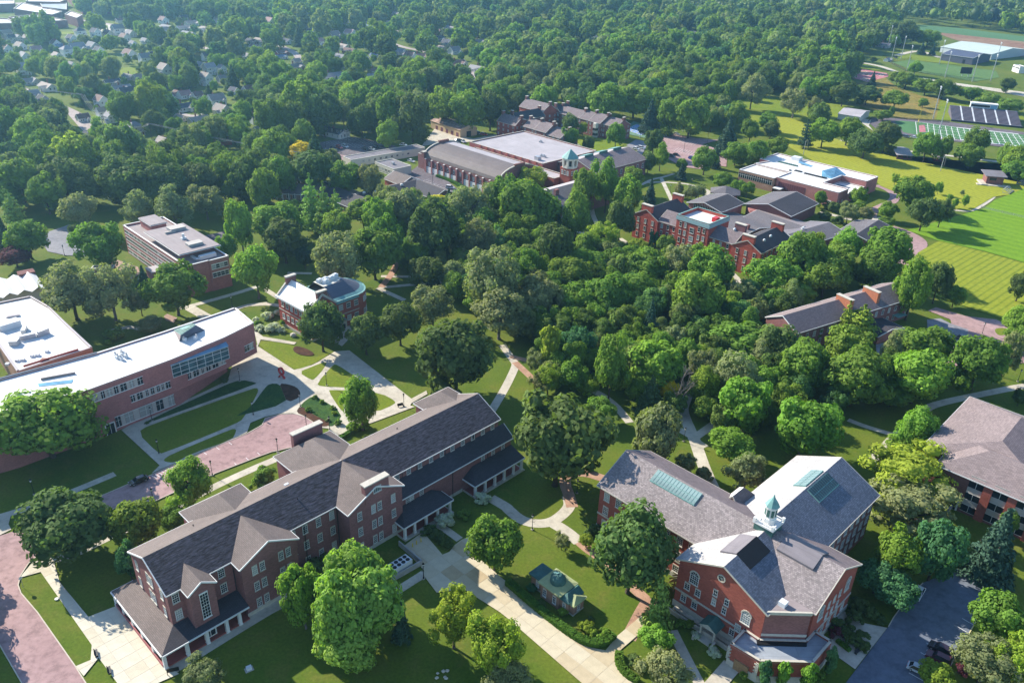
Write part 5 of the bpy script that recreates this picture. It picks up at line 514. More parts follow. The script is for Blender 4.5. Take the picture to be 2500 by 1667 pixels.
# single-storey annex
an = [(43.6, -6.85), (43.7, -12.2), (49.9, -11.8), (57.1, -4.6), (57.1, 3.0), (53.45, 3.0), (53.45, -0.6), (47, -7.0)]
b.flat(an, 1.6, 5.2, KW, 'roof_blue', 0.45, 'stone', 0.35); b.W.mat('stone').prism([(43.5, -6.85), (43.6, -12.3), (49.95, -11.95), (57.25, -4.65), (57.25, 3.05), (53.5, 3.05), (53.5, -0.6), (47, -7.0)], 0, 1.65)
MB().mat('wood').box(45.2, 48.2, -12.35, -11.95, 0.1, 2.7).obj('garage_door', b.root)
MB().mat('black').prism([(46.6, -7.4), (53.6, -0.4), (54.2, -1.6), (47.4, -8.4)], 5.21, 5.5).obj('roof_grille', b.root)
# dark flat-topped dormers beside the crossing
o = MB().mat('roof_grey').slab([(36.9, -2.6, 18.0), (36.9, 5.0, 18.0), (33.4, 5.0, 16.4), (33.4, -2.6, 16.4)], 0.4); o.mat('black').slab([(36.95, -2.6, 18.0), (40.4, -2.6, 16.4), (40.4, 5.0, 16.4), (36.95, 5.0, 18.0)], 0.4); o.obj('dormer', b.root)
o = MB().mat('roof_grey').slab([(41, 9.9, 18.0), (49, 9.9, 18.0), (49, 6.4, 16.5), (41, 6.4, 16.5)], 0.4); o.slab([(41, 9.95, 18.0), (49, 9.95, 18.0), (49, 13.2, 16.5), (41, 13.2, 16.5)], 0.4); o.obj('dormer', b.root)
# skylights
def skylight(p0, du, dv, n, nm='skylight', mat='skylight'):
    p0, du, dv = Vector(p0), Vector(du), Vector(dv); k = du.cross(dv).normalized(); k = k if k.z > 0 else -k
    f = MB().mat('copper'); a = [p0, p0+du, p0+du+dv, p0+dv]; f.slab([x+k*0.3 for x in a], 0.3); o = f.obj(nm, b.root); gm = MB().mat(mat); e = du/n
    gm.slab([k*0.36+e*0.08+dv*0.04, k*0.36+e*0.92+dv*0.04, k*0.36+e*0.92+dv*0.47, k*0.36+e*0.08+dv*0.47], 0.05); gm.slab([k*0.36+e*0.08+dv*0.52, k*0.36+e*0.92+dv*0.52, k*0.36+e*0.92+dv*0.97, k*0.36+e*0.08+dv*0.97], 0.05); me = gm.mesh('pane')
    for i in range(n): put('pane', me, o, p0+e*i)
sl = (zr-ze)/9.5
skylight((9.3, 6.0, ze+6.0*sl+.1), (12, 0, 0), (0, 3.0, 3.0*sl), 14); sl2 = (zr-ze)/9.8
skylight((39.6, 27.5, zr-3.6*sl2+.1), (0, 9.5, 0), (-3.2, 0, 3.2*sl2), 12, mat='glass_teal'); skylight((32.9, 28.5, zr-3.1*sl2+.1), (0, 8.5, 0), (2.8, 0, 2.8*sl2), 10)
# cupola
c = empty('cupola', (36.7, 10.0, 0)); c.parent = b.root
MB().mat('copper_dark').box(-2.1, 2.1, -2.1, 2.1, 14.5, 18.6).mat('white').box(-2.35, 2.35, -2.35, 2.35, 18.6, 19.0).obj('plinth', c)
q = MB().mat('white')
for x0, y0, x1, y1 in ((-2.1, -2.1, 2.1, -2.1), (2.1, -2.1, 2.1, 2.1), (2.1, 2.1, -2.1, 2.1), (-2.1, 2.1, -2.1, -2.1)): q.bar((x0, y0, 19.5), (x1, y1, 19.5), .2, .16)
for x, y in ((-2.1, -2.1), (2.1, -2.1), (2.1, 2.1), (-2.1, 2.1)): q.box(x-.3, x+.3, y-.3, y+.3, 19.0, 19.9)
q.obj('balustrade', c)
MB().mat('white').lathe(0, 0, [(1.4, 19.0), (1.4, 20.2), (1.22, 20.3), (1.22, 22.8), (1.5, 22.9), (1.5, 23.2)], 8, R(22.5)).obj('lantern', c)
lm = MB().mat('copper_dark').box(-.3, .3, -.06, .06, 0, 1.7).mesh('louvre')
for i in range(8): a = R(45*i); put('louvre', lm, c, (1.15*math.cos(a), 1.15*math.sin(a), 20.7), a+math.pi/2)
MB().mat('copper').lathe(0, 0, [(1.55, 23.2), (1.05, 24.0), (0.55, 24.7), (0.2, 25.3), (0.05, 25.9)], 8, R(22.5)).obj('cap', c)
# windows
Zc = (1.2, 4.9, 8.7)
b.wins((0, 0), (27.2, 0), (5.3, 9.2), (2.2, 5.6, 9.0, 12.4, 15.8, 19.2, 22.6, 25.6), 1.35, 2.0, 3, 4); b.wins((0, 0), (27.2, 0), (1.6,), (2.2, 5.6, 9.0, 12.4, 15.8, 19.2, 22.6), 1.35, 1.7, 3, 3)
b.wins((27.2, -6.9), (47, -6.9), (8.6,), (3.9,), 1.9, 2.2, 4, 4, arch=True, lintel=None); b.wins((27.2, -6.9), (47, -6.9), (6.9,), (16.2,), 1.9, 2.2, 4, 4, arch=True, lintel=None)
b.wins((27.2, -6.9), (47, -6.9), (6.2,), (2.6, 5.2), 1.1, 1.6, 2, 3); b.wins((27.2, -6.9), (47, -6.9), (2.6,), (2.2, 4.9), 1.1, 1.6, 2, 3); b.wins((27.2, -6.9), (47, -6.9), (6.6, 9.0), (9.0,), .8, 1.5, 2, 2); b.wins((27.2, -6.9), (47, -6.9), (8.4,), (11.7,), .8, 1.5, 2, 2)
b.wins((27.2, -6.9), (47, -6.9), (6.0,), (11.5,), .8, 1.5, 2, 2); b.wins((27.2, -6.9), (47, -6.9), (3.9,), (15.0, 17.6), 1.1, 1.6, 2, 3); b.wins((27.2, -6.9), (47, -6.9), (2.0,), (14.0,), 1.0, 1.5, 2, 3)
o = MB().mat('stone'); n_ = 16
for i in range(n_):
    a0, a1 = 2*math.pi*i/n_, 2*math.pi*(i+1)/n_; o.bar((36.9+.8*math.cos(a0), -6.98, 14.2+.8*math.sin(a0)), (36.9+.8*math.cos(a1), -6.98, 14.2+.8*math.sin(a1)), .2, .22)
for i in range(4): a0 = math.pi*i/4; o.bar((36.9-.7*math.cos(a0), -6.96, 14.2-.7*math.sin(a0)), (36.9+.7*math.cos(a0), -6.96, 14.2+.7*math.sin(a0)), .05, .07)
ow = o.obj('round_window', b.root); MB().mat('glass').face([(36.9+.75*math.cos(2*math.pi*i/16), -6.92, 14.2+.75*math.sin(2*math.pi*i/16)) for i in range(16)]).obj('pane', ow)
b.wins((53.4, 0.4), (53.4, 19.2), (8.0,), (3.6, 15.2), 1.9, 2.4, 4, 4, arch=True, lintel=None); b.wins((53.4, 0.4), (53.4, 19.2), (5.6, 8.6), (7.0, 9.4, 11.8), .8, 1.5, 2, 2); b.wins((53.4, 0.4), (53.4, 19.2), (2.2,), (3, 6.4, 9.4, 12.4, 15.6), 1.1, 1.6, 2, 3)
b.wins((45.8, 19.2), (45.8, 44.8), (1.8, 5.3, 9.0), spread(25.6, 8, 2), 1.25, 1.9, 3, 3); b.wins((26.2, 44.8), (26.2, 24), (5.3, 9.0), spread(20, 6, 2), 1.25, 1.9, 3, 3)
MB().mat('stone').box(-0.12, 27.1, -0.12, 0, 0, 1.2).obj('stone_course', b.root)
MB().mat('stone').box(27.05, 47.05, -7.05, -6.9, 0, 1.6).obj('stone_course', b.root)
MB().mat('stone').box(27.05, 47.0, -7.08, -6.9, 4.6, 5.0).obj('stone_course', b.root)
MB().mat('stone').box(-0.15, 27.1, -0.15, 0, 4.4, 4.8).obj('stone_course', b.root)
MB().mat('stone').box(53.4, 53.55, 0.4, 19.2, 4.6, 5.0).obj('stone_course', b.root)
MB().mat('stone').box(53.4, 53.55, 0.4, 19.2, 0, 1.6).obj('stone_course', b.root)
MB().mat('stone').box(-0.18, 27.1, -.18, 0, 11.9, 12.7).obj('stone_course', b.root)
e = MB().mat('stone').box(35.9, 36.25, -10.2, -9.85, 0, 3.2).box(39.0, 39.35, -10.2, -9.85, 0, 3.2).box(35.7, 39.5, -10.3, -7, 3.2, 3.5).mat('copper_dark').slab([(35.6, -10.4, 3.5), (37.6, -10.4, 4.6), (37.6, -7, 4.6), (35.6, -7, 3.5)], .12).slab([(37.6, -10.4, 4.6), (39.6, -10.4, 3.5), (39.6, -7, 3.5), (37.6, -7, 4.6)], .12).mat('stone').face([(35.7, -10.3, 3.5), (39.5, -10.3, 3.5), (37.6, -10.3, 4.5)]).box(36, 39.2, -11.2, -7.1, 0, .35).box(35.4, 35.8, -12, -9.9, 0, 1.0).box(39.4, 39.8, -12, -9.9, 0, 1.0).obj('entrance_porch', b.root)
MB().mat('conc').box(28, 43.5, -8.2, -7.1, 0, 0.5).box(27.4, 42, -9.4, -9.1, 0, 1.1).obj('areaway', b.root)
w = MB().mat('wood').slab([(23.2, -3.0, 1.0), (26.9, -6.2, 6.0), (26.9, -5.0, 6.0), (23.2, -1.8, 1.0)], .3); w.bar((23.2, -3.0, 2.0), (26.9, -6.2, 7.0), .1, .3); w.bar((23.2, -1.8, 2.0), (26.9, -5.0, 7.0), .1, .3); w.bar((25, -3.8, 0), (25, -3.8, 3.3), .2, .2); w.obj('wooden_stair', b.root)
for k in range(8): MB().mat('stone').box(43.4, 43.4+(.5 if k % 2 else .8), -12.4, -12.1, 1.7+k*.42, 2.0+k*.42).obj('quoin', b.root); MB().mat('stone').box(49.3-(0 if k % 2 else .3), 49.95, -11.98, -11.78, 1.7+k*.42, 2.0+k*.42).obj('quoin', b.root)
b.done()
# ================================================================ white-roofed long building (left)
P3 = [(-125, 168.8), (-119.4, 174.5), (-111.5, 182.3), (-95.8, 200.5), (-85.5, 214.8), (-79.8, 224.9), (-88.7, 235.2), (-104.6, 216.9), (-117.8, 203), (-137, 186.5), (-148, 178), (-137, 160)]
b = Bld('library_building', 0, 0, 0, 'long curved brick building with a flat white roof beside the curved driveway', 'building'); H3 = b
b.flat(P3, 5.0, 15.0, 'brick_pink', 'roof_white', 0.35, 'roof_white', 0.4)
lo = [(-125, 169.0), (-119.4, 174.7), (-111.5, 182.5), (-95.9, 200.7), (-88.6, 221.0), (-93, 226), (-104.5, 216.7), (-117.8, 203), (-137, 186.5), (-148, 178), (-137, 160.2)]
b.W.mat('brick_pink').prism(lo, 0, 5.0)
gl = MB().mat('glass_teal'); P3v = [Vector(p) for p in P3]
def facade(i, o0, o1, z0, z1, mat, mb, d=0.12, d0=-.05):
    A, B = P3v[i], P3v[i+1]; dd = (B-A).normalized(); n = Vector((dd.y, -dd.x)); p = A+dd*o0; q = A+dd*o1
    mb.mat(mat).prism([(p.x-n.x*d0, p.y-n.y*d0), (q.x-n.x*d0, q.y-n.y*d0), (q.x+n.x*d, q.y+n.y*d), (p.x+n.x*d, p.y+n.y*d)], z0, z1)
def bay_strip(i, o0, o1, z, h, pat):     # windows and pale panels in one recessed strip
    L = o1-o0; x = o0; fr = MB(); facade(i, o0-.12, o1+.12, z-.18, z, 'white', fr, .16); facade(i, o0-.12, o1+.12, z+h, z+h+.14, 'white', fr, .16); fr.obj('window_frame', b.root)
    tot = sum(abs(v) for v in pat)
    for v in pat:
        w = L*abs(v)/tot; m = MB(); facade(i, x+.04, x+w-.04, z, z+h, 'glass_blind' if v > 0 else 'grey_panel', m, .06 if v > 0 else .09)
        o = m.obj('window' if v > 0 else 'panel', b.root)
        if v > 0: f = MB(); facade(i, x+w/2-.04, x+w/2+.04, z, z+h, 'white', f, .11); facade(i, x+.04, x+w-.04, z+h*.62, z+h*.62+.06, 'white', f, .10); f.obj('muntin', o)
        x += w
bay_strip(3-1, 1.0, 15.2, 11.3, 2.2, [1.2, -.8, .7, -.5, .9, -.5, .8, -.5, 1.2, -.7, .8, -.8, 1.1])
bay_strip(1, 1.5, 10.5, 7.3, 2.1, [1, -1.2, 1.2, -1, 1.6, -.9, 1.4]); bay_strip(1, 2.0, 9.2, 2.2, 2.2, [1.6, -.8, 1, -.6, 1.3, -.9, 1.3])
bay_strip(2, 11.0, 22.5, 7.0, 2.0, [1, -.6, 1.4, -.9, .6, -.7, .8, -.8, .7, -.6, .5, -.6, 1.2]); bay_strip(3, 4.0, 16.8, 7.0, 2.0, [.8, -.6, 1.3, -.7, .5, -.7, 1, -.6, 1.4, -.9, 1]); bay_strip(2, 5.8, 22.8, 1.2, 3.2, [1, -.8, 1.6, -1.2, 2.6, -.8, 1.4, -1.1, 1.2]); bay_strip(0, 1.5, 6.5, 7.3, 2.1, [1, -1, 1.3]); bay_strip(4, 6.8, 10.4, 7.2, 2.0, [1, 1]); bay_strip(5, 2.5, 4.3, 11.2, 2.2, [1])
m = MB(); facade(2, 3.0, 5.2, 0.1, 3.2, 'glass', m, .2); facade(2, 2.7, 3.0, 0.1, 3.5, 'white', m, .25); facade(2, 5.2, 5.5, 0.1, 3.5, 'white', m, .25); facade(2, 4.05, 4.15, 0.1, 3.2, 'white', m, .26); facade(2, 2.7, 5.5, 3.2, 3.5, 'white', m, .25); m.obj('entrance_door', b.root)
# projecting glass box
gb = [(-96.2, 200.9), (-84.6, 212.1), (-86.2, 214.6), (-95.6, 201.6)]; gbx = MB().mat('glass_teal').prism([(-95.9, 200.2), (-84.0, 212.6), (-85.8, 215.2), (-96.2, 200.9)], 9.6, 13.6).obj('glass_bay', b.root)
f = MB().mat('glass_blue').prism([(-96.1, 200.0), (-83.7, 212.5), (-85.4, 215.3), (-96.4, 200.9)], 13.6, 13.75).mat('white')
for z in (9.6, 10.8, 12.4, 13.5): f.bar((-95.95, 200.1, z), (-83.95, 212.5, z), .1, .1)
for k in range(8): x = -95.95+12*k/7; y = 200.1+12.4*k/7; f.bar((x, y, 9.6), (x, y, 13.6), .09, .09)
for z in (9.6, 13.5): f.bar((-83.95, 212.5, z), (-85.7, 215.2, z), .1, .1)
f.obj('bay_frame', gbx)
# roof furniture
LP = [Vector(p) for p in [(-102.3, 219.0, 15.0), (-98.6, 224.2, 15.0), (-94.9, 218.2, 17.4), (-96.9, 211.5, 17.4), (-93.0, 219.7, 15.0), (-97.8, 211.8, 15.0)]]
pyo = MB().mat('copper').face([LP[0], LP[3], LP[2], LP[1]]).mat('slate_blue').face([LP[3], LP[5], LP[4], LP[2]]).mat('roof_tan').face([LP[0], LP[5], LP[3]]).face([LP[1], LP[2], LP[4]]).obj('roof_lantern', b.root)
for i in range(6):
    for j in range(2):
        P_ = lambda f, g: (LP[0].lerp(LP[1], f)).lerp(LP[3].lerp(LP[2], f), g)+Vector((-.08, .04, .1)); f0, g0 = .02+i*.163, .05+j*.47
        MB().mat('skylight').face([P_(f0, g0), P_(f0+.145, g0), P_(f0+.145, g0+.43), P_(f0, g0+.43)]).obj('pane', pyo)
um = MB().mat('hvac').box(-.5, .5, -.4, .4, 0, .9).mat('metal').lathe(.2, .1, [(.25, .9), (.25, 1.5)], 8).mesh('roof_unit')
for x, y in ((-112.0, 201.8), (-111.0, 200.6), (-110.3, 202.4), (-109.6, 200.0), (-110.8, 203.4), (-108.9, 201.4), (-96.5, 212.6), (-93.7, 213.8)): put('roof_unit', um, b.root, (x, y, 15.0), rng.uniform(0, 3))
MB().mat('glass_blue').prism([(-125.6, 185.7), (-117.5, 188.3), (-117.0, 186.6), (-124.6, 184.2)], 15.0, 15.1).mat('roof_tan').bar((-125.8, 187.6, 15.3), (-118.5, 191.5, 15.3), .3, .6).obj('roof_well', b.root)
b.T.mat('slate_blue').bar((-137, 186.3, 15.55), (-117.8, 202.7, 15.55), .5, .25)
b.done()
# flat white building behind
b = Bld('flat_roof_building', 0, 0, 0, 'low white flat-roofed block with rooftop ducts behind the curved library', 'building')
FL = [(-126.9, 216.6), (-141.0, 201.0), (-175, 238), (-171.5, 245.2), (-164.0, 251.0), (-153.6, 243.3), (-143, 232.5)]
b.flat(FL, 0, 9.0, 'brick_tan', 'roof_white', 0.4, 'roof_pale', 0.5)
for (x, y, sx, sy, h, ang, mt) in ((-158.6, 228.5, 6, 3.4, 2.0, 50, 'hvac'), (-152.5, 226.0, 1.2, 4.0, 1.4, 20, 'metal'), (-149.0, 221.5, 4.5, 1.2, 1.5, 35, 'metal'), (-150.8, 217.5, 2.4, 2.4, 1.6, 10, 'metal'), (-145.5, 224.2, 3.4, 1.0, 1.8, 60, 'metal'), (-161.5, 236.0, 3.4, 1.3, .6, 30, 'roof_pale'), (-163.5, 222.5, 4.0, 5.0, 2.8, 40, 'grey_panel')):
    o = MB().mat(mt).box(-sx/2, sx/2, -sy/2, sy/2, 0, h).box(-sx/2-.4, -sx/2+.1, -.4, .4, 0, h*.6).obj('roof_duct', b.root, (x, y, 9.0), R(ang))
o = MB().mat('tile_red').bar((-140.5, 203.5, 9.7), (-130.0, 214.5, 9.7), 0.25, 0.6).mat('brick_tan').box(-138, -136, 207.5, 209, 9, 9.6).obj('roof_screen', b.root)
for k in range(6): MB().mat('hvac').box(-.5, .5, -.5, .5, 0, .7).obj('roof_unit', b.root, (-146+k*1.4, 205+k*1.5+(k % 2), 9))
b.done()
# folded-roof pavilion
b = Bld('folded_roof_pavilion', -181, 268, 40, 'low pavilion with a white zigzag folded roof among trees at the left', 'building')
for k in range(4):
    u0, u1 = -9+k*4.6, -4.4+k*4.6; b.Rf.mat('roof_white').slab([(u0, -8, 4.4), ((u0+u1)/2, -8, 5.7), ((u0+u1)/2, 9, 5.7), (u0, 9, 4.4)], .25).slab([((u0+u1)/2, -8, 5.7), (u1, -8, 4.4), (u1, 9, 4.4), ((u0+u1)/2, 9, 5.7)], .25)
b.walls([(-8.5, -6), (9, -6), (9, 8), (-8.5, 8)], 0, 4.3, 'beige'); b.W.mat('brick_brown').box(4, 9.5, 8.05, 12, 0, 5.5); b.done()
b = Bld('brick_wall_block', -161.5, 287, 8, 'small dark brick block with white coping beside the lot at the left', 'building'); b.flat([(0, 0), (8, 0), (8, 3), (0, 3)], 0, 4.2, 'brick_brown', 'roof_pale', .3, 'white'); b.done()
# ================================================================ four-storey flat-roofed classroom block
b = Bld('classroom_block', -119.5, 274.2, 45.0, 'four-storey pink brick block with ribbon windows and an overhanging flat penthouse', 'building'); H5 = b
b.flat([(0, 0), (8.8, 0), (8.8, -0.4), (16.6, -0.4), (16.6, 57), (0, 57)], 0, 11.6, 'brick_pink', 'roof_tan', 0.6, 'white', 0.4)
for z in (0.9, 3.75, 6.6, 9.45):
    m = MB().mat('white').box(-.14, 0, 1.0, 56, z-.22, z).box(-.1, 0, 1.0, 56, z+1.3, z+1.42); m.obj('window_band', b.root)
    wm = MB().mat('glass_blind').box(-.06, 0, .1, 1.65, 0, 1.3).mat('white').box(-.1, 0, 0, .1, 0, 1.3).box(-.09, 0, .85, .92, 0, 1.3).mesh('window')
    for k in range(33): put('window', wm, b.root, (0, 1.1+k*1.66, z))
b.wins((8.8, -.4), (16.6, -.4), (5.3, 8.6), (1.5, 3.1, 4.7, 6.3), 1.45, 1.7, 1, 2, sill='white', lintel='white')
for k in range(14): MB().mat('black').box(-.05, 0, 0, .5, 0, .3).obj('wall_vent', b.root, (0, 3+k*4, 8.3)) if k < 9 else None
ph = MB().mat('brick_pink').box(3.0, 15.0, 10.5, 34, 11.6, 14.4).obj('penthouse', b.root); MB().mat('roof_tan').box(0.9, 16.8, 6.0, 37.5, 14.4, 14.75).mat('white').box(0.7, 17.0, 5.8, 37.7, 14.3, 14.5).obj('penthouse_roof', ph)
for (u, v, su, sv, h, z) in ((9.5, 12, 5.5, 3.4, .9, 14.75), (11.5, 32, 6, 4.2, 1.0, 14.75), (8.0, 29.5, 4, .5, .6, 14.75)): MB().mat('concrete_wall').box(-su/2, su/2, -sv/2, sv/2, 0, h).mat('grey_panel').box(-su/2-.1, su/2+.1, -sv/2-.1, sv/2+.1, h, h+.15).obj('roof_unit', b.root, (u, v, z))
MB().mat('hvac').box(-.9, .9, -.7, .7, 0, .7).lathe(0, 0, [(.5, .7), (.5, 2.2)], 8).obj('roof_unit', b.root, (9, 20, 14.75))
MB().mat('hvac').box(-3.2, 3.2, -.8, .8, 0, 1.4).box(-4.6, -3.2, -.6, .6, 0, .7).box(-4.6, -3.6, -.6, 4.5, 0, .6).obj('roof_unit', b.root, (10.5, 4.2, 11.7))
st = MB().mat('brick_pink').box(5.5, 11.5, 41.5, 52.5, 11.6, 15.0).obj('stair_house', b.root); MB().mat('roof_tan').box(5.1, 11.9, 41.1, 52.9, 15.0, 15.3).mat('white').box(5.0, 12.0, 41.0, 53.0, 14.85, 15.05).obj('stair_roof', st)
MB().mat('brick_pink').box(-4, 0, 23, 29, 0, 3.2).mat('roof_pale').box(-4.2, 0, 22.8, 29.2, 3.2, 3.5).obj('entrance_canopy', b.root)
b.done()
# ================================================================ small copper-roofed library
a42 = -42.0
b = Bld('carnegie_library', -67.0, 242.5, 48.0, 'red brick library with a white gabled front roof and a rounded blue slate end', 'building'); H6 = b
# u away from the front, v to the back-left
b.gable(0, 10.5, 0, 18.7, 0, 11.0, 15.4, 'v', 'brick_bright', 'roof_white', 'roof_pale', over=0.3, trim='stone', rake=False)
for v0 in (-.25, 18.25): b.T.mat('stone').bar((-.2, v0+.3, 11.2), (5.25, v0+.3, 16.0), .6, .5); b.T.bar((10.7, v0+.3, 11.2), (5.25, v0+.3, 16.0), .6, .5)
for v0 in (-.2, 17.6): b.W.mat('brick_brown').box(3.4, 7.1, v0, v0+1.1, 13, 16.7); b.T.mat('stone').box(3.2, 7.3, v0-.15, v0+1.25, 16.7, 17.1)
b.T.mat('white').box(-1.0, 0.0, -.3, 19.0, 10.5, 11.1)
arc = [(10.6, 0), (20, 0)]+[(20+7.2*math.sin(R(t)), 8.7-8.7*math.cos(R(t))) for t in (15, 30, 45, 60, 75, 90, 105, 120, 135, 150, 165)]+[(20, 17.4), (10.6, 17.4)]
b.flat(arc, 0, 10.9, 'brick_red', 'roof_pale', .25, 'copper', .4)
sc = lambda k, dz: [(10.6+(u-10.6)*(1-.12*k) if u > 10.7 else u, 8.7+(v-8.7)*k) for u, v in arc]
cr = MB(); r1 = [(u, v, 11.0) for u, v in arc]; r2 = [((u-1.6 if u > 20 else u), 8.7+(v-8.7)*.80, 11.8) for u, v in arc]; r3 = [((u-7.5 if u > 20 else min(u, 19)), 8.7+(v-8.7)*.34+1.0, 14.7) for u, v in arc]
n_ = len(arc)
for i in range(n_-1): cr.mat('copper').face([r1[i], r1[i+1], r2[i+1], r2[i]]); cr.mat('slate_blue').face([r2[i], r2[i+1], r3[i+1], r3[i]])
cr.mat('beige').face(r3[::1]); cr.obj('slate_roof', b.root); b.T.mat('copper').bar((10.6, -.25, 10.7), (20, -.25, 10.7), .5, .6)
um = MB().mat('hvac').box(-1, 1, -.7, .7, 0, 1.2).box(-.6, .6, -.5, .5, 1.2, 1.4).mesh('roof_unit')
for u, v in ((12, 10.8), (14.2, 10.6), (16.4, 10.2), (18.4, 10.8), (13.2, 8.9)): put('roof_unit', um, b.root, (u, v, 14.7), rng.uniform(0, .3))
b.wins((10.6, 0), (20, 0), (3.0, 7.7), (1.8, 5.0, 8.2), 1.5, 1.7, 3, 2); b.wins((0, 0), (10.5, 0), (2.6, 7.2), (2.4, 7.4), 1.2, 2.2, 2, 3); b.wins((0, 18.7), (0, 0), (3.0, 7.6), (2.6, 5.3, 7.9, 10.5, 13.2, 16), 1.3, 1.8, 2, 3)
for k in range(3, 9): p0, p1 = arc[k-1], arc[k]; b.wins(p0, p1, (3.0, 7.7), (1.1,), 1.0, 1.7, 2, 2)
MB().mat('stone').box(-.12, 0, 0, 18.7, 0, 1.0).obj('stone_course', b.root)
MB().mat('stone').box(-.1, 0, 0, 18.7, 6.0, 6.3).obj('stone_course', b.root)
MB().mat('stone').box(0, 10.5, -.12, 0, 5.6, 5.9).obj('stone_course', b.root)
MB().mat('stone').box(10.6, 20, -.1, 0, 5.8, 6.1).obj('stone_course', b.root)
MB().mat('stone').box(0, 20, -.1, 0, 0, .8).obj('stone_course', b.root)
MB().mat('stone').box(10.9, 13.5, -1.4, 0, 0, 4.2).mat('glass').box(11.6, 12.8, -1.45, -1.3, .3, 3.0).mat('copper').slab([(10.6, -1.7, 4.2), (12.2, -1.7, 5.0), (12.2, 0, 5.0), (10.6, 0, 4.2)], .1).slab([(12.2, -1.7, 5.0), (13.8, -1.7, 4.2), (13.8, 0, 4.2), (12.2, 0, 5.0)], .1).obj('entrance_porch', b.root)
stp = MB().mat('stone')
for k in range(6): stp.box(10.4-.1*k, 14+.1*k, -2.2-k*.5, -1.4, 0, 1.2-k*.2)
stp.obj('steps', b.root)
b.done()
# ================================================================ little domed observatory
b = Bld('observatory', 7.9, 130.4, -44, 'tiny brick observatory with green copper roofs and a round dome by the driveway', 'building'); H7 = b
BT = 'brick_tan'
b.gable(0, 5.2, 0, 4.9, 0, 4.3, 4.9, 'u', BT, 'copper_lime', hip0=2.2, hip1=2.2, over=.45, trim='copper_lime'); b.gable(-3.6, 0.0, .9, 4.4, 0, 3.7, 4.2, 'u', BT, 'copper_dark', hip0=1.4, over=.4, trim='copper_dark'); b.gable(5.2, 7.4, .4, 4.6, 0, 3.7, 4.4, 'v', BT, 'copper_dark', over=.35, trim='copper_dark', hip0=1.0); b.gable(7.4, 8.5, .9, 4.2, 0, 3.3, 4.0, 'u', BT, 'copper_lime', hip1=.8, over=.4, trim='copper_lime')
d = MB().mat('copper_dark').lathe(2.6, 2.45, [(1.75, 4.5), (1.75, 4.95), (1.62, 5.6), (1.25, 6.1), (.7, 6.5), (.05, 6.6)], 16).obj('dome', b.root); sh = MB().mat('copper')
for k in range(5):
    a0, a1 = R(2+k*17), R(2+(k+1)*17); r = 1.85; sh.bar((2.6-r*math.cos(a0), 2.45, 4.9+1.8*math.sin(a0)), (2.6-r*math.cos(a1), 2.45, 4.9+1.8*math.sin(a1)), .6, .12)
sh.obj('dome_shutter', d)
b.wins((0, 0), (5.2, 0), (1.0,), (1.2, 4.0), .75, 1.9, 2, 3); b.wins((-3.6, .9), (0, .9), (1.0,), (1.9,), .7, 1.7, 2, 3); b.wins((5.2, .4), (7.4, .4), (.9,), (1.2,), .6, 1.6, 2, 3); b.wins((8.5, .9), (8.5, 4.2), (.8,), (1.6,), .7, 1.7, 2, 3); b.W.mat('stone').box(-3.65, 8.55, .85, 4.25, 0, .4); b.done()
# ================================================================ hip-roofed building at the right edge
b = Bld('brick_office', 113.3, 164.4, -43.6, 'brick building with a pale shingle hip roof at the right edge', 'building'); H8 = b
b.gable(-7, 34, 0, 16, 0, 10.8, 14.8, 'u', 'brick_brown', 'shingle_tan', over=.8, hip0=8, hip1=8); b.gable(-12.3, 16, 6, 40, 0, 10.8, 14.9, 'v', 'brick_brown', 'shingle_tan', 'shingle_mauve', over=.8, hip0=9, hip1=9)  # long wing: left slope coloured paler as sunlit, right slope darker as shaded
for k in range(6):
    u0 = 0.4+k*5.4; b.W.mat('brick_red').box(u0+3.4, u0+5.4, -.5, 0, 0, 10.6)
    for z in (0.8, 4.3, 7.9):
        o = MB().mat('glass').box(u0, u0+3.4, -.06, 0, z, z+1.9).obj('window', b.root); MB().mat('white').box(u0+1.65, u0+1.75, -.12, 0, z, z+1.9).box(u0, u0+3.4, -.1, 0, z-.08, z).box(u0, u0+3.4, -.1, 0, z+1.9, z+1.98).obj('window_frame', o)
        MB().mat('grey_panel').box(u0, u0+3.4, -.05, 0, z+1.98, z+3.4).obj('panel', b.root)
MB().mat('white').box(-2.6, -.2, -.25, 0, 0, 2.6).mat('glass').box(-2.2, -.6, -.3, 0, .1, 2.3).obj('entrance_door', b.root); MB().mat('concrete_wall').box(-1.6, -1.2, -5.5, -.3, 0, 1.2).obj('ramp_wall', b.root); b.done()
# ================================================================ brick dormitory with central tower
b = Bld('brick_dormitory', 53.6, 355.3, -43.9, 'bright red brick dormitory with a taller flat-roofed centre and gabled wings', 'building'); H9 = b
DW = 'brick_bright'
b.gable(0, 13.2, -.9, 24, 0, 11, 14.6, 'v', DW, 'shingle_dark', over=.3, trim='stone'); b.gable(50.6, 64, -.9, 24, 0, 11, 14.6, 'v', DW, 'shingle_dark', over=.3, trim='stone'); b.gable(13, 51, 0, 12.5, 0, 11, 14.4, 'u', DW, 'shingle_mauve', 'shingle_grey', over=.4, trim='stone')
b.flat([(23.0, -1.4), (39.2, -1.4), (39.2, 14.4), (23, 14.4)], 0, 15.2, DW, 'roof_white', 1.4, 'copper', .4); b.T.mat('soffit').box(22.8, 39.4, -1.62, -1.42, 14.6, 16.3).box(39.21, 39.42, -1.6, 14.4, 14.6, 16.3)
MB().mat('red_paint').box(35.6, 37.6, 6, 9, 15.2, 17.0).obj('roof_hatch', b.root); MB().mat('hvac').box(37.2, 38.4, 9.4, 11.5, 15.2, 16.4).obj('roof_unit', b.root)
MB().mat('glass_blue').box(24, 31, 8, 13.6, 15.2, 15.26).obj('roof_pool_of_water', b.root) if False else None
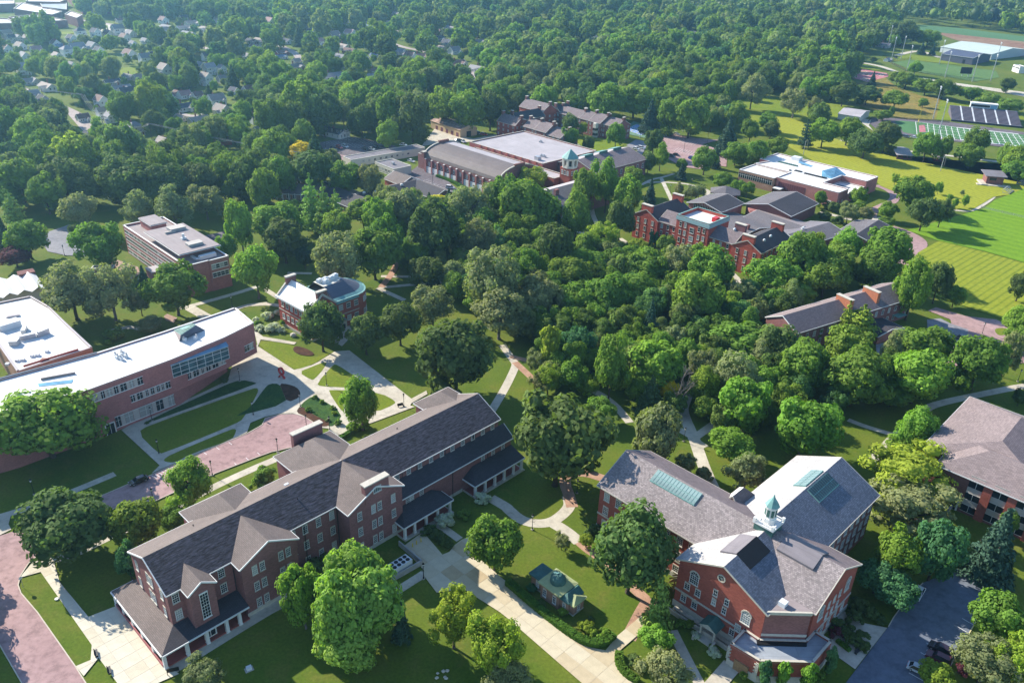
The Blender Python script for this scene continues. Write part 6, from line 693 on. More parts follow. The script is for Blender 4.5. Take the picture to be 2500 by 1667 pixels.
for (u, v) in ((3.9, -.95), (3.9, 22.6), (54.6, -.95), (54.6, 22.6)): b.W.mat(DW).box(u, u+5.4, v, v+1.5, 11.5, 16.4); b.T.mat('stone').box(u-.15, u+5.55, v-.15, v+1.65, 16.4, 16.7)
b.W.mat('brick_plum').box(44, 49, 11.2, 12.7, 11, 15.6); b.T.mat('stone').box(43.8, 49.2, 11, 12.9, 15.6, 15.85)
Zd = (1.4, 4.8, 8.1)
for u0 in (0, 50.6): b.wins((u0, -.9), (u0+13.2, -.9), Zd, (2.7, 6.6, 10.5), 1.0, 1.8, 1, 2, frame='beige')
b.wins((13.2, 0), (23, 0), Zd, (1.8, 5.0, 8.1), 1.0, 1.8, 1, 2, frame='beige'); b.wins((39.2, 0), (50.6, 0), Zd, (2.4, 5.7, 9.0), 1.0, 1.8, 1, 2, frame='beige'); b.wins((23, -1.4), (39.2, -1.4), (1.4, 5.0, 8.5, 12.0), (2.3, 4.7, 11.6, 14.0), 1.0, 1.9, 1, 2, frame='beige'); b.wins((23, -1.4), (39.2, -1.4), (3.2, 6.7, 10.4), (8.1,), 1.9, 2.2, 3, 2)
b.wins((64, -.9), (64, 24), Zd, spread(24.9, 7, 2), .9, 1.7, 1, 2, frame='beige'); b.wins((39.2, -1.4), (39.2, 14.4), (11.6,), (8,), 1, 1.7, 1, 2)
MB().mat('white').box(28.3, 28.6, -4.2, -3.9, 0, 3.2).box(33.4, 33.7, -4.2, -3.9, 0, 3.2).box(28, 34, -4.4, -1.4, 3.2, 3.6).mat('copper').slab([(27.8, -4.6, 3.6), (31, -4.6, 4.9), (31, -1.4, 4.9), (27.8, -1.4, 3.6)], .1).slab([(31, -4.6, 4.9), (34.2, -4.6, 3.6), (34.2, -1.4, 3.6), (31, -1.4, 4.9)], .1).face([(28, -4.4, 3.6), (34, -4.4, 3.6), (31, -4.4, 4.8)]).obj('entrance_porch', b.root)
vm = MB().mat('hvac').lathe(0, 0, [(.5, 0), (.6, .6), (.3, 1.0)], 10).mesh('roof_vent')
for u, v, z in ((60.5, 7, 13.2), (60, 13, 13.4), (47, 6, 14.4)): put('roof_vent', vm, b.root, (u, v, z))
b.done()
# ================================================================ low dark-roofed complex
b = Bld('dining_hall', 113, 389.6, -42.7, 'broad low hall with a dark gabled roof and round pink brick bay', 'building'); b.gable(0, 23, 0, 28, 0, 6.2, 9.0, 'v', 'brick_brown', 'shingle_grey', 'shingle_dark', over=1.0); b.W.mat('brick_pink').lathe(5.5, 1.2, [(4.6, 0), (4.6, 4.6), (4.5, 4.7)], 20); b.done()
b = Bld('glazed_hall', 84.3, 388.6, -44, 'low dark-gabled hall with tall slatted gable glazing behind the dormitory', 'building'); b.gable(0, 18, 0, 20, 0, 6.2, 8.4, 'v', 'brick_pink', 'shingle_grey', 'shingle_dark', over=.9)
fm_ = MB().mat('beige').box(-.05, .05, -.12, 0, 0, 1).mesh('mullion'); MB().mat('glass').box(3, 15, -.05, 0, 2.2, 6.4).obj('glazing', b.root)
for k in range(13): put('mullion', fm_, b.root, (3.2+k*.95, -.04, 2.2), 0, (1.6, 1, 4.2+1.6*(1-abs(k-6)/6)))
b.done()
b = Bld('hexagon_pavilion', 108.5, 416, 0, 'low six-sided pavilion with a dark pointed roof by the lawn paths', 'building'); b.W.mat('brick_brown').lathe(0, 0, [(7, 0), (7, 4)], 6, .3); b.Rf.mat('shingle_grey').lathe(0, 0, [(8.8, 3.8), (8.8, 4.1), (.1, 7.0)], 6, .3); b.done()
b = Bld('dark_roof_lounge', 154.5, 352.5, 49.5, 'low building with dark gable roof beside the curved drive loop', 'building'); b.gable(-2, 25, -9.5, 9.5, 0, 3.6, 6.0, 'u', 'brick_brown', 'shingle_dark', 'shingle_grey', over=.9); b.done()
b = Bld('low_dark_block', 122, 349, 37, 'low building with shallow dark roofs between dormitory and lounge', 'building'); b.gable(0, 30, -9, 9, 0, 3.4, 5.6, 'u', 'brick_brown', 'shingle_grey', 'roof_grey', over=.8); b.gable(6, 26, 4, 30, 0, 3.3, 5.2, 'v', 'brick_brown', 'shingle_grey', 'roof_tan', over=.8); b.gable(-14, 8, 14, 40, 0, 3.2, 4.8, 'v', 'brick_brown', 'shingle_grey', 'shingle_grey', over=.8)
MB().mat('hvac').lathe(12, 1, [(.6, 5.2), (.6, 6.4)], 10).obj('roof_unit', b.root); b.W.mat('brick_plum').box(-8, -6.6, 16, 18, 0, 6.4); b.done()
# ================================================================ white-roofed arts centre
b = Bld('arts_center', 163.8, 407.2, 45, 'large brick arts centre with a flat white roof beside the playing field', 'building'); H11 = b
b.flat([(0, 0), (11, 0), (11, 14), (32, 14), (32, 0), (46, 0), (46, 61), (26, 61), (26, 55), (15, 57.5), (15, 35.5), (0, 35.2)], 0, 7.6, 'brick_pink', 'roof_white', .4, 'white', .4); b.flat([(11, .4), (31.8, .4), (31.8, 13.8), (11, 13.8)], 0, 4.6, 'brick_pink', 'roof_white', .3, 'white', .3); b.flat([(-2, 35.6), (15, 35.8), (15, 57.5), (-2, 57)], 0, 7.2, 'brick_tan', 'roof_white', .35, 'white', .4)
MB().mat('slate_blue').box(14, 25, 5, 12, 4.6, 4.75).obj('roof_well', b.root)
for (u, v, L, nq, mt) in ((20, 24, 13, 11, 'black'), (30, 46, 12, 10, 'copper_dark')):
    for k in range(nq): MB().mat(mt).box(-.45, .45, -.9, .9, 0, .5).obj('skylight', b.root, (u-k*.0, v-L/2+k*L/nq, 7.6), R(90))
o = MB().mat('glass_blue').slab([(22, 14, 7.7), (36, 13.5, 7.7), (36, 20, 10.6), (24, 22, 10.2)], .2).face([(22, 14, 7.7), (24, 22, 10.2), (22.5, 21, 7.7)]).face([(24, 22, 10.2), (36, 20, 10.6), (36, 22, 7.7), (22.5, 21, 7.7)]).obj('roof_lantern', b.root); MB().mat('glass_blue').slab([(35, 34, 7.7), (38, 34, 7.7), (38, 42, 8.6), (35, 42, 8.6)], .2).obj('roof_lantern', b.root)
MB().mat('hvac').box(40, 44, 44, 49, 7.6, 9.6).obj('roof_unit', b.root); MB().mat('black').box(20, 22, 32, 36, 7.6, 8).box(18, 19, 37, 38, 7.6, 8.2).obj('roof_unit', b.root)
A, B = (-2, 57), (-2, 35.6); wm = MB().mat('glass').box(-.6, .6, -.05, 0, 0, 2.6).mat('white').box(-.66, -.58, -.1, 0, 0, 2.6).box(.58, .66, -.1, 0, 0, 2.6).box(-.6, .6, -.1, 0, 1.6, 1.68).mesh('window')
for k in range(16): put('window', wm, b.root, (-2.02, 56.2-k*1.28, 3.6), R(-90))
wm2 = MB().mat('maroon').box(-.6, .6, -.08, 0, 0, 4.4).mesh('panel')
for k in range(12): put('panel', wm2, b.root, (-.02, 33-k*1.3, 1.6), R(-90))
MB().mat('white').box(-.15, 0, 3, 5, 0, 3).box(-4, -.1, 30, 34.5, 2.8, 3.2).obj('entrance_canopy', b.root); b.wins((0, 0), (11, 0), (.4,), (2, 6), .8, 2.6, 1, 2); b.done()
# ================================================================ long hall with chimneys (right)
b = Bld('chimney_hall', 103.5, 250.5, 32, 'long plum brick hall with pink-grey shingle roof and two tall brick chimney slabs', 'building'); H12 = b
b.gable(-10, 52, 0, 13.5, 0, 8.2, 11.6, 'u', 'brick_plum', 'shingle_mauve', 'shingle_tan', over=.4)
for u, v in ((18.0, 0.0), (32.5, 0)): b.W.mat('orange_brick').box(u, u+1.5, 1.5, 8.0, 8.5, 13.2); b.T.mat('stone').box(u-.1, u+1.6, 1.4, 8.1, 13.2, 13.4)
b.wins((-10, 0), (52, 0), (1.2, 4.8), spread(62, 17, 2), 1.05, 1.7, 2, 2); b.gable(22, 36, -9, 0, 0, 3.2, 4.4, 'v', 'brick_pink', 'shingle_dark', over=.4); MB().mat('copper').box(42, 47, -2.5, 0, 2.9, 3.1).obj('entrance_canopy', b.root); b.wins((-10, 13.5), (-10, 0), (1.2, 4.8), (3, 7, 10.5), 1.05, 1.7, 2, 2); b.done()
# ================================================================ gymnasium complex
b = Bld('gymnasium', -52, 447.5, -45, 'barrel-roofed brick fieldhouse joined to a vast pale flat roof and clock tower', 'building'); H13 = b
n_ = 12; L13 = 60.5; arcp = [(14-14*math.cos(math.pi*k/n_), 8.3+6.0*math.sin(math.pi*k/n_)) for k in range(n_+1)]
b.W.mat('brick_plum').face([(0, 0, 0), (L13, 0, 0), (L13, 0, 8.3), (0, 0, 8.3)]).face([(L13, 28, 0), (0, 28, 0), (0, 28, 8.3), (L13, 28, 8.3)]); b.W.face([(L13, 0, 0), (L13, 28, 0)]+[(L13, v, z+.3) for v, z in arcp[::-1]]).face([(0, 28, 0), (0, 0, 0)]+[(0, v, z+.3) for v, z in arcp])
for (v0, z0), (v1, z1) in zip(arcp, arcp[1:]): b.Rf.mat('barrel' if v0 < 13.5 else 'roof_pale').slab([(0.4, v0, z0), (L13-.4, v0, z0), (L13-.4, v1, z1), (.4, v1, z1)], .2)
for u in (0, L13):
    for (v0, z0), (v1, z1) in zip(arcp, arcp[1:]): b.T.mat('stone').bar((u, v0, z0+.5), (u, v1, z1+.5), .7, .5)
    b.W.mat('brick_brown').box(u-.6, u+.6, 10.5, 17.5, 13.5, 15.6); b.W.box(u-1, u+1, -1, 1, 8.0, 11.0); b.T.box(u-1.1, u+1.1, -1.1, 1.1, 11.0, 11.4)
for k in range(12): u0 = 2+k*5.2; MB().mat('brick_pink').box(-.45, .45, -.8, 0, 0, 7.6).mat('white').box(-.5, .5, -.9, 0, 7.6, 7.9).obj('pilaster', b.root, (u0, 0, 0)); MB().mat('roof_white').box(.5, 4.7, -.5, 0, 0, 3.6).obj('base_panel', b.root, (u0, 0, 0)) if k not in (5, 9, 10, 11) else None
b.wins((0, 0), (L13, 0), (4.4,), [4.6+k*5.2 for k in range(11)], 1.3, 1.7, 2, 2)
b.flat([(-8, 2), (-1.2, 2), (-1.2, 18), (-8, 18)], 0, 8, 'brick_plum', 'roof_tan', .4); MB().mat('white').box(-8.3, -8, 4, 5, 0, 7).box(-8.3, -8, 6.5, 7.5, 0, 7).obj('entrance_column', b.root)
b.flat([(0, 28.3), (72, 28.3), (72, 38), (0, 38)], 0, 7.2, 'brick_red', 'roof_pale', .4, 'stone', .4)
b.flat([(-5.5, 38.3), (54, 38.3), (54, 83), (-5.5, 83)], 0, 9.2, 'tile_red', 'roof_pale', .5, 'stone', .4)
for k in range(9): MB().mat('brick_red').box(-.6, .6, -.3, .3, 0, 1.2).obj('roof_pier', b.root, (4+k*5.6, 38.2, 8.6))
for u, v in ((10, 33), (18, 32), (30, 34), (36, 31), (52, 36), (58, 33), (44, 50), (42, 50), (20, 72)): MB().mat('metal').box(-.9, .9, -.7, .7, 0, .9).box(-.3, .3, -.3, .3, .9, 1.5).obj('roof_unit', b.root, (u, v, 9.2 if v > 38 else 7.2), rng.uniform(0, 1))
MB().mat('metal').box(44, 47, 42, 44.5, 9.2, 11.2).obj('roof_unit', b.root)
b.gable(55, 81.5, 50, 94, 0, 9.0, 13.0, 'v', 'brick_plum', 'roof_pale', 'shingle_mauve', over=.4, trim='stone')
for v in (56, 68, 80): MB().mat('copper').slab([(64.5, v, 13.4), (64.5, v+7, 13.4), (68.3, v+7, 14.4), (68.3, v, 14.4)], .3).mat('copper_dark').box(68.3, 68.5, v, v+7, 12.6, 14.35).obj('skylight', b.root)
b.wins((81.5, 50), (81.5, 94), (4.5,), spread(44, 9, 3), 1.3, 2.4, 2, 2)
b.W.mat('brick_red').box(72.2, 79.2, 32.4, 39.4, 0, 13.2); b.wins((72.2, 32.4), (79.2, 32.4), (9.8,), (1.6, 3.5, 5.4), 1.1, 2.0, 2, 2); b.wins((79.2, 32.4), (79.2, 39.4), (9.8,), (1.6, 3.5, 5.4), 1.1, 2.0, 2, 2)
t_ = empty('clock_tower_top', (75.7, 35.9, 0)); t_.parent = b.root
q = MB().mat('beige').lathe(0, 0, [(4.1, 13.2), (4.1, 14.2)], 8, R(22.5)); 
for k in range(8): a = R(22.5+45*k); q.box(3.6*math.cos(a)-.5, 3.6*math.cos(a)+.5, 3.6*math.sin(a)-.5, 3.6*math.sin(a)+.5, 14.2, 17.2)
q.lathe(0, 0, [(4.2, 17.2), (4.2, 17.8), (4.5, 17.9), (4.5, 18.2)], 8, R(22.5)); q.obj('belfry', t_); MB().mat('copper').lathe(0, 0, [(4.6, 18.2), (.1, 22.6)], 8, R(22.5)).obj('cap', t_); MB().mat('black').lathe(0, 0, [(2.6, 14.2), (2.6, 17.2)], 8).obj('bell_core', t_)
b.done()
b = Bld('columned_hall', 18.5, 372, 45, 'brick hall with grey roof and a two-storey white column gallery amid trees', 'building'); b.gable(0, 40, 0, 20, 0, 8.4, 11.8, 'u', 'brick_brown', 'shingle_grey', 'roof_pale', over=.4); MB().mat('shingle_grey').slab([(-.3, -4.5, 8.2), (10, -4.5, 8.2), (10, 0, 9.6), (-.3, 0, 9.6)], .2).obj('gallery_roof', b.root)
cm = MB().mat('white').box(-.25, .25, -.25, .25, 0, 8).mesh('column')
for k in range(4): put('column', cm, b.root, (.3+k*3.1, -4.2, 0))
for z in (2.6, 5.2, 7.9): MB().mat('white').bar((0, -4.2, z), (9.8, -4.2, z), .3, .35).obj('rail', b.root)
MB().mat('brick_plum').box(5, 7.4, 5, 6.5, 9, 13).obj('chimney', b.root); MB().mat('roof_white').box(16, 20, 5, 8, 9.6, 10.2).obj('roof_hatch', b.root); b.done()
# ================================================================ many-gabled residence hall
b = Bld('residence_hall', -14.5, 535.4, -46, 'rambling brick residence hall with many white-edged stepped gables behind the gymnasium', 'building'); H14 = b
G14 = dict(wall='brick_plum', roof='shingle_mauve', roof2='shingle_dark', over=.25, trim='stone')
def dorm(u0, u1, v0, v1, ax='u', ze=9.6, zr=13.6, w='brick_plum'):
    k = dict(G14); k['wall'] = w; b.gable(u0, u1, v0, v1, 0, ze, zr, ax, **k)
    for e in (0, 1):
        if ax == 'u': x, y = (u0, u1)[e], (v0+v1)/2; b.W.mat('brick_brown').box(x-.6, x+.6, y-1.1, y+1.1, zr-1, zr+1.5); b.T.mat('stone').box(x-.7, x+.7, y-1.2, y+1.2, zr+1.5, zr+1.7)
        else: x, y = (u0+u1)/2, (v0, v1)[e]; b.W.mat('brick_brown').box(x-1.1, x+1.1, y-.6, y+.6, zr-1, zr+1.5); b.T.mat('stone').box(x-1.2, x+1.2, y-.7, y+.7, zr+1.5, zr+1.7)
    if ax == 'u': n = max(2, int((u1-u0)/3.6)); b.wins((u0, v0), (u1, v0), (1.4, 4.4, 7.3), spread(u1-u0, n, 1.6), 1.0, 1.5, 2, 2, sill=None, lintel=None); b.wins((u1, v0), (u1, v1), (1.4, 4.4, 7.3), spread(v1-v0, 3, 2), 1.0, 1.5, 2, 2, sill=None, lintel=None)
    else: n = max(2, int((u1-u0)/3.6)); b.wins((u0, v0), (u1, v0), (1.4, 4.4, 7.3), spread(u1-u0, n, 1.6), 1.0, 1.5, 2, 2, sill=None, lintel=None); b.wins((u1, v0), (u1, v1), (1.4, 4.4, 7.3), spread(v1-v0, 4, 2), 1.0, 1.5, 2, 2, sill=None, lintel=None)
dorm(0, 17, 0, 11, w='brick_red'); dorm(21, 31, 3.5, 16.5); dorm(31, 41.5, 3.0, 17.0, zr=13.9); dorm(41.5, 53.5, 3.4, 19.5, ze=8.4, zr=12.4); dorm(16, 22, 6, 14, 'v', 9, 11.6); dorm(-3, 8, 11, 36, 'v'); dorm(-17, 5.5, 36, 50, 'u', 11.5, 16, 'brick_red'); dorm(0, 8, 50, 62, 'v', 10.5, 14); dorm(5, 26, 50, 63, 'u', 9.6, 13.4); dorm(25, 35, 50, 64.5); dorm(35, 45, 49.6, 65, zr=13.9); dorm(45, 57, 51.5, 65.8, ze=9.2, zr=13.0)
bw = MB().mat('beige').lathe(41.5, 50, [(2.3, 0), (2.3, 9), (2.0, 9.4)], 6).obj('bay_window', b.root); MB().mat('glass').lathe(41.5, 50, [(2.34, 1.4), (2.34, 3.0)], 6, caps=False).lathe(41.5, 50, [(2.34, 4.6), (2.34, 6.2)], 6, caps=False).obj('pane', bw)
b.done()
# ================================================================ shed, low L-shaped building, flat strips
b = Bld('metal_shed', -37.7, 526.0, 131.6, 'long tan metal shed with rusty mottled roof behind the gymnasium', 'building'); b.gable(0, 32, -13.7, 0, 0, 5.0, 7.0, 'u', 'tan_wall', 'rust_roof', 'rust_roof', over=.3, trim='tan_wall')
for k in range(5): MB().mat('maroon').box(-1.2, 1.2, -.08, .02, 0, 2.8).obj('shed_door', b.root, (3+k*5.6, 0.02, 0), R(180))
MB().mat('black').box(-1.8, 1.8, -.08, .02, 0, 3.4).obj('shed_door', b.root, (-.02, -7, 0), R(-90)); b.done()
b = Bld('low_court_building', -78, 384, 45, 'low building with long dark hip roofs bending around a shady court', 'building')
b.gable(0, 37, -8, 8, 0, 3.6, 6.4, 'u', 'brick_brown', 'shingle_dark', 'shingle_brown', over=.7); b.gable(30, 44, -22, 4, 0, 3.6, 6.4, 'v', 'brick_brown', 'shingle_dark', 'shingle_brown', over=.7); b.gable(-9, 7, -18, 26, 0, 3.6, 6.2, 'v', 'brick_brown', 'shingle_dark', 'shingle_brown', over=.7); b.gable(30, 43, 4, 18, 0, 4.2, 7, 'v', 'brick_red', 'shingle_brown', over=.5)
vm = MB().mat('white').lathe(0, 0, [(.8, 0), (.8, .6), (.5, .9)], 10).mesh('roof_vent')
for u, v in ((4, -1), (9, -3), (26, -2)): put('roof_vent', vm, b.root, (u, v, 6.0))
b.done()
b = Bld('porch_house_block', -121, 390.5, 0, 'low grey-roofed building with white porch columns and a dark pyramid roof beyond', 'building'); b.gable(0, 34, 0, 13, 0, 3.6, 6.0, 'u', 'brick_tan', 'shingle_brown', 'shingle_dark', over=1.2); b.gable(-2, 14, 18, 36, 0, 4, 8, 'u', 'brick_tan', 'shingle_dark', hip0=7.5, hip1=7.5, over=.8)
cm = MB().mat('white').box(-.15, .15, -.15, .15, 0, 3.5).mesh('column')
for k in range(5): put('column', cm, b.root, (2.5+k*3, -1.0, 0))
b.wins((0, 0), (34, 0), (.8,), (4, 8, 11, 15), 1.6, 2.0, 2, 2); MB().mat('brick_brown').box(9, 10, 6, 7, 5, 8.2).obj('chimney', b.root); b.done()
b = Bld('beige_annex', -79.5, 447.4, -46, 'small flat-roofed beige annex left of the barrel-roofed gymnasium', 'building'); b.flat([(0, 0), (18, 0), (18, 11.7), (0, 11.7)], 0, 4.2, 'beige', 'roof_grey', .3, 'beige'); b.wins((0, 0), (18, 0), (1.4,), spread(18, 6, 1.5), 1.8, 1.5, 2, 2); MB().mat('metal').box(8, 10, 5, 6.5, 4.2, 5.4).obj('roof_unit', b.root); b.done()
b = Bld('flat_strip_building', -93.4, 450.7, 40.6, 'long narrow beige building with dark flat roof beside the parking lot', 'building'); b.flat([(0, 0), (50, 0), (50, 9), (0, 9)], 0, 4.0, 'beige', 'roof_grey', .2, 'beige'); b.wins((0, 0), (50, 0), (1.8,), spread(46, 9, 8), 1.4, 1.0, 2, 1); b.done()

# ================================================================ vegetation
def fib(n, r):
    i = np.arange(n)+0.5; z = 1-2*i/n; ph = i*2.399963+r.uniform(0, 6.28); s = np.sqrt(1-z*z)
    return np.stack([s*np.cos(ph), s*np.sin(ph), z], 1)
def quads(C, N, size, r, jit=0.45, aspect=1.35):
    """one leaf-clump quad per point, facing roughly along N"""
    n = len(C); D = N+r.normal(0, jit, (n, 3)); D /= np.linalg.norm(D, axis=1)[:, None]
    A = np.cross(D, r.normal(0, 1, (n, 3))); A /= np.linalg.norm(A, axis=1)[:, None]; Bv = np.cross(D, A)
    s = size*r.uniform(0.6, 1.3, n)[:, None]; a = A*s*aspect/2; b = Bv*s/2; k = D*s*0.12
    return np.stack([C-a-k, C-b*0.9+k*.5, C+a-k, C+b*0.9+k*.5], 1)
def leaf_mesh(name, Q, tone, core=None, mat='leaf'):
    n = len(Q); V = Q.reshape(-1, 3); F = [n*4]
    cv, cf = core if core else (np.zeros((0, 3)), [])
    me = bpy.data.meshes.new(name); nv = len(V)+len(cv); nt = len(cf)
    me.vertices.add(nv); me.vertices.foreach_set('co', np.concatenate([V, cv]).astype(np.float32).ravel())
    me.loops.add(n*4+nt*3); li = np.concatenate([np.arange(n*4), (np.array(cf, int).ravel()+n*4) if nt else np.zeros(0, int)]); me.loops.foreach_set('vertex_index', li.astype(np.int32))
    me.polygons.add(n+nt); ls = np.concatenate([np.arange(n)*4, n*4+np.arange(nt)*3]); me.polygons.foreach_set('loop_start', ls.astype(np.int32)); me.polygons.foreach_set('loop_total', np.concatenate([np.full(n, 4), np.full(nt, 3)]).astype(np.int32))
    at = me.attributes.new('tone', 'FLOAT', 'FACE'); at.data.foreach_set('value', np.concatenate([tone, np.full(nt, 0.45)]).astype(np.float32))
    me.materials.append(MAT[mat]); me.update(calc_edges=True); return me
_t = (1+5**.5)/2
ICO_V = np.array([(-1, _t, 0), (1, _t, 0), (-1, -_t, 0), (1, -_t, 0), (0, -1, _t), (0, 1, _t), (0, -1, -_t), (0, 1, -_t), (_t, 0, -1), (_t, 0, 1), (-_t, 0, -1), (-_t, 0, 1)])/math.sqrt(1+_t*_t)
ICO_F = [(0, 11, 5), (0, 5, 1), (0, 1, 7), (0, 7, 10), (0, 10, 11), (1, 5, 9), (5, 11, 4), (11, 10, 2), (10, 7, 6), (7, 1, 8), (3, 9, 4), (3, 4, 2), (3, 2, 6), (3, 6, 8), (3, 8, 9), (4, 9, 5), (2, 4, 11), (6, 2, 10), (8, 6, 7), (9, 8, 1)]
def cores(C, rad, k=0.72, r=None):
    V, F = [], []
    for c, q in zip(C, rad): F += [tuple(i+len(V)*12 for i in f) for f in ICO_F]; V.append(ICO_V*(q*k)*r.uniform(.85, 1.1, (12, 1))+c)
    return np.concatenate(V), F
def crown(seed, shape='round', nl=30, n=4200, ls=0.105):
    """unit crown: radius 1, half height 1; built of leafy lobes with gaps between them"""
    r = np.random.default_rng(seed)
    if shape in ('round', 'tall', 'open', 'bush'):
        d = fib(nl, r); d += r.normal(0, 0.13, d.shape); d /= np.linalg.norm(d, axis=1)[:, None]
        keep = d[:, 2] > (-0.75 if shape != 'bush' else -0.3); d = d[keep]
        lr = r.uniform(0.22, 0.42, len(d))*(0.8 if shape == 'open' else 1); C = d*(r.uniform(0.66, 1.18, len(d))-lr)[:, None]
        env = np.ones(len(d))
        if shape == 'tall': C[:, :2] *= (1.0-0.45*np.clip(C[:, 2], 0, 1)-0.15*np.clip(-C[:, 2], 0, 1))[:, None]
        if shape == 'round': C[:, 2] = np.where(C[:, 2] < 0, C[:, 2]*0.85, C[:, 2])
        if shape == 'open': C += r.normal(0, 0.07, C.shape)
        C2 = r.normal(0, 0.28, (6, 3)); C = np.concatenate([C, C2]); lr = np.concatenate([lr, np.full(6, 0.36)])
    if shape == 'column':
        z = np.linspace(-.85, .85, 16); C = np.stack([r.normal(0, .25, 16), r.normal(0, .25, 16), z], 1)*np.array([1, 1, 1]); lr = 0.62*np.sqrt(np.clip(1.05-np.abs(z)**2.2, .08, 1)); sq = True
    w = lr**2; pick = r.choice(len(C), n, p=w/w.sum()); D = r.normal(0, 1, (n, 3)); D /= np.linalg.norm(D, axis=1)[:, None]
    out = C[pick]/np.maximum(np.linalg.norm(C[pick], axis=1), .2)[:, None]; flip = (D*out).sum(1) < -0.25; D[flip] *= -1
    zs = 0.35 if shape == 'column' else 1.0
    P = C[pick]+D*lr[pick][:, None]*r.uniform(0.78, 1.12, n)[:, None]*np.array([1, 1, zs])
    lt = r.uniform(0.15, 0.85, len(C)); tone = np.clip(lt[pick]*0.55+r.uniform(0, 0.45, n)+(r.random(n) > .93)*0.25, 0, 1.2)
    Q = quads(P, D+out*0.25+np.array([0, 0, .15]), ls, r, 0.42)
    cc = cores(C, lr, 0.66, r); cv = cc[0]
    if shape == 'column': cv = cv.copy()
    return leaf_mesh('crown', Q, tone, (cv, cc[1]))
def conifer(seed, kind='spruce'):
    """unit conifer: radius 1, z from -1 to 1, whorls of drooping boughs"""
    r = np.random.default_rng(seed); Q = []; tone = []; cV, cF = [], []
    lay = 17 if kind == 'spruce' else 9
    for i in range(lay):
        f = i/(lay-1); z = -0.92+1.86*f; rad = (1.0-f)**(0.85 if kind == 'spruce' else 0.62)*0.98+0.04
        if kind == 'pine': rad *= r.uniform(0.7, 1.1)
        nb = max(4, int((13 if kind == 'spruce' else 9)*rad)+2)
        for b in range(nb):
            a = 6.283*b/nb+r.uniform(-.3, .3)+i*1.1; L = rad*r.uniform(0.72, 1.1); m = max(6, int((34 if kind == 'spruce' else 40)*L)); s = np.sqrt(r.uniform(0.03, 1, m)); wd = (0.15*(1-s*.5)*L+0.03) if kind == 'spruce' else (.06+.17*s)*L
            off = r.normal(0, 1, m)*wd; dr = -0.16*s*L if kind == 'spruce' else 0.05*s*L
            P = np.stack([np.cos(a)*s*L-np.sin(a)*off, np.sin(a)*s*L+np.cos(a)*off, z+dr+r.normal(0, .018, m)], 1)
            N = np.tile(np.array([np.cos(a)*.45, np.sin(a)*.45, 0.85]), (m, 1)); Q.append(quads(P, N, 0.105 if kind == 'spruce' else 0.12, r, 0.4, 1.7)); tone.append(np.clip(r.uniform(.1, .8, m)+r.normal(0, .1), 0, 1.2))
    k = 8; zs = np.linspace(-.9, .95, 7)
    for j, z in enumerate(zs): rr = (1-(z+1)/2)**.85*(.5 if kind == 'spruce' else .22)+.02; cV += [(rr*math.cos(6.283*q/k), rr*math.sin(6.283*q/k), z) for q in range(k)]
    for j in range(6):
        for q in range(k): a, b2, c2, d2 = j*k+q, j*k+(q+1) % k, (j+1)*k+(q+1) % k, (j+1)*k+q; cF += [(a, b2, c2), (a, c2, d2)]
    return leaf_mesh('crown', np.concatenate(Q), np.concatenate(tone), (np.array(cV), cF), 'needle')
def trunk_mesh(seed, mat='bark'):
    r = random.Random(seed); m = MB().mat(mat)
    def limb(p, q, r0, r1, n=6, seg=3):
        p, q = Vector(p), Vector(q); d = (q-p).normalized(); a = d.orthogonal().normalized(); b_ = d.cross(a); ring = []
        for s in range(seg+1):
            f = s/seg; c = p.lerp(q, f)+Vector((r.uniform(-1, 1), r.uniform(-1, 1), 0))*0.02*(0 < s < seg); rr = r0+(r1-r0)*f; ring.append([c+(a*math.cos(6.283*i/n)+b_*math.sin(6.283*i/n))*rr for i in range(n)])
        for u, v in zip(ring, ring[1:]):
            for i in range(n): m.face([u[i], u[(i+1) % n], v[(i+1) % n], v[i]])
    limb((0, 0, -.02), (0.02, 0, .08), .085, .058); limb((.02, 0, .08), (0, .03, .55), .058, .045); limb((0, .03, .55), (.05, 0, .95), .045, .015)
    for k in range(6): a = k*1.05+r.uniform(-.3, .3); z = .36+.07*k; limb((0, .02, z), (math.cos(a)*r.uniform(.45, .7), math.sin(a)*r.uniform(.45, .7), z+r.uniform(.18, .34)), .032, .008, 5)
    return m.mesh('trunk')
CR = {'round': [crown(11+i, 'round', 30+4*i) for i in range(5)], 'tall': [crown(31+i, 'tall', 34, 4200, .085) for i in range(3)], 'open': [crown(51+i, 'open', 40, 4000, .075) for i in range(3)], 'bush': [crown(71+i, 'bush', 16, 900, .2) for i in range(3)], 'column': [crown(81+i, 'column', 16, 1500, .16) for i in range(2)], 'spruce': [conifer(91+i) for i in range(2)], 'pine': [conifer(95+i, 'pine') for i in range(3)]}
TR = [trunk_mesh(i) for i in range(4)]+[trunk_mesh(9, 'bark_pale')]
TCOL = [((0.082, 0.122, 0.036), 'dark green'), ((0.120, 0.190, 0.030), 'green'), ((0.140, 0.232, 0.032), 'bright green'), ((0.185, 0.250, 0.030), 'yellow-green'), ((0.170, 0.195, 0.085), 'grey-green'), ((0.066, 0.150, 0.060), 'blue-green'), ((0.185, 0.280, 0.055), 'pale green'), ((0.040, 0.078, 0.048), 'blackish green'), ((0.11, 0.035, 0.045), 'dark red'), ((0.50, 0.42, 0.02), 'golden yellow')]
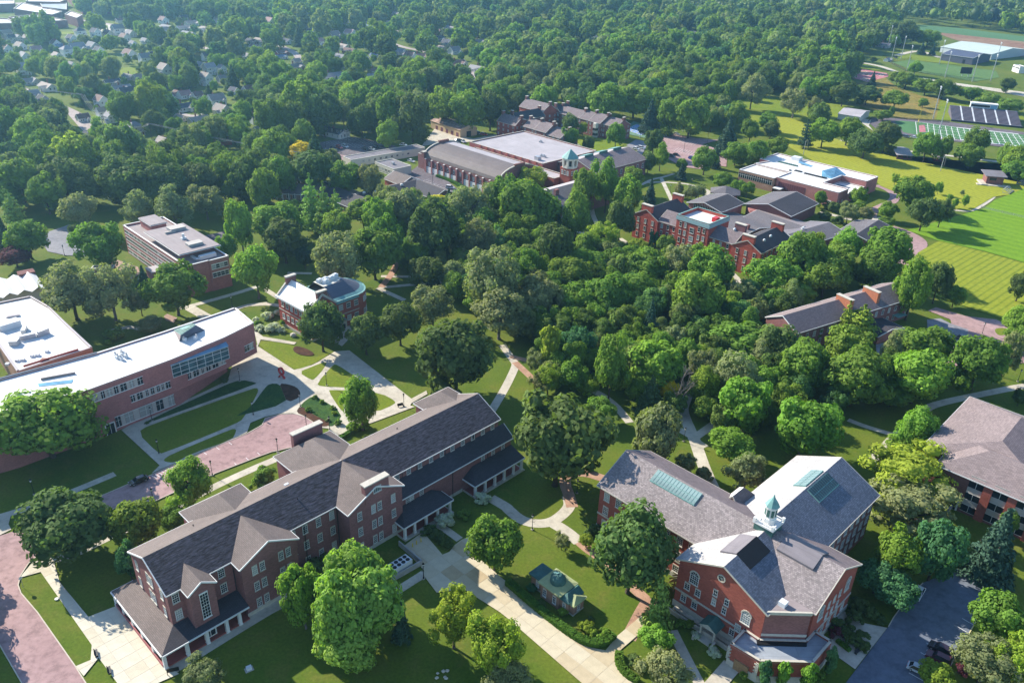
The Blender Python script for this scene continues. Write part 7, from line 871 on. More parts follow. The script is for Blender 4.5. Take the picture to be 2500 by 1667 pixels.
LM = [('the school blocks', -520, 930), ('the grassy open lot', -295, 710), ('the mowed back lot', -165, 480), ('the winding street', -225, 760), ('the long brick hall', -38, 142), ('the cupola hall', 50, 140), ('the tiny domed observatory', 10, 132), ('the curved white-roofed library', -100, 205), ('the flat white roof with ducts', -152, 226), ('the ribbon-windowed block', -128, 300), ('the copper-trimmed small library', -61, 262), ('the hip-roofed right-edge building', 128, 182), ('the red brick dormitory', 84, 342), ('the dark-roofed dining hall', 132, 395), ('the white-roofed arts centre', 168, 450), ('the chimney-slab hall', 126, 276), ('the barrel-roofed gymnasium', -20, 440), ('the vast pale flat roof', 10, 480), ('the green-capped clock tower', 27, 420), ('the white-columned hall', 38, 392), ('the many-gabled residence hall', 30, 550), ('the tan metal shed', -48, 545), ('the L-shaped dark-roofed building', -62, 394), ('the pink roundabout loop', 185, 345), ('the football field', 330, 590), ('the soccer field', 260, 370), ('the striped lawn', 215, 300), ('the lower parking lot', 84, 118), ('the pink stone road', -110, 140), ('the big pink parking lot', 125, 545), ('the blue tennis courts', 82, 575), ('the white folded roof', -181, 268), ('the asphalt lot by the garage', -75, 500), ('the softball field', 480, 830), ('the shady west parking lot', -170, 300)]
ITEMS = []                                   # (object, x, y, descriptor) waiting for a label
def later(o, x, y, words, cat, group): o['category'] = cat; o['group'] = group; ITEMS.append((o, x, y, words))
SHW = {'round': 'tree', 'tall': 'tall tree', 'open': 'airy tree', 'column': 'columnar tree', 'spruce': 'pointed spruce', 'pine': 'layered pine'}
def lrect(ox, oy, ang, u0, u1, v0, v1): c_, s_ = math.cos(R(ang)), math.sin(R(ang)); return [(ox+u*c_-v*s_, oy+u*s_+v*c_) for u, v in ((u0, v0), (u1, v0), (u1, v1), (u0, v1))]
VIEWS = [lrect(103.5, 250.5, 32, -16, 56, -26, 18), lrect(53.6, 355.3, -43.9, -6, 72, -26, 26), lrect(21.7, 153.5, -44.5, -6, 60, -14, 52)]   # ground kept open in front of halls one can see
rt_ = random.Random(3); placed = []; FILL = []
PTS_ = [(a[0]+(b2[0]-a[0])*k/6, a[1]+(b2[1]-a[1])*k/6) for nm, mt, w, pts in RIB for a, b2 in zip(pts, pts[1:]) for k in range(7)]
for _ in range(6000):
    x = rt_.uniform(-70, 130); y = rt_.uniform(170, 380); rad = rt_.uniform(4.2, 6.2)
    if not any(inpoly(x, y, g_) for g_ in GROVE) or any(inpoly(x, y, g_) for g_ in VIEWS) or any((x-t[0])**2+(y-t[1])**2 < (.70*(rad+t[2]))**2 for t in TREES+FILL) or any((x-q[0])**2+(y-q[1])**2 < 12 for q in PTS_): continue
    hc = rad*rt_.uniform(.95, 1.35); FILL.append((x, y, rad, hc, hc*1.15+.8, rt_.choice((0, 1, 1, 1, 2, 4)), rt_.choice(('round', 'round', 'tall'))))
    if len(FILL) >= 36: break
for (x, y, rad, hc, zc, ci, sh) in TREES+FILL:
    if sh == 'round' and ci in (4, 3) and rt_.random() < .8: sh = 'open'
    root = empty('conifer_tree' if sh in ('spruce', 'pine') else 'broadleaf_tree', (x, y, 0), rt_.uniform(0, 6.28)); placed.append((x, y, rad, zc+hc))
    c = put('crown', rt_.choice(CR[sh]), root, (0, 0, zc), rt_.uniform(0, 6.28), (rad*1.08, rad*1.08, hc*1.06)); base, w = TCOL[ci]; j = rt_.uniform(.86, 1.14); c.color = (base[0]*j*rt_.uniform(.93, 1.07), base[1]*j, base[2]*j, 1)
    tk = put('trunk', TR[4] if ci in (4, 2) and rt_.random() < .6 else TR[rt_.randrange(4)], root, (0, 0, 0), 0, (rad*.95, rad*.95, zc+hc*.35))
    sz = 'small ' if rad < 3 else 'broad ' if rad > 7.5 else ''
    later(root, x, y, sz+w+' '+SHW[sh], 'conifer' if sh in ('spruce', 'pine') else 'tree', 'trees on the campus and around it')
# bare branches of the half-dead tree
def bare(x, y, h, s):
    r = random.Random(s); m = MB().mat('bark_pale')
    def br(p, d, L, w, k):
        q = p+d*L; m.bar(p, q, w, w)
        if k: 
            for _ in range(4): dd = (d+Vector((r.uniform(-.7, .7), r.uniform(-.7, .7), r.uniform(-.1, .5)))).normalized(); br(p.lerp(q, r.uniform(.4, 1)), dd, L*r.uniform(.5, .75), w*.55, k-1)
    br(Vector((0, 0, 0)), Vector((0.05, 0, 1)), h*.45, .4, 3); root = empty('dead_tree', (x, y, 0), 0, 'half dead tree with bare grey branches and a yellow clump of leaves beside it', 'tree'); m.obj('branches', root)
bare(BARE[0], BARE[1], 17, 5)
# shrubs, flowering shrubs, hedges
for (x, y, rad, ci) in PT['bush']:
    o = put('shrub', rt_.choice(CR['bush']), None, (x, y, rad*.55+.1), rt_.uniform(0, 6.28), (rad*1.1, rad*1.1, rad*.85)); b0, w = TCOL[ci]; o.color = (*b0, 1); later(o, x, y, ('large ' if rad > 1.6 else '')+w+' rounded shrub', 'shrub', 'shrubs in beds and lawns')
TCOLW = (0.42, 0.45, 0.36)
for (x, y, rad) in PT['flower']:
    o = put('flowering_shrub', rt_.choice(CR['bush']), None, (x, y, rad*.5), rt_.uniform(0, 6.28), (rad*1.1, rad*1.1, rad*.8)); o.color = (*TCOLW, 1); later(o, x, y, 'white flowering shrub', 'shrub', 'white flowering shrubs')
def hedge(w, h, pts, label):
    r = np.random.default_rng(len(pts)*7); pts = smooth_poly(pts, False, 1); P, N = [], []; cv = MB().mat('leaf')
    for a, b_ in zip(pts, pts[1:]):
        a, b_ = np.array(a), np.array(b_); L = np.linalg.norm(b_-a); d = (b_-a)/L; nn = np.array([-d[1], d[0]]); m = int(L*(w+2*h)*26); s = r.uniform(0, L, m); q = r.uniform(-h, w+h, m)
        off = np.clip(q, 0, w)-w/2; z = np.where(q < 0, h+q, np.where(q > w, h-(q-w), h))+r.normal(0, .06, m); P.append(np.stack([a[0]+d[0]*s+nn[0]*off, a[1]+d[1]*s+nn[1]*off, z], 1)); side = np.where(q < 0, -1, np.where(q > w, 1, 0)); N.append(np.stack([nn[0]*side, nn[1]*side, (side == 0)*1.0+.3], 1))
        cv.bar((a[0]-d[0]*.2, a[1]-d[1]*.2, h/2-.05), (b_[0]+d[0]*.2, b_[1]+d[1]*.2, h/2-.05), w-.15, h-.1)
    P = np.concatenate(P); core = cv.mesh('hedge_core'); V = np.array([v.co[:] for v in core.vertices]); Fc = []
    for p in core.polygons: vs = list(p.vertices); Fc += [(vs[0], vs[i], vs[i+1]) for i in range(1, len(vs)-1)]
    o = put('hedge', leaf_mesh('hedge', quads(P, np.concatenate(N), .24, r), r.uniform(0, 1, len(P)), (V, Fc))); o.color = (0.075, 0.15, 0.02, 1); bpy.data.meshes.remove(core); tag(o, label, 'hedge')
HL = ['long clipped hedge curving along the driveway past the observatory', 'short clipped hedge at the foot of the driveway beside the lawn corner', 'low hedge along the back wall of the long brick hall', 'planted hedge strip beside the barrel-roofed gymnasium wall', 'tiny dark hedge beside the cupola hall terrace']
for (w, h, pts), l in zip(PT['hedge'], HL): hedge(w, h, pts, l)
# ---------------------------------------------------------------- houses of the neighbourhood
HR = [((.27, .26, .26), 'grey'), ((.20, .13, .11), 'brown'), ((.075, .08, .10), 'dark'), ((.33, .28, .24), 'tan'), ((.13, .18, .26), 'blue'), ((.38, .24, .21), 'pink')]; HW = [((.74, .74, .71), 'white'), ((.62, .56, .44), 'cream'), ((.33, .12, .09), 'brick'), ((.30, .38, .46), 'blue'), ((.42, .41, .40), 'grey')]
def house_proto(ty):
    b_ = Bld(('cottage', 'two_storey_house', 'hip_roofed_house', 'ranch_house')[ty], 0, 0, 0, None, None); W, H_, zz = ((1.0, .72, .34), (.9, .72, .62), (.9, .8, .62), (1.3, .62, .26))[ty]; W *= 10; H_ *= 10; zz *= 10; k = dict(wall='house_wall', roof='house_roof', over=.5, trim='white', t=.15)
    if ty == 2: b_.gable(-W/2, W/2, -H_/2, H_/2, 0, zz, zz+2.6, 'u', hip0=3.6, hip1=3.6, **k)
    else: b_.gable(-W/2, W/2, -H_/2, H_/2, 0, zz, zz+(2.0 if ty == 3 else 3.2), 'u', **k)
    b_.gable(W*.08, W*.42, -H_/2-2.2, 0, 0, 2.6, 3.7, 'v', **k)
    for s in (-1, 1): b_.wins((-W/2, -H_/2), (W/2, -H_/2), (1.0,) if zz < 5 else (1.0, 3.9), [W*.2, W*.36], .95, 1.3, 1, 2, sill=None, lintel=None) if s < 0 else b_.wins((W/2, -H_/2), (W/2, H_/2), (1.0,) if zz < 5 else (1.0, 3.9), [H_*.3, H_*.7], .95, 1.3, 1, 2, sill=None, lintel=None)
    MB().mat('brick_brown').box(-1.6, -.9, .8, 1.5, zz, zz+3.9).obj('chimney', b_.root); MB().mat('maroon').box(W*.2, W*.29, -H_/2-2.3, -H_/2-2.19, 0, 2.0).obj('door', b_.root); return b_.done()
SEGP = [(a[0]+(b2[0]-a[0])*k/8, a[1]+(b2[1]-a[1])*k/8) for nm, mt, w, pts in RIB if mt == 'street' for a, b2 in zip(pts, pts[1:]) for k in range(9)]
HP = [house_proto(i) for i in range(4)]; used = set(); rh = random.Random(5); HPOS = []; HPOS2 = []
HX = []
for _ in range(4000):
    y = rh.uniform(560, 1080); x = rh.uniform(-.62, -.02)*y
    if x > -.33*y and (y < 640 or rh.random() < .55): continue
    if any(inpoly(x, y, p) for k, v in PAV.items() for (_o, p, _z) in v) or any((x-q[0])**2+(y-q[1])**2 < 23**2 for q in HOUSES+HX) or min(math.hypot(x-q[0], y-q[1]) for q in SEGP) < 9 or inpoly(x, y, SCHOOL): continue
    HX.append((x, y, rh.uniform(9, 13), rh.choice((0, 0, 1, 2, 3, 3, 5)), rh.choice((0, 0, 0, 0, 1, 4)), rh.choice((0, 0, 1, 3))))
    if len(HX) > 70: break
for (x, y, s, rc, wc, ty) in HOUSES+HX:
    o = HP[ty] if ty not in used else copy_tree(HP[ty]); used.add(ty); o.location = (x, y, 0); o.rotation_euler = (0, 0, R(rh.choice((-38, -42, 48, 52, -36)))); f = max(.75, min(1.5, s/10.5)); o.scale = (f, f, min(f, 1.15)); HPOS.append((x, y, 8*f)) if (x, y, s, rc, wc, ty) not in HX or rh.random() < .45 else HPOS2.append((x, y, 7*f))
    for ch in o.children:
        if ch.name.startswith('wall'): ch.color = (*HW[wc][0], 1)
        if ch.name.startswith('roof'): ch.color = (*mul(HR[rc][0], rh.uniform(.85, 1.15)), 1)
    later(o, x, y, HW[wc][1]+' '+('cottage', 'two-storey house', 'hip-roofed house', 'ranch house')[ty]+' with '+HR[rc][1]+' roof', 'house', 'houses of the neighbourhood')
# ---------------------------------------------------------------- far wood: everything beyond the trees one can count
NOTREE = [p for k, v in PAV.items() if k not in ('terrace', 'plaza', 'driveway') for (_, p, _z) in v]
NT_X = np.array([[min(q[0] for q in p), max(q[0] for q in p), min(q[1] for q in p), max(q[1] for q in p)] for p in NOTREE])
def blocked(x, y, m):
    for p, bb in zip(NOTREE, NT_X):
        if bb[0]-m < x < bb[1]+m and bb[2]-m < y < bb[3]+m:
            if inpoly(x, y, p) or inpoly(x, y-m, p) or inpoly(x+m*.7, y, p) or inpoly(x-m*.7, y, p): return True
    for (px, py), (qx, qy), w in SEG:
        dx, dy = qx-px, qy-py; t = max(0, min(1, ((x-px)*dx+(y-py)*dy)/(dx*dx+dy*dy+1e-6)))
        if (x-px-t*dx)**2+(y-py-t*dy)**2 < (w/2+m*.8)**2: return True
    top = 9e9
    for hx, hy, hr in HPOS:
        dx, dy = x-hx, y-hy
        if dx*dx+dy*dy < (hr*.75+m)**2: return True
        l = math.hypot(hx, hy); ux, uy = -hx/l, -hy/l; a = dx*ux+dy*uy; b2 = abs(-dx*uy+dy*ux)
        if 0 < a < 140 and b2 < hr*.5+m*.5: top = min(top, a*130/l+2.2)
    for hx, hy, hr in HPOS2:
        if (x-hx)**2+(y-hy)**2 < (hr*.7+m)**2: return True
    if top < m*3.2: return min(m, top/3.2) if top/3.2 > 1.6 else True
    for (cx, cy, cr) in CLEAR:
        if (x-cx)**2+(y-cy)**2 < (cr+m)**2: return True
    return False
SEG = [(a, b2, w) for nm, mt, w, pts in RIB if w >= 4 and nm == 'road' for a, b2 in zip(pts, pts[1:])]
CLEAR = [(-20, 440, 45), (20, 470, 55), (30, 550, 55), (-50, 540, 26), (168, 440, 50), (60, 470, 36), (-70, 470, 30), (120, 520, 55), (80, 570, 26), (-560, 960, 60), (-500, 960, 60), (-620, 960, 40), (-420, 990, 50), (-330, 620, 8)]
rw = np.random.default_rng(21); pts = []; cell = {}
def try_pts(y0, y1, spc, n):
    for _ in range(n):
        y = math.sqrt(rw.uniform(y0*y0, y1*y1)); x = rw.uniform(-0.74, 0.74)*y-0.02*y; rad = spc*rw.uniform(.38, .62); k = (int(x//16), int(y//16)); ok = True
        for i in (-1, 0, 1):
            for j in (-1, 0, 1):
                for (a, b2, c2) in cell.get((k[0]+i, k[1]+j), ()):
                    if (a-x)**2+(b2-y)**2 < (0.74*(c2+rad))**2: ok = False; break
        if not ok: continue
        bk = blocked(x, y, rad*.8)
        if bk is True: continue
        if bk: rad = bk/.8
        if inpoly(x, y, OPENLAND) or inpoly(x, y, SCHOOL): continue
        if x > 0.36*y and y < 760: continue
        if -210 < x < 200 and y < 520 and not (x < -100 and y > 380): continue
        if y < 380: continue
        if x < -0.05*y and 560 < y < 1050 and rw.random() < (.42 if x < -.25*y else .25): continue
        cell.setdefault(k, []).append((x, y, rad)); pts.append((x, y, rad))
for (x, y, rad, h_) in placed: cell.setdefault((int(x//16), int(y//16)), []).append((x, y, rad))
try_pts(380, 760, 16, 7000); try_pts(760, 1150, 18.5, 9000); try_pts(1150, 2300, 22, 12000)
def wood(name, pts, nq, qs):
    Qs, Ts, Vc, Fc, tc = [], [], [], [], []; base = []; names = []
    for (x, y, rad) in pts:
        hc = rad*rw.uniform(.85, 1.25); zc = hc*1.25+1; con = rw.random() < .05; nl = 9
        d = rw.normal(0, 1, (nl, 3)); d[:, 2] = np.abs(d[:, 2])*.9-.35; d /= np.linalg.norm(d, axis=1)[:, None]; lr = rw.uniform(.34, .5, nl); C = d*(1-lr)[:, None]*1.05
        p = rw.integers(0, nl, nq); D = rw.normal(0, 1, (nq, 3)); D /= np.linalg.norm(D, axis=1)[:, None]; fl_ = (D*d[p]).sum(1) < -.2; D[fl_] *= -1
        P = C[p]+D*lr[p][:, None]*rw.uniform(.85, 1.1, nq)[:, None]
        if con: f = (P[:, 2]+1)/2; P[:, :2] *= np.clip(1.1-f, .1, 1)[:, None]; hc *= 1.3
        S = np.array([rad, rad, hc]); Qs.append(quads(P*S+np.array([x, y, zc]), D+d[p]*.4, qs, rw, .5, 1.3))
        k = rw.choice([0, 1, 1, 1, 2, 3, 4, 4, 5, 7] if not con else [7, 0]); b0 = np.array(TCOL[k][0]); b0 = b0*.6+np.array(TCOL[1][0])*.4 if not con else b0
        b0 = b0*rw.uniform(.8, 1.2); Ts.append(b0[None, :]*rw.uniform(.7, 1.3, (nq, 1))); Vc.append(np.concatenate([ICO_V*.62*S*rw.uniform(.9, 1.1, (12, 1))+np.array([x, y, zc]), np.array([(x-.3, y, 0), (x+.3, y, 0), (x, y, zc)])])); tc.append(b0)
    Q = np.concatenate(Qs); n = len(Q); off = 15; F = []
    tri = np.array(ICO_F+[(12, 13, 14)]); fc = np.concatenate([tri+i*off for i in range(len(pts))])
    me = leaf_mesh(name, Q, np.full(n, .5), (np.concatenate(Vc), fc.tolist()), 'wood_leaf'); me.attributes.remove(me.attributes['tone'])
    at = me.attributes.new('tint', 'FLOAT_COLOR', 'FACE'); col = np.ones((n+len(fc), 4), np.float32); col[:n, :3] = np.concatenate(Ts); col[n:, :3] = np.repeat(np.array(tc), len(tri), 0); at.data.foreach_set('color', col.ravel())
    o = put(name, me); tag(o, kind='stuff'); return o
def wood_instances(name, P, shapes):
    """one object of kind stuff: crowns with trunks set on points by geometry nodes"""
    cl = bpy.data.collections.new(name+'_kinds'); r = random.Random(17); n = 0
    srcs = []
    for sh in shapes+['spruce']:
        for m_ in CR[sh]: m2 = m_.copy(); m2.materials.clear(); m2.materials.append(MAT['leaf_far']); o = bpy.data.objects.new('kind_%02d' % n, m2); cl.objects.link(o); srcs.append(sh); n += 1
    con = [i for i, s_ in enumerate(srcs) if s_ == 'spruce']; dec = [i for i, s_ in enumerate(srcs) if s_ != 'spruce']; pick = np.where(rw.random(len(P)) < .06, rw.choice(con, len(P)), rw.choice(dec, len(P)))
    kk = np.where(np.isin(pick, con), 7, rw.choice([0, 0, 0, 1, 1, 1, 1, 1, 2, 3, 4, 4, 5], len(P))); tc = np.array([TCOL[k][0] for k in kk])*.7+np.array(TCOL[1][0])*.3; tc = tc*rw.uniform(.78, 1.2, (len(P), 1))
    me = bpy.data.meshes.new(name); me.vertices.add(len(P)); hc = P[:, 2]*rw.uniform(.9, 1.3, len(P)); me.vertices.foreach_set('co', np.stack([P[:, 0], P[:, 1], hc*1.12+.5], 1).astype(np.float32).ravel())
    at = me.attributes.new('size', 'FLOAT_VECTOR', 'POINT'); at.data.foreach_set('vector', np.stack([P[:, 2]*1.08, P[:, 2]*1.08, hc*1.05], 1).astype(np.float32).ravel())
    at = me.attributes.new('turn', 'FLOAT', 'POINT'); at.data.foreach_set('value', rw.uniform(0, 6.28, len(P)).astype(np.float32)); at = me.attributes.new('pick', 'INT', 'POINT'); at.data.foreach_set('value', pick.astype(np.int32)); at = me.attributes.new('tint', 'FLOAT_COLOR', 'POINT'); at.data.foreach_set('color', np.concatenate([tc, np.ones((len(P), 1))], 1).astype(np.float32).ravel()); me.update()
    g = bpy.data.node_groups.new(name, 'GeometryNodeTree'); g.interface.new_socket('Geometry', in_out='INPUT', socket_type='NodeSocketGeometry'); g.interface.new_socket('Geometry', in_out='OUTPUT', socket_type='NodeSocketGeometry'); N = g.nodes; L = g.links
    gi = N.new('NodeGroupInput'); go = N.new('NodeGroupOutput'); ip = N.new('GeometryNodeInstanceOnPoints'); ci = N.new('GeometryNodeCollectionInfo'); ci.inputs['Collection'].default_value = cl; ci.inputs['Separate Children'].default_value = True; ci.inputs['Reset Children'].default_value = True
    def attr(nm, ty): q = N.new('GeometryNodeInputNamedAttribute'); q.data_type = ty; q.inputs['Name'].default_value = nm; return q.outputs['Attribute']
    cx = N.new('ShaderNodeCombineXYZ'); L.new(attr('turn', 'FLOAT'), cx.inputs['Z']); ip.inputs['Pick Instance'].default_value = True
    L.new(gi.outputs[0], ip.inputs['Points']); L.new(ci.outputs[0], ip.inputs['Instance']); L.new(attr('pick', 'INT'), ip.inputs['Instance Index']); L.new(cx.outputs[0], ip.inputs['Rotation']); L.new(attr('size', 'FLOAT_VECTOR'), ip.inputs['Scale']); L.new(ip.outputs[0], go.inputs[0])
    o = put(name, me); md = o.modifiers.new('trees', 'NODES'); md.node_group = g; tag(o, kind='stuff'); return o
for _ in range(9000):       # small crowns that close the grove's canopy
    x = rw.uniform(-70, 130); y = rw.uniform(165, 380); rad = rw.uniform(3.4, 5.4)
    if not any(inpoly(x, y, g_) for g_ in GROVE) or any(inpoly(x, y, g_) for g_ in VIEWS) or any((x-t[0])**2+(y-t[1])**2 < (.56*(rad+t[2]))**2 for t in placed) or any((x-q[0])**2+(y-q[1])**2 < (rad*.8)**2 for q in PTS_) or any(math.hypot(x-ax, y-ay) < 7+rad for ax, ay in ((20, 154), (30, 164), (46, 170))): continue
    placed.append((x, y, rad, 0)); pts.append((x, y, rad))
a_ = np.array(pts); print('far trees', len(pts), [(int(((a_[:, 1] > u) & (a_[:, 1] <= v)).sum())) for u, v in ((0, 600), (600, 760), (760, 1150), (1150, 3000))])
MED = {'round': [crown(111+i, 'round', 26+4*i, 1100, .19) for i in range(4)], 'open': [crown(121+i, 'open', 30, 1100, .17) for i in range(2)], 'tall': [crown(131+i, 'tall', 26, 1100, .18) for i in range(2)], 'spruce': [conifer(141)]}; FULL = CR
wood_instances('neighbourhood_woods', a_[a_[:, 1] <= 760], ['round', 'open', 'tall']); CR = MED; wood_instances('distant_woods', a_[(a_[:, 1] > 760) & (a_[:, 1] <= 1250)], ['round', 'open', 'tall'])
wood('horizon_woods', [p for p in pts if p[1] > 1250], 70, 3.6); CR = FULL

# ================================================================ small things
def proto(name, parts):      # parts: list of (part name, MB)
    o = empty(name)
    for n, m in parts: m.obj(n, o)
    return o
def place(pr, used, x, y, z=0.0, rz=0.0):
    o = pr if not used.get(pr.name) else copy_tree(pr); used[pr.name] = 1; o.location = (x, y, z); o.rotation_euler = (0, 0, rz); return o
U = {}
lp = proto('lamp_post', [('pole', MB().mat('black').lathe(0, 0, [(.16, 0), (.16, .5), (.08, .6), (.06, 3.6)], 8)), ('base', MB().mat('conc').lathe(0, 0, [(.35, 0), (.35, .15)], 10)), ('lamp_head', MB().mat('black').lathe(0, 0, [(.1, 3.6), (.2, 3.75), (.2, 4.25), (.3, 4.3), (.05, 4.65)], 8)), ('globe', MB().mat('white').lathe(0, 0, [(.19, 3.78), (.22, 4.0), (.19, 4.22)], 8)), ('banner_arm', MB().mat('black').bar((0, 0, 3.1), (.5, 0, 3.1), .05, .05).bar((0, 0, 2.2), (.5, 0, 2.2), .05, .05))])
for i, (x, y) in enumerate(PT['lamp']): later(place(lp, U, x, y, .1, i*1.3), x, y, 'black lamp post with globe', 'lamp post', 'black lamp posts along the paths')
ll = proto('lot_light', [('pole', MB().mat('dark_metal').lathe(0, 0, [(.12, 0), (.09, 8)], 8)), ('base', MB().mat('concrete_wall').lathe(0, 0, [(.35, 0), (.35, .7)], 10)), ('lamp_head', MB().mat('dark_metal').box(-.9, .9, -.18, .18, 7.9, 8.1))])
for i, (x, y) in enumerate(PT['lotlamp']): later(place(ll, U, x, y, .1, i*.9), x, y, 'tall double-headed lot light', 'lot light', 'tall parking lot lights')
bn = proto('park_bench', [('seat', MB().mat('dark_metal').box(-.9, .9, -.25, .25, .42, .48)), ('backrest', MB().mat('dark_metal').slab([(-.9, .25, .5), (.9, .25, .5), (.9, .38, .95), (-.9, .38, .95)], .06)), ('leg', MB().mat('black').box(-.8, -.7, -.2, .3, 0, .42)), ('leg', MB().mat('black').box(.7, .8, -.2, .3, 0, .42))])
BL = ['dark bench beside the lamp post behind the long brick hall', 'black bench on the pale plaza, farther from the camera of the two', 'black bench on the pale plaza, nearer to the camera of the two', 'pale bench on the paved corner beside the lower parking lot']
for (x, y), l, rz in zip(PT['bench'], BL, (.5, 2.1, 2.1, .7)): o = place(bn, U, x, y, .2, rz); tag(o, l, 'bench')
bo = MB().mat('yellow_paint').lathe(0, 0, [(.11, 0), (.11, 1.05), (.06, 1.15)], 10).mesh('bollard')
for (x, y), l in zip(PT['bollard'], ('yellow bollard nearest the concrete pit, leftmost of three', 'yellow bollard in the middle of the row of three', 'yellow bollard nearest the gallery columns, rightmost of three')): tag(put('bollard', bo, None, (x, y, .16)), l, 'bollard', 'yellow bollards at the end of the driveway')
# cars
def car_proto(suv=False):
    L, Wd, h1, h2 = (4.7, 1.85, .82, 1.48) if not suv else (4.8, 1.95, 1.0, 1.8); o = empty('car'); b = MB().mat('car_paint')
    pr_ = [(-L/2, .35), (-L/2, h1-.1), (-L/2+.15, h1), (L/2-.9, h1-.02), (L/2-.1, h1-.2), (L/2, .35)]
    def ext(P, w0, w1, m):
        n = len(P); a = [(x, -w0 if z < h1-.01 else -w1, z) for x, z in P]; c = [(x, w0 if z < h1-.01 else w1, z) for x, z in P]; m.face(a[::-1]); m.face(c)
        for i in range(n): m.face([a[i], a[(i+1) % n], c[(i+1) % n], c[i]])
    ext(pr_, Wd/2, Wd/2-.06, b); b.obj('body', o)
    c0, c1, c2, c3 = (-L/2+.35, -L/2+1.0, L/2-2.0, L/2-1.15) if not suv else (-L/2+.12, -L/2+.45, L/2-1.9, L/2-1.2); w0, w1 = Wd/2-.08, Wd/2-.3; g = MB().mat('glass')
    lo_ = [(c0, -w0, h1), (c3, -w0, h1), (c3, w0, h1), (c0, w0, h1)]; hi = [(c1, -w1, h2-.06), (c2, -w1, h2-.06), (c2, w1, h2-.06), (c1, w1, h2-.06)]
    for i in range(4): g.face([lo_[i], lo_[(i+1) % 4], hi[(i+1) % 4], hi[i]])
    g.obj('windows', o); MB().mat('car_paint').prism([(x, y) for x, y, z in hi], h2-.06, h2).bar((c0+.02, -w0+.02, h1), (c1, -w1, h2-.05), .09, .09).bar((c0+.02, w0-.02, h1), (c1, w1, h2-.05), .09, .09).bar((c3, -w0+.02, h1), (c2, -w1, h2-.05), .09, .09).bar((c3, w0-.02, h1), (c2, w1, h2-.05), .09, .09).obj('roof', o)
    wm = MB().mat('rubber'); n = 12; R_ = .34
    for sy in (-1, 1):
        wm.face([(R_*math.cos(6.283*i/n), sy*.11, R_*math.sin(6.283*i/n)) for i in range(n)][::-sy])
    for i in range(n): a, b2 = 6.283*i/n, 6.283*(i+1)/n; wm.face([(R_*math.cos(a), -.11, R_*math.sin(a)), (R_*math.cos(b2), -.11, R_*math.sin(b2)), (R_*math.cos(b2), .11, R_*math.sin(b2)), (R_*math.cos(a), .11, R_*math.sin(a))])
    wme = wm.mesh('wheel'); rim = MB().mat('metal')
    for sy in (-1, 1): rim.face([(.2*math.cos(6.283*i/8), sy*.115, .2*math.sin(6.283*i/8)) for i in range(8)])
    rme = rim.mesh('rim')
    for sx in (-L/2+.85, L/2-.9):
        for sy in (-1, 1): w_ = put('wheel', wme, o, (sx, sy*(Wd/2-.1), .34)); put('rim', rme, w_)
    hl = MB().mat('line').box(-.04, .04, -.2, .2, 0, .14).mesh('headlight'); tl = MB().mat('red_paint').box(-.04, .04, -.2, .2, 0, .16).mesh('tail_light')
    for sy in (-1, 1): put('headlight', hl, o, (L/2-.06, sy*.65, .55)); put('tail_light', tl, o, (-L/2, sy*.65, .6))
    return o
CARC = [((.015, .015, .018), 'black'), ((.72, .73, .73), 'white'), ((.42, .46, .48), 'silver'), ((.09, .018, .03), 'maroon'), ((.45, .03, .04), 'red'), ((.03, .06, .30), 'blue'), ((.08, .085, .095), 'dark grey'), ((.025, .014, .024), 'dark plum')]
CP = [car_proto(), car_proto(True)]; rc_ = random.Random(4)
for i, (x, y, a, c) in enumerate(PT['car']):
    suv = c in (3, 4, 6, 7) or (i % 3 == 1 and i > 5); o = place(CP[suv], U, x, y, .28, a)
    if suv and o is not CP[1] and o.name == CP[1].name: pass
    for ch in o.children:
        if ch.name.startswith(('body', 'roof')): ch.color = (*CARC[c][0], 1)
    later(o, x, y, CARC[c][1]+(' tall-bodied car' if suv else ' low car'), 'car', 'parked cars')
# stop sign
x, y = PT['sign'][0]; o = empty('stop_sign', (x, y, .1), R(-120), 'red octagonal stop sign on a post at the road corner verge', 'road sign'); MB().mat('metal').box(-.04, .04, -.03, .03, 0, 2.9).obj('pole', o)
MB().mat('white').lathe(0, 0, [(.42, 0), (.42, .02)], 8, R(22.5)).mat('red_paint').lathe(0, 0, [(.385, .021), (.385, .03)], 8, R(22.5)).obj('sign_panel', o, (0, -.05, 2.6)).rotation_euler = (R(90), 0, 0)
tc_ = bpy.data.curves.new('lettering', 'FONT'); tc_.body = 'STOP'; tc_.size = .26; tc_.align_x = 'CENTER'; tc_.align_y = 'CENTER'; tc_.extrude = .004; tc_.materials.append(MAT['line']); to = bpy.data.objects.new('lettering', tc_); COL.objects.link(to); bpy.context.view_layer.update(); tm = bpy.data.meshes.new_from_object(to); bpy.data.objects.remove(to); to = put('lettering', tm, o, (0, -.085, 2.6)); to.rotation_euler = (R(90), 0, 0)
# red loop sculpture
x, y = PT['q'][0]; o = empty('sculpture', (x, y, .25), R(-35), 'bright red looped ribbon sculpture standing on the pale plaza', 'sculpture'); m = MB().mat('red_paint')
pts_ = [(1.05*math.cos(t), 0, 2.35+1.15*math.sin(t)) for t in [R(v) for v in range(-60, 241, 20)]]; pts_ = [(1.15, .12, 0.0), (.55, .1, .7)][::1]+[(-.35, .05, 1.35)]+[p for p in pts_[::-1]]+[(.35, -.05, 1.35), (-.55, -.1, .7), (-1.15, -.12, 0)]
for a, b_ in zip(pts_, pts_[1:]): m.bar(a, b_, .62, .30)
m.obj('ribbon_loop', o)
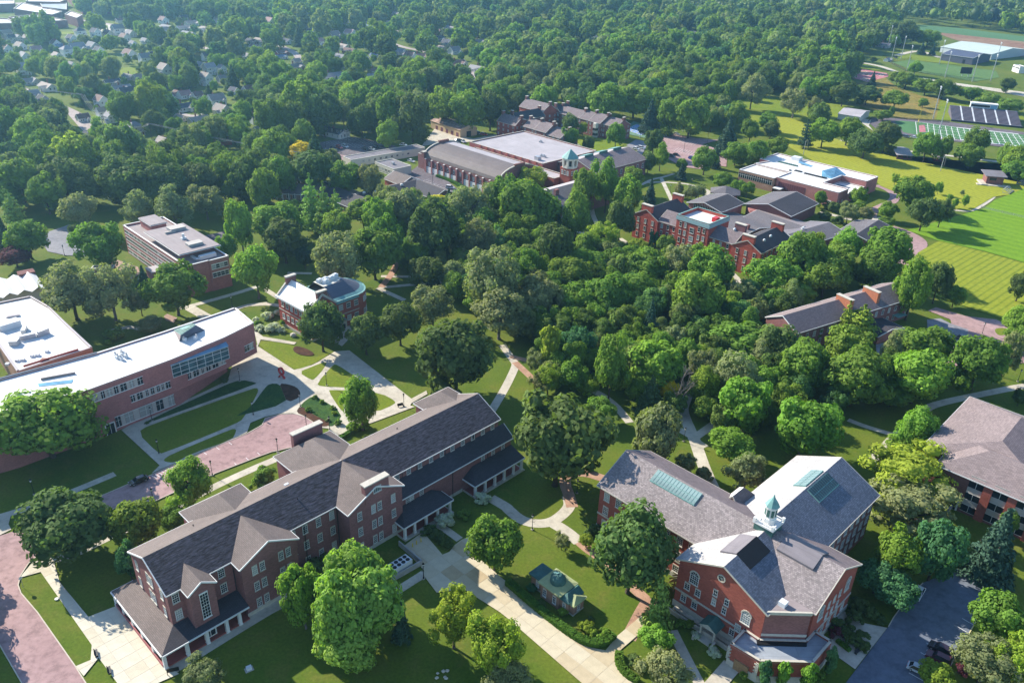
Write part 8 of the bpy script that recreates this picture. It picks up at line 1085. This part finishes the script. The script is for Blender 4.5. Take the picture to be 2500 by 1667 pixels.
# chiller in its walled pit
x, y = PT['hvac'][0]; o = empty('chiller', (x, y, 0), R(46.5), 'big pale chiller unit with round fans inside the concrete walled pit', 'air conditioner'); MB().mat('hvac').box(-3.2, 3.2, -1.2, 1.2, .3, 2.4).obj('casing', o); fm_ = MB().mat('black').lathe(0, 0, [(.48, 0), (.48, .06)], 12).mesh('fan')
for i in range(5):
    for j in (-1, 1): put('fan', fm_, o, (-2.4+i*1.2, j*.55, 2.4))
p_ = PT['pit']; o = MB().mat('concrete_wall'); 
for a, b_ in zip(p_, p_[1:]): o.bar((*a, .7), (*b_, .7), .3, 1.4)
tag(o.obj('retaining_wall'), 'grey concrete retaining wall around the chiller pit', 'wall')
x, y = PT['gboard'][0]; o = empty('notice_board', (x, y, 0), R(20), 'black framed notice board on two posts by the hall corner', 'notice board'); MB().mat('black').box(-1.1, -1.0, -.05, .05, 0, 1.7).box(1.0, 1.1, -.05, .05, 0, 1.7).obj('post', o); MB().mat('black').box(-1, 1, -.06, .06, .8, 1.7).obj('board', o)
x, y = PT['pedestal'][0]; o = MB().mat('hvac').box(-.5, .5, -.35, .35, 0, .8).mat('concrete_wall').box(-.8, .8, -.6, .6, 0, .1).obj('utility_box', None, (x, y, 0), .6); tag(o, 'small pale utility box on the shaded lawn before the hall', 'utility box')
def rock(name, x, y, s, label, cat='rock'):
    r = np.random.default_rng(int(abs(x*7+y))); V = ICO_V*r.uniform(.75, 1.15, (12, 1))*np.array([s, s*.8, s*.7]); m = MB().mat('stone')
    for f in ICO_F: m.face([V[i] for i in f])
    return tag(m.obj(name, None, (x, y, s*.45)), label, cat)
rock('boulder', *PT['rock'][0], 1.2, 'large pale boulder on the lawn near the small library'); x, y = PT['rocks'][0]
for k in range(9): rock('stone', x+rc_.uniform(-1.3, 1.3), y+rc_.uniform(-1.2, 1.2), rc_.uniform(.3, .5), 'stone of the small heap in the sunny lawn by two yellow-green trees')['group'] = 'heaped stones on the lawn'
tag(MB().mat('white').lathe(0, 0, [(.4, 0), (.4, .12)], 12).obj('manhole', None, (*PT['hyd'][0], .12)), 'pale round cover in the verge beside the sidewalk', 'cover')
# utility poles and lines
up = proto('utility_pole', [('pole', MB().mat('bark').lathe(0, 0, [(.17, 0), (.12, 11)], 7)), ('crossarm', MB().mat('bark').box(-1.2, 1.2, -.07, .07, 10, 10.2))])
for x, y in PT['pole']: later(place(up, U, x, y, 0, R(-40)), x, y, 'wooden utility pole with crossarm', 'utility pole', 'utility poles along the streets')
P_ = [Vector((x, y, 10.2)) for x, y in PT['pole'][:5]]; seq = [P_[2]+Vector((-140, 60, 0)), P_[2], P_[0], P_[1], P_[3], P_[4], P_[4]+Vector((120, -60, 0))]; wm_ = MB().mat('metal')
for k in (-1, 0, 1):
    for a, b_ in zip(seq, seq[1:]):
        pr2 = None
        for s in range(9): q = a.lerp(b_, s/8)+Vector((k*.8, k*.6, -1.4*math.sin(math.pi*s/8))); (wm_.bar(pr2, q, .07, .07) if pr2 else None); pr2 = q
tag(wm_.obj('power_line'), 'sagging power lines strung over the neighbourhood street', 'power line')
# ---- sports ground
ff = PAV['football_field'][0]; zf = ff[2]+.02; segs = [tuple(s) for s in PT['yard']]; paint(ff[0], segs, zf, .35)
s_ = PT['side']; paint(ff[0], [(s[i], s[i+1]) for s in s_ for i in (0, 1)], zf+.01, .4); paint(ff[0], [(t[i], t[i+1]) for t in PT['thick'] for i in range(len(t)-1)], zf+.015, 1.4)
lg = MB().mat('court').face([(*p, zf+.012) for p in PT['logo'][::-1]]); lg.obj('end_zone_mark', ff[0])
hs = []
for (a, b_) in segs[1:]:
    a, b_ = Vector(a), Vector(b_); d = (b_-a); t_ = Vector((d.y, -d.x)).normalized()
    for f in (.18, .36, .64, .82): c = a+d*f; hs.append((tuple(c-t_*1.6), tuple(c+t_*1.6)))
paint(ff[0], hs, zf+.02, .45)
def frame_of(P): a, b_ = Vector(P[0]), Vector(P[1]); return a, math.atan2(b_.y-a.y, b_.x-a.x), (b_-a).length
a, an_, L = frame_of(PT['stand']); dpt = (Vector(PT['stand'][3])-a).length; o = empty('grandstand', (a.x, a.y, 0), an_, 'long dark grandstand with white stairs beside the football field', 'grandstand'); nst = 12
for k in range(6):
    m = MB().mat('stand'); u0, u1 = L*k/6+.5, L*(k+1)/6-.5
    for r_ in range(nst): m.box(u0, u1, dpt*r_/nst, dpt*(r_+1)/nst, 0, 1.2+r_*.42)
    m.obj('seating', o)
    if k: m = MB().mat('line'); [m.box(L*k/6-.5, L*k/6+.5, dpt*r_/nst, dpt*(r_+1)/nst, 0, 1.25+r_*.42) for r_ in range(nst)]; m.obj('stairs', o)
m = MB().mat('dark_metal').box(0, L, -2, 0, 0, 1.2).obj('front_wall', o)
pb = empty('press_box', (a.x, a.y, 0), an_, 'pale blue-roofed press box on top of the grandstand', 'press box'); MB().mat('shed_pale').box(L*.31, L*.70, dpt-1, dpt+4, 5.2, 9).mat('white').box(L*.305, L*.705, dpt-1.5, dpt+4.4, 9, 9.4).obj('cabin', pb); wp = MB().mat('glass').box(-1.6, 1.6, -.08, 0, 0, 1.6).mesh('window')
for k in range(6): put('window', wp, pb, (L*.345+k*L*.042, dpt-1.02, 6.6))
MB().mat('glass_blue').box(L*.60, L*.69, dpt-1.1, dpt-.9, 5.6, 8.6).obj('panel', pb); MB().mat('dark_metal').box(L*.33, L*.34, dpt+3, dpt+3.4, 0, 5.2).box(L*.66, L*.67, dpt+3, dpt+3.4, 0, 5.2).obj('support', pb)
x, y = PT['goal'][0]; o = empty('goal_post', (x, y, 0), R(-20), 'yellowish goal post at the near end of the football field', 'goal post'); MB().mat('yellow_paint').bar((0, 0, 0), (0, 0, 3), .25, .25).bar((0, -2.8, 3), (0, 2.8, 3), .2, .2).bar((0, -2.8, 3), (0, -2.8, 12), .16, .16).bar((0, 2.8, 3), (0, 2.8, 12), .16, .16).obj('frame', o)
fl_ = proto('floodlight', [('pole', MB().mat('metal').lathe(0, 0, [(.38, 0), (.2, 24)], 8)), ('lamp_bar', MB().mat('metal').box(-2.6, 2.6, -.1, .1, 23.4, 23.6).box(-2.2, 2.2, -.1, .1, 22.2, 22.4)), ('lamps', MB().mat('line').box(-2.6, -1.9, -.4, .3, 23.5, 24.2).box(-1.2, -.5, -.4, .3, 23.5, 24.2).box(.4, 1.1, -.4, .3, 23.5, 24.2).box(1.9, 2.6, -.4, .3, 23.5, 24.2).box(-2, -1.3, -.4, .3, 22.3, 22.9).box(1.3, 2, -.4, .3, 22.3, 22.9))])
for x, y in PT['flight']: later(place(fl_, U, x, y, 0, R(70)), x, y, 'tall pale floodlight pole', 'floodlight', 'floodlights of the sports grounds')
fp = proto('field_pole', [('pole', MB().mat('metal').lathe(0, 0, [(.22, 0), (.16, 9)], 8)), ('net_arm', MB().mat('metal').bar((0, 0, 9), (1.8, 0, 9), .1, .1).bar((1.8, 0, 9), (1.8, 0, 3), .08, .08))])
for (x, y), l in zip(PT['fieldpole'], ('slender pale pole in the yellow field behind the white-roofed arts centre', 'slender pale pole in the yellow field near the soccer stand')): tag(place(fp, U, x, y, .3, .4), l, 'pole')
def fence(pts, h, label, sp=4.0, mat='fence_dark', rails=5):
    o = empty('fence', (*pts[0], 0), 0, label, 'fence'); x0, y0 = pts[0]; m = MB().mat(mat); n = 0; pm = MB().mat(mat).box(-.06, .06, -.06, .06, 0, h+.15).mesh('post')
    for a, b_ in zip(pts, pts[1:]):
        for k in range(rails): z = .3+(h-.3)*k/(rails-1); m.bar((a[0]-x0, a[1]-y0, z), (b_[0]-x0, b_[1]-y0, z), .05, .12)
        L = math.dist(a, b_); c = int(L/sp)
        for k in range(c+1): put('post', pm, o, (a[0]+(b_[0]-a[0])*k/max(c, 1)-x0, a[1]+(b_[1]-a[1])*k/max(c, 1)-y0, 0))
    m.obj('rails', o)
fence(PT['fence'], 1.2, 'low wire fence with pale rail across the bright soccer field', 5, 'metal', 3); fence(PT['ofence'], 2.2, 'dark outfield fence on the near side of the softball field', 6); fence(PT['ofence2'], 2.2, 'dark outfield fence on the far left side of the softball field', 6); fence(PT['sfence'], 1.4, 'dark fence round the curved end of the running track', 6); fence(PT['tfence'], 3.0, 'tall dark wire fence behind the blue tennis courts', 5)
tcn = PAV['tennis_court'][0]; T4 = [Vector(p) for p in PT['tennis']]
def court(o_, P, z, mat, nm):
    m = MB().mat(mat); m.face([(p[0], p[1], z) for p in P]); c = m.obj(nm, o_); q = [Vector((p[0], p[1])) for p in P]; L = []
    for i in range(4): L.append((tuple(q[i]), tuple(q[(i+1) % 4])))
    L.append((tuple((q[0]+q[3])/2), tuple((q[1]+q[2])/2))); L.append((tuple((q[0]+q[1])/2), tuple((q[2]+q[3])/2))); paint(c, L, z+.02, .25)
A4, B4, D4 = T4[1], T4[2], T4[0]
for i in range(3):
    for j in range(2):
        e1, e2 = (B4-A4)/3.1, (D4-A4)*.55; p0 = A4+(B4-A4)*(.03+i*.32)+(D4-A4)*(.15+j*.95); court(tcn[0], [tuple(p0), tuple(p0+e1*.85), tuple(p0+e1*.85+e2*1.5), tuple(p0+e2*1.5)][::-1], tcn[2]+.02+.002*(i*2+j), 'tennisblue', 'court')
for i, P in enumerate(PT['courts']): court(PAV['hard_court'][0][0], P[::-1], PAV['hard_court'][0][2]+.03+.003*i, 'red_court' if 'red_court' in MAT else 'brickpath', 'court')
def shed(P, h, zr, wall, roof, label, name='metal_building', cat='building'):
    a, an2, L = frame_of(P); d = (Vector(P[3])-a).length; b_ = Bld(name, a.x, a.y, math.degrees(an2), label, cat); b_.gable(0, L, 0, d, 0, h, zr, 'u', wall, roof, over=.4, trim='white'); MB().mat('black').box(L*.7, L*.78, -.08, 0, 0, h*.6).obj('shed_door', b_.root); return b_.done()
membrane('roof_mint', (.50, .58, .52), 2, .05); membrane('roof_navy', (.085, .10, .15), 2, .1); shed(PT['metal1'], 6, 10, 'shed_pale', 'roof_mint', 'long pale metal building with a mint roof beyond the softball field'); shed(PT['metal2'], 7, 10, 'shed_dark', 'roof_navy', 'dark navy metal building in front of the long pale one'); shed(PT['fieldhouse'], 4, 6, 'beige', 'roof_pale', 'small pale field house at the end of the running track', 'field_house')
def shelter(P, label):
    a, an2, L = frame_of(P); d = (Vector(P[3])-a).length; o = empty('picnic_shelter', (a.x, a.y, 0), an2, label, 'shelter'); MB().mat('roof_pale').slab([(0, 0, 3), (L, 0, 3), (L, d/2, 4.6), (0, d/2, 4.6)], .2).slab([(0, d, 3), (L, d, 3), (L, d/2, 4.6), (0, d/2, 4.6)], .2).obj('roof', o); pm = MB().mat('brick_brown').box(-.2, .2, -.2, .2, 0, 3).mesh('post')
    for u in (1, L*.36, L*.68, L-1):
        for v in (.8, d-.8): put('post', pm, o, (u, v, 0))
    MB().mat('maroon').box(.5, L-.5, .6, .8, 0, 1.2).obj('low_wall', o)
shelter(PT['shelter'], 'open picnic shelter with ribbed grey roof under the field-edge trees'); shelter(PT['shelter2'], 'half hidden grey shelter roof behind the second pair of field-edge trees')
a, an_, L = frame_of(PT['soc']); b_ = Bld('soccer_stand', a.x, a.y, math.degrees(an_), 'small brick press building with overhanging grey flat roof by the soccer field', 'building'); b_.walls([(3, 2), (L*.75, 2), (L*.75, 10), (3, 10)], 0, 5.0, 'brick_brown'); b_.Rf.mat('roof_grey').slab([(1.5, 0, 5.4), (L*.82, 0, 5.6), (L*.82, 12, 6.2), (1.5, 12, 6.0)], .3); MB().mat('glass').box(4.5, 8, 1.9, 2.02, 2.6, 4.2).obj('window', b_.root); MB().mat('conc').box(-2, L, -1.5, 2, 0, .6).box(0, 3, -1.5, 9, 0, 1.0).obj('terrace_slab', b_.root); b_.done()
a = Vector(PT['bleach'][0]); b2 = Vector(PT['bleach'][1])
for q, l in ((a, 'aluminium bleachers on the near side of the small soccer press building'), (b2, 'aluminium bleachers on the far side of the small soccer press building')):
    o = empty('bleachers', (q.x, q.y, 0), R(48), l, 'bleachers'); sm = MB().mat('metal').box(0, 9, 0, .5, 0, .06).mesh('seat')
    for k in range(5): put('seat', sm, o, (0, -k*.85, .6+(4-k)*.4)); 
    MB().mat('metal').box(.4, .5, -3.6, .4, 0, .5).box(8.5, 8.6, -3.6, .4, 0, .5).bar((.45, .3, 0), (.45, .3, 2.2), .1, .1).bar((8.55, .3, 0), (8.55, .3, 2.2), .1, .1).obj('frame', o)
a, an_, L = frame_of(PT['press2']); b_ = Bld('scorers_cabin', a.x, a.y, math.degrees(an_), 'white two-level scorers cabin at the softball backstop', 'building'); b_.flat([(0, 0), (13, 0), (13, 6), (0, 6)], 0, 6.4, 'white', 'roof_pale', .2, 'white'); b_.wins((0, 0), (13, 0), (3.8,), (2, 5, 8, 11), 2.4, 1.6, 2, 1, sill=None, lintel=None); b_.done()
a, an_, L = frame_of(PT['scb']); o = empty('scoreboard', (a.x, a.y, 0), an_, 'dark scoreboard panel behind the softball outfield fence', 'scoreboard'); MB().mat('black').box(0, L, -.3, .3, 3, 9).obj('panel', o); MB().mat('metal').box(2, 2.6, -.2, .2, 0, 3).box(L-2.6, L-2, -.2, .2, 0, 3).obj('support', o)
# ---- school far left, three larger houses near the mowed lot
SL = ['huge plain brick hall at the far upper left edge', 'low school block with a broad pale roof, nearest the cottages', 'low school block cut by the left picture edge', 'pale-roofed school wing behind the broad block', 'small square brick block beside the school hall', 'school wing farthest to the upper left', 'long dark school wing at the top edge left of the huge hall', 'blue-grey roofed school wing under the top edge']
for (P, h, wl, rf), l in zip(PT['school'], SL):
    b_ = Bld('school_block', 0, 0, 0, l, 'building'); b_.flat(P, 0, h, wl, rf, .8, 'stone', .8)
    if h < 20: b_.wins(P[0], P[1], (2.0,), spread(math.dist(P[0], P[1]), max(2, int(math.dist(P[0], P[1])/9)), 4), 3.2, 2.2, 2, 1, sill=None, lintel=None)
    b_.done()
def bighouse(x, y, ang, W, D, h, wall, roof, zr, label, porch=True):
    b_ = Bld('house', x, y, ang, label, 'house'); b_.gable(0, W, 0, D, 0, h, zr, 'u', wall, roof, over=.5, hip0=(D/2.2 if 'hip' in label else 0), hip1=(D/2.2 if 'hip' in label else 0)); b_.wins((0, 0), (W, 0), (1.0, 4.2), spread(W, 4, 1.6), 1, 1.6, 2, 2, sill=None, lintel=None); b_.wins((W, 0), (W, D), (1.0, 4.2), spread(D, 3, 1.6), 1, 1.6, 2, 2, sill=None, lintel=None)
    if porch: b_.gable(W*.45, W*.95, -4, 0, 0, 2.9, 4.0, 'u', wall, roof, over=.4)
    MB().mat('brick_brown').box(W*.4, W*.47, D*.4, D*.55, h, zr+1.4).obj('chimney', b_.root); b_.done(); HPOS.append((x+W/2, y, 12))
x, y = HOUSE1[0]; bighouse(x, y, 30, 15, 9, 6.4, 'white', 'shingle_dark', 9.8, 'white two-storey house with dark roof beside the mowed lot'); x, y = HOUSE1[1]; bighouse(x, y, 32, 13, 11, 7, 'brick_red', 'shingle_brown', 9.6, 'red brick hip roofed house next to the white one'); x, y = HOUSE1[2]; bighouse(x, y, -38, 11, 10, 7, 'brick_brown', 'shingle_dark', 10, 'dark brick hip roofed house with a porch by the car park'); x, y = HOUSE1[3]; bighouse(x, y, -35, 17, 9, 3.2, 'white', 'shingle_dark', 5.2, 'long white garage with dark roof behind the asphalt lot', False)
# ---- painted bays on the road and in the lots
def bays(parent, z, p, q, n, dx, dy, L, w=.12):
    p, q = Vector(p), Vector(q); paint(parent, [(tuple(p.lerp(q, k/(n-1))), tuple(p.lerp(q, k/(n-1))+Vector((dx, dy))*L)) for k in range(n)], z, w)
for nm, i, p, q, n, d, L in BAYS: o_, _, z_ = PAV[nm][i]; bays(o_, z_+.012, p, q, n, d[0], d[1], L)
# ================================================================ labels that tell look-alikes apart
SHORT = {'the copper-trimmed small library': 'the small library', 'the hip-roofed right-edge building': 'the right-edge building', 'the curved white-roofed library': 'the curved library', 'the white-roofed arts centre': 'the arts centre', 'the many-gabled residence hall': 'the residence hall', 'the L-shaped dark-roofed building': 'the L-shaped building', 'the asphalt lot by the garage': 'the garage lot', 'the barrel-roofed gymnasium': 'the barrel roof', 'the shady west parking lot': 'the shady lot', 'the green-capped clock tower': 'the clock tower'}
def rel(x, y):
    b_ = sorted((math.hypot(x-a, y-c)-(8 if 'observatory' in n or 'tower' in n else 18), n, a, c) for n, a, c in LM); d, n, a, c = b_[0]; dx, dy = x-a, y-c
    s = ('beyond' if dy > 0 else 'in front of') if abs(dy) > abs(dx)*1.2 else ('right of' if dx > 0 else 'left of')
    return (s if d > 4 else 'beside')+' '+n
G_ = {}
ITEMS = [t for t in ITEMS]
for o, x, y, w in ITEMS: G_.setdefault((w, rel(x, y)), []).append((o, x, y))
ORD = ['leftmost', 'second from left', 'third from left', 'fourth from left', 'fifth from left', 'sixth from left', 'seventh from left', 'eighth from left', 'ninth from left', 'tenth from left']
NUM = {2: 'two', 3: 'three', 4: 'four', 5: 'five', 6: 'six', 7: 'seven', 8: 'eight', 9: 'nine', 10: 'ten'}
from bpy_extras.object_utils import world_to_camera_view
for (w, r_), L in G_.items():
    if len(L) == 1: L[0][0]['label'] = w+' '+r_; continue
    L.sort(key=lambda t: t[1]/t[2]); n = len(L)
    for k, (o, x, y) in enumerate(L): 
        t_ = ('left one' if k == 0 else 'right one') if n == 2 else (ORD[k] if k < n/2 else 'rightmost' if k == n-1 else ORD[n-1-k].replace('left', 'right')) if n < 19 else 'number'
        lab = w+' '+r_+', '+t_+' of '+(NUM.get(n, 'many'))
        if len(lab.replace('-', ' ').split()) > 15:
            for u_, v_ in SHORT.items(): lab = lab.replace(u_, v_)
        if len(lab.split()) > 16: lab = lab.replace(' tree', '').replace('broad ', '')
        o['label'] = lab
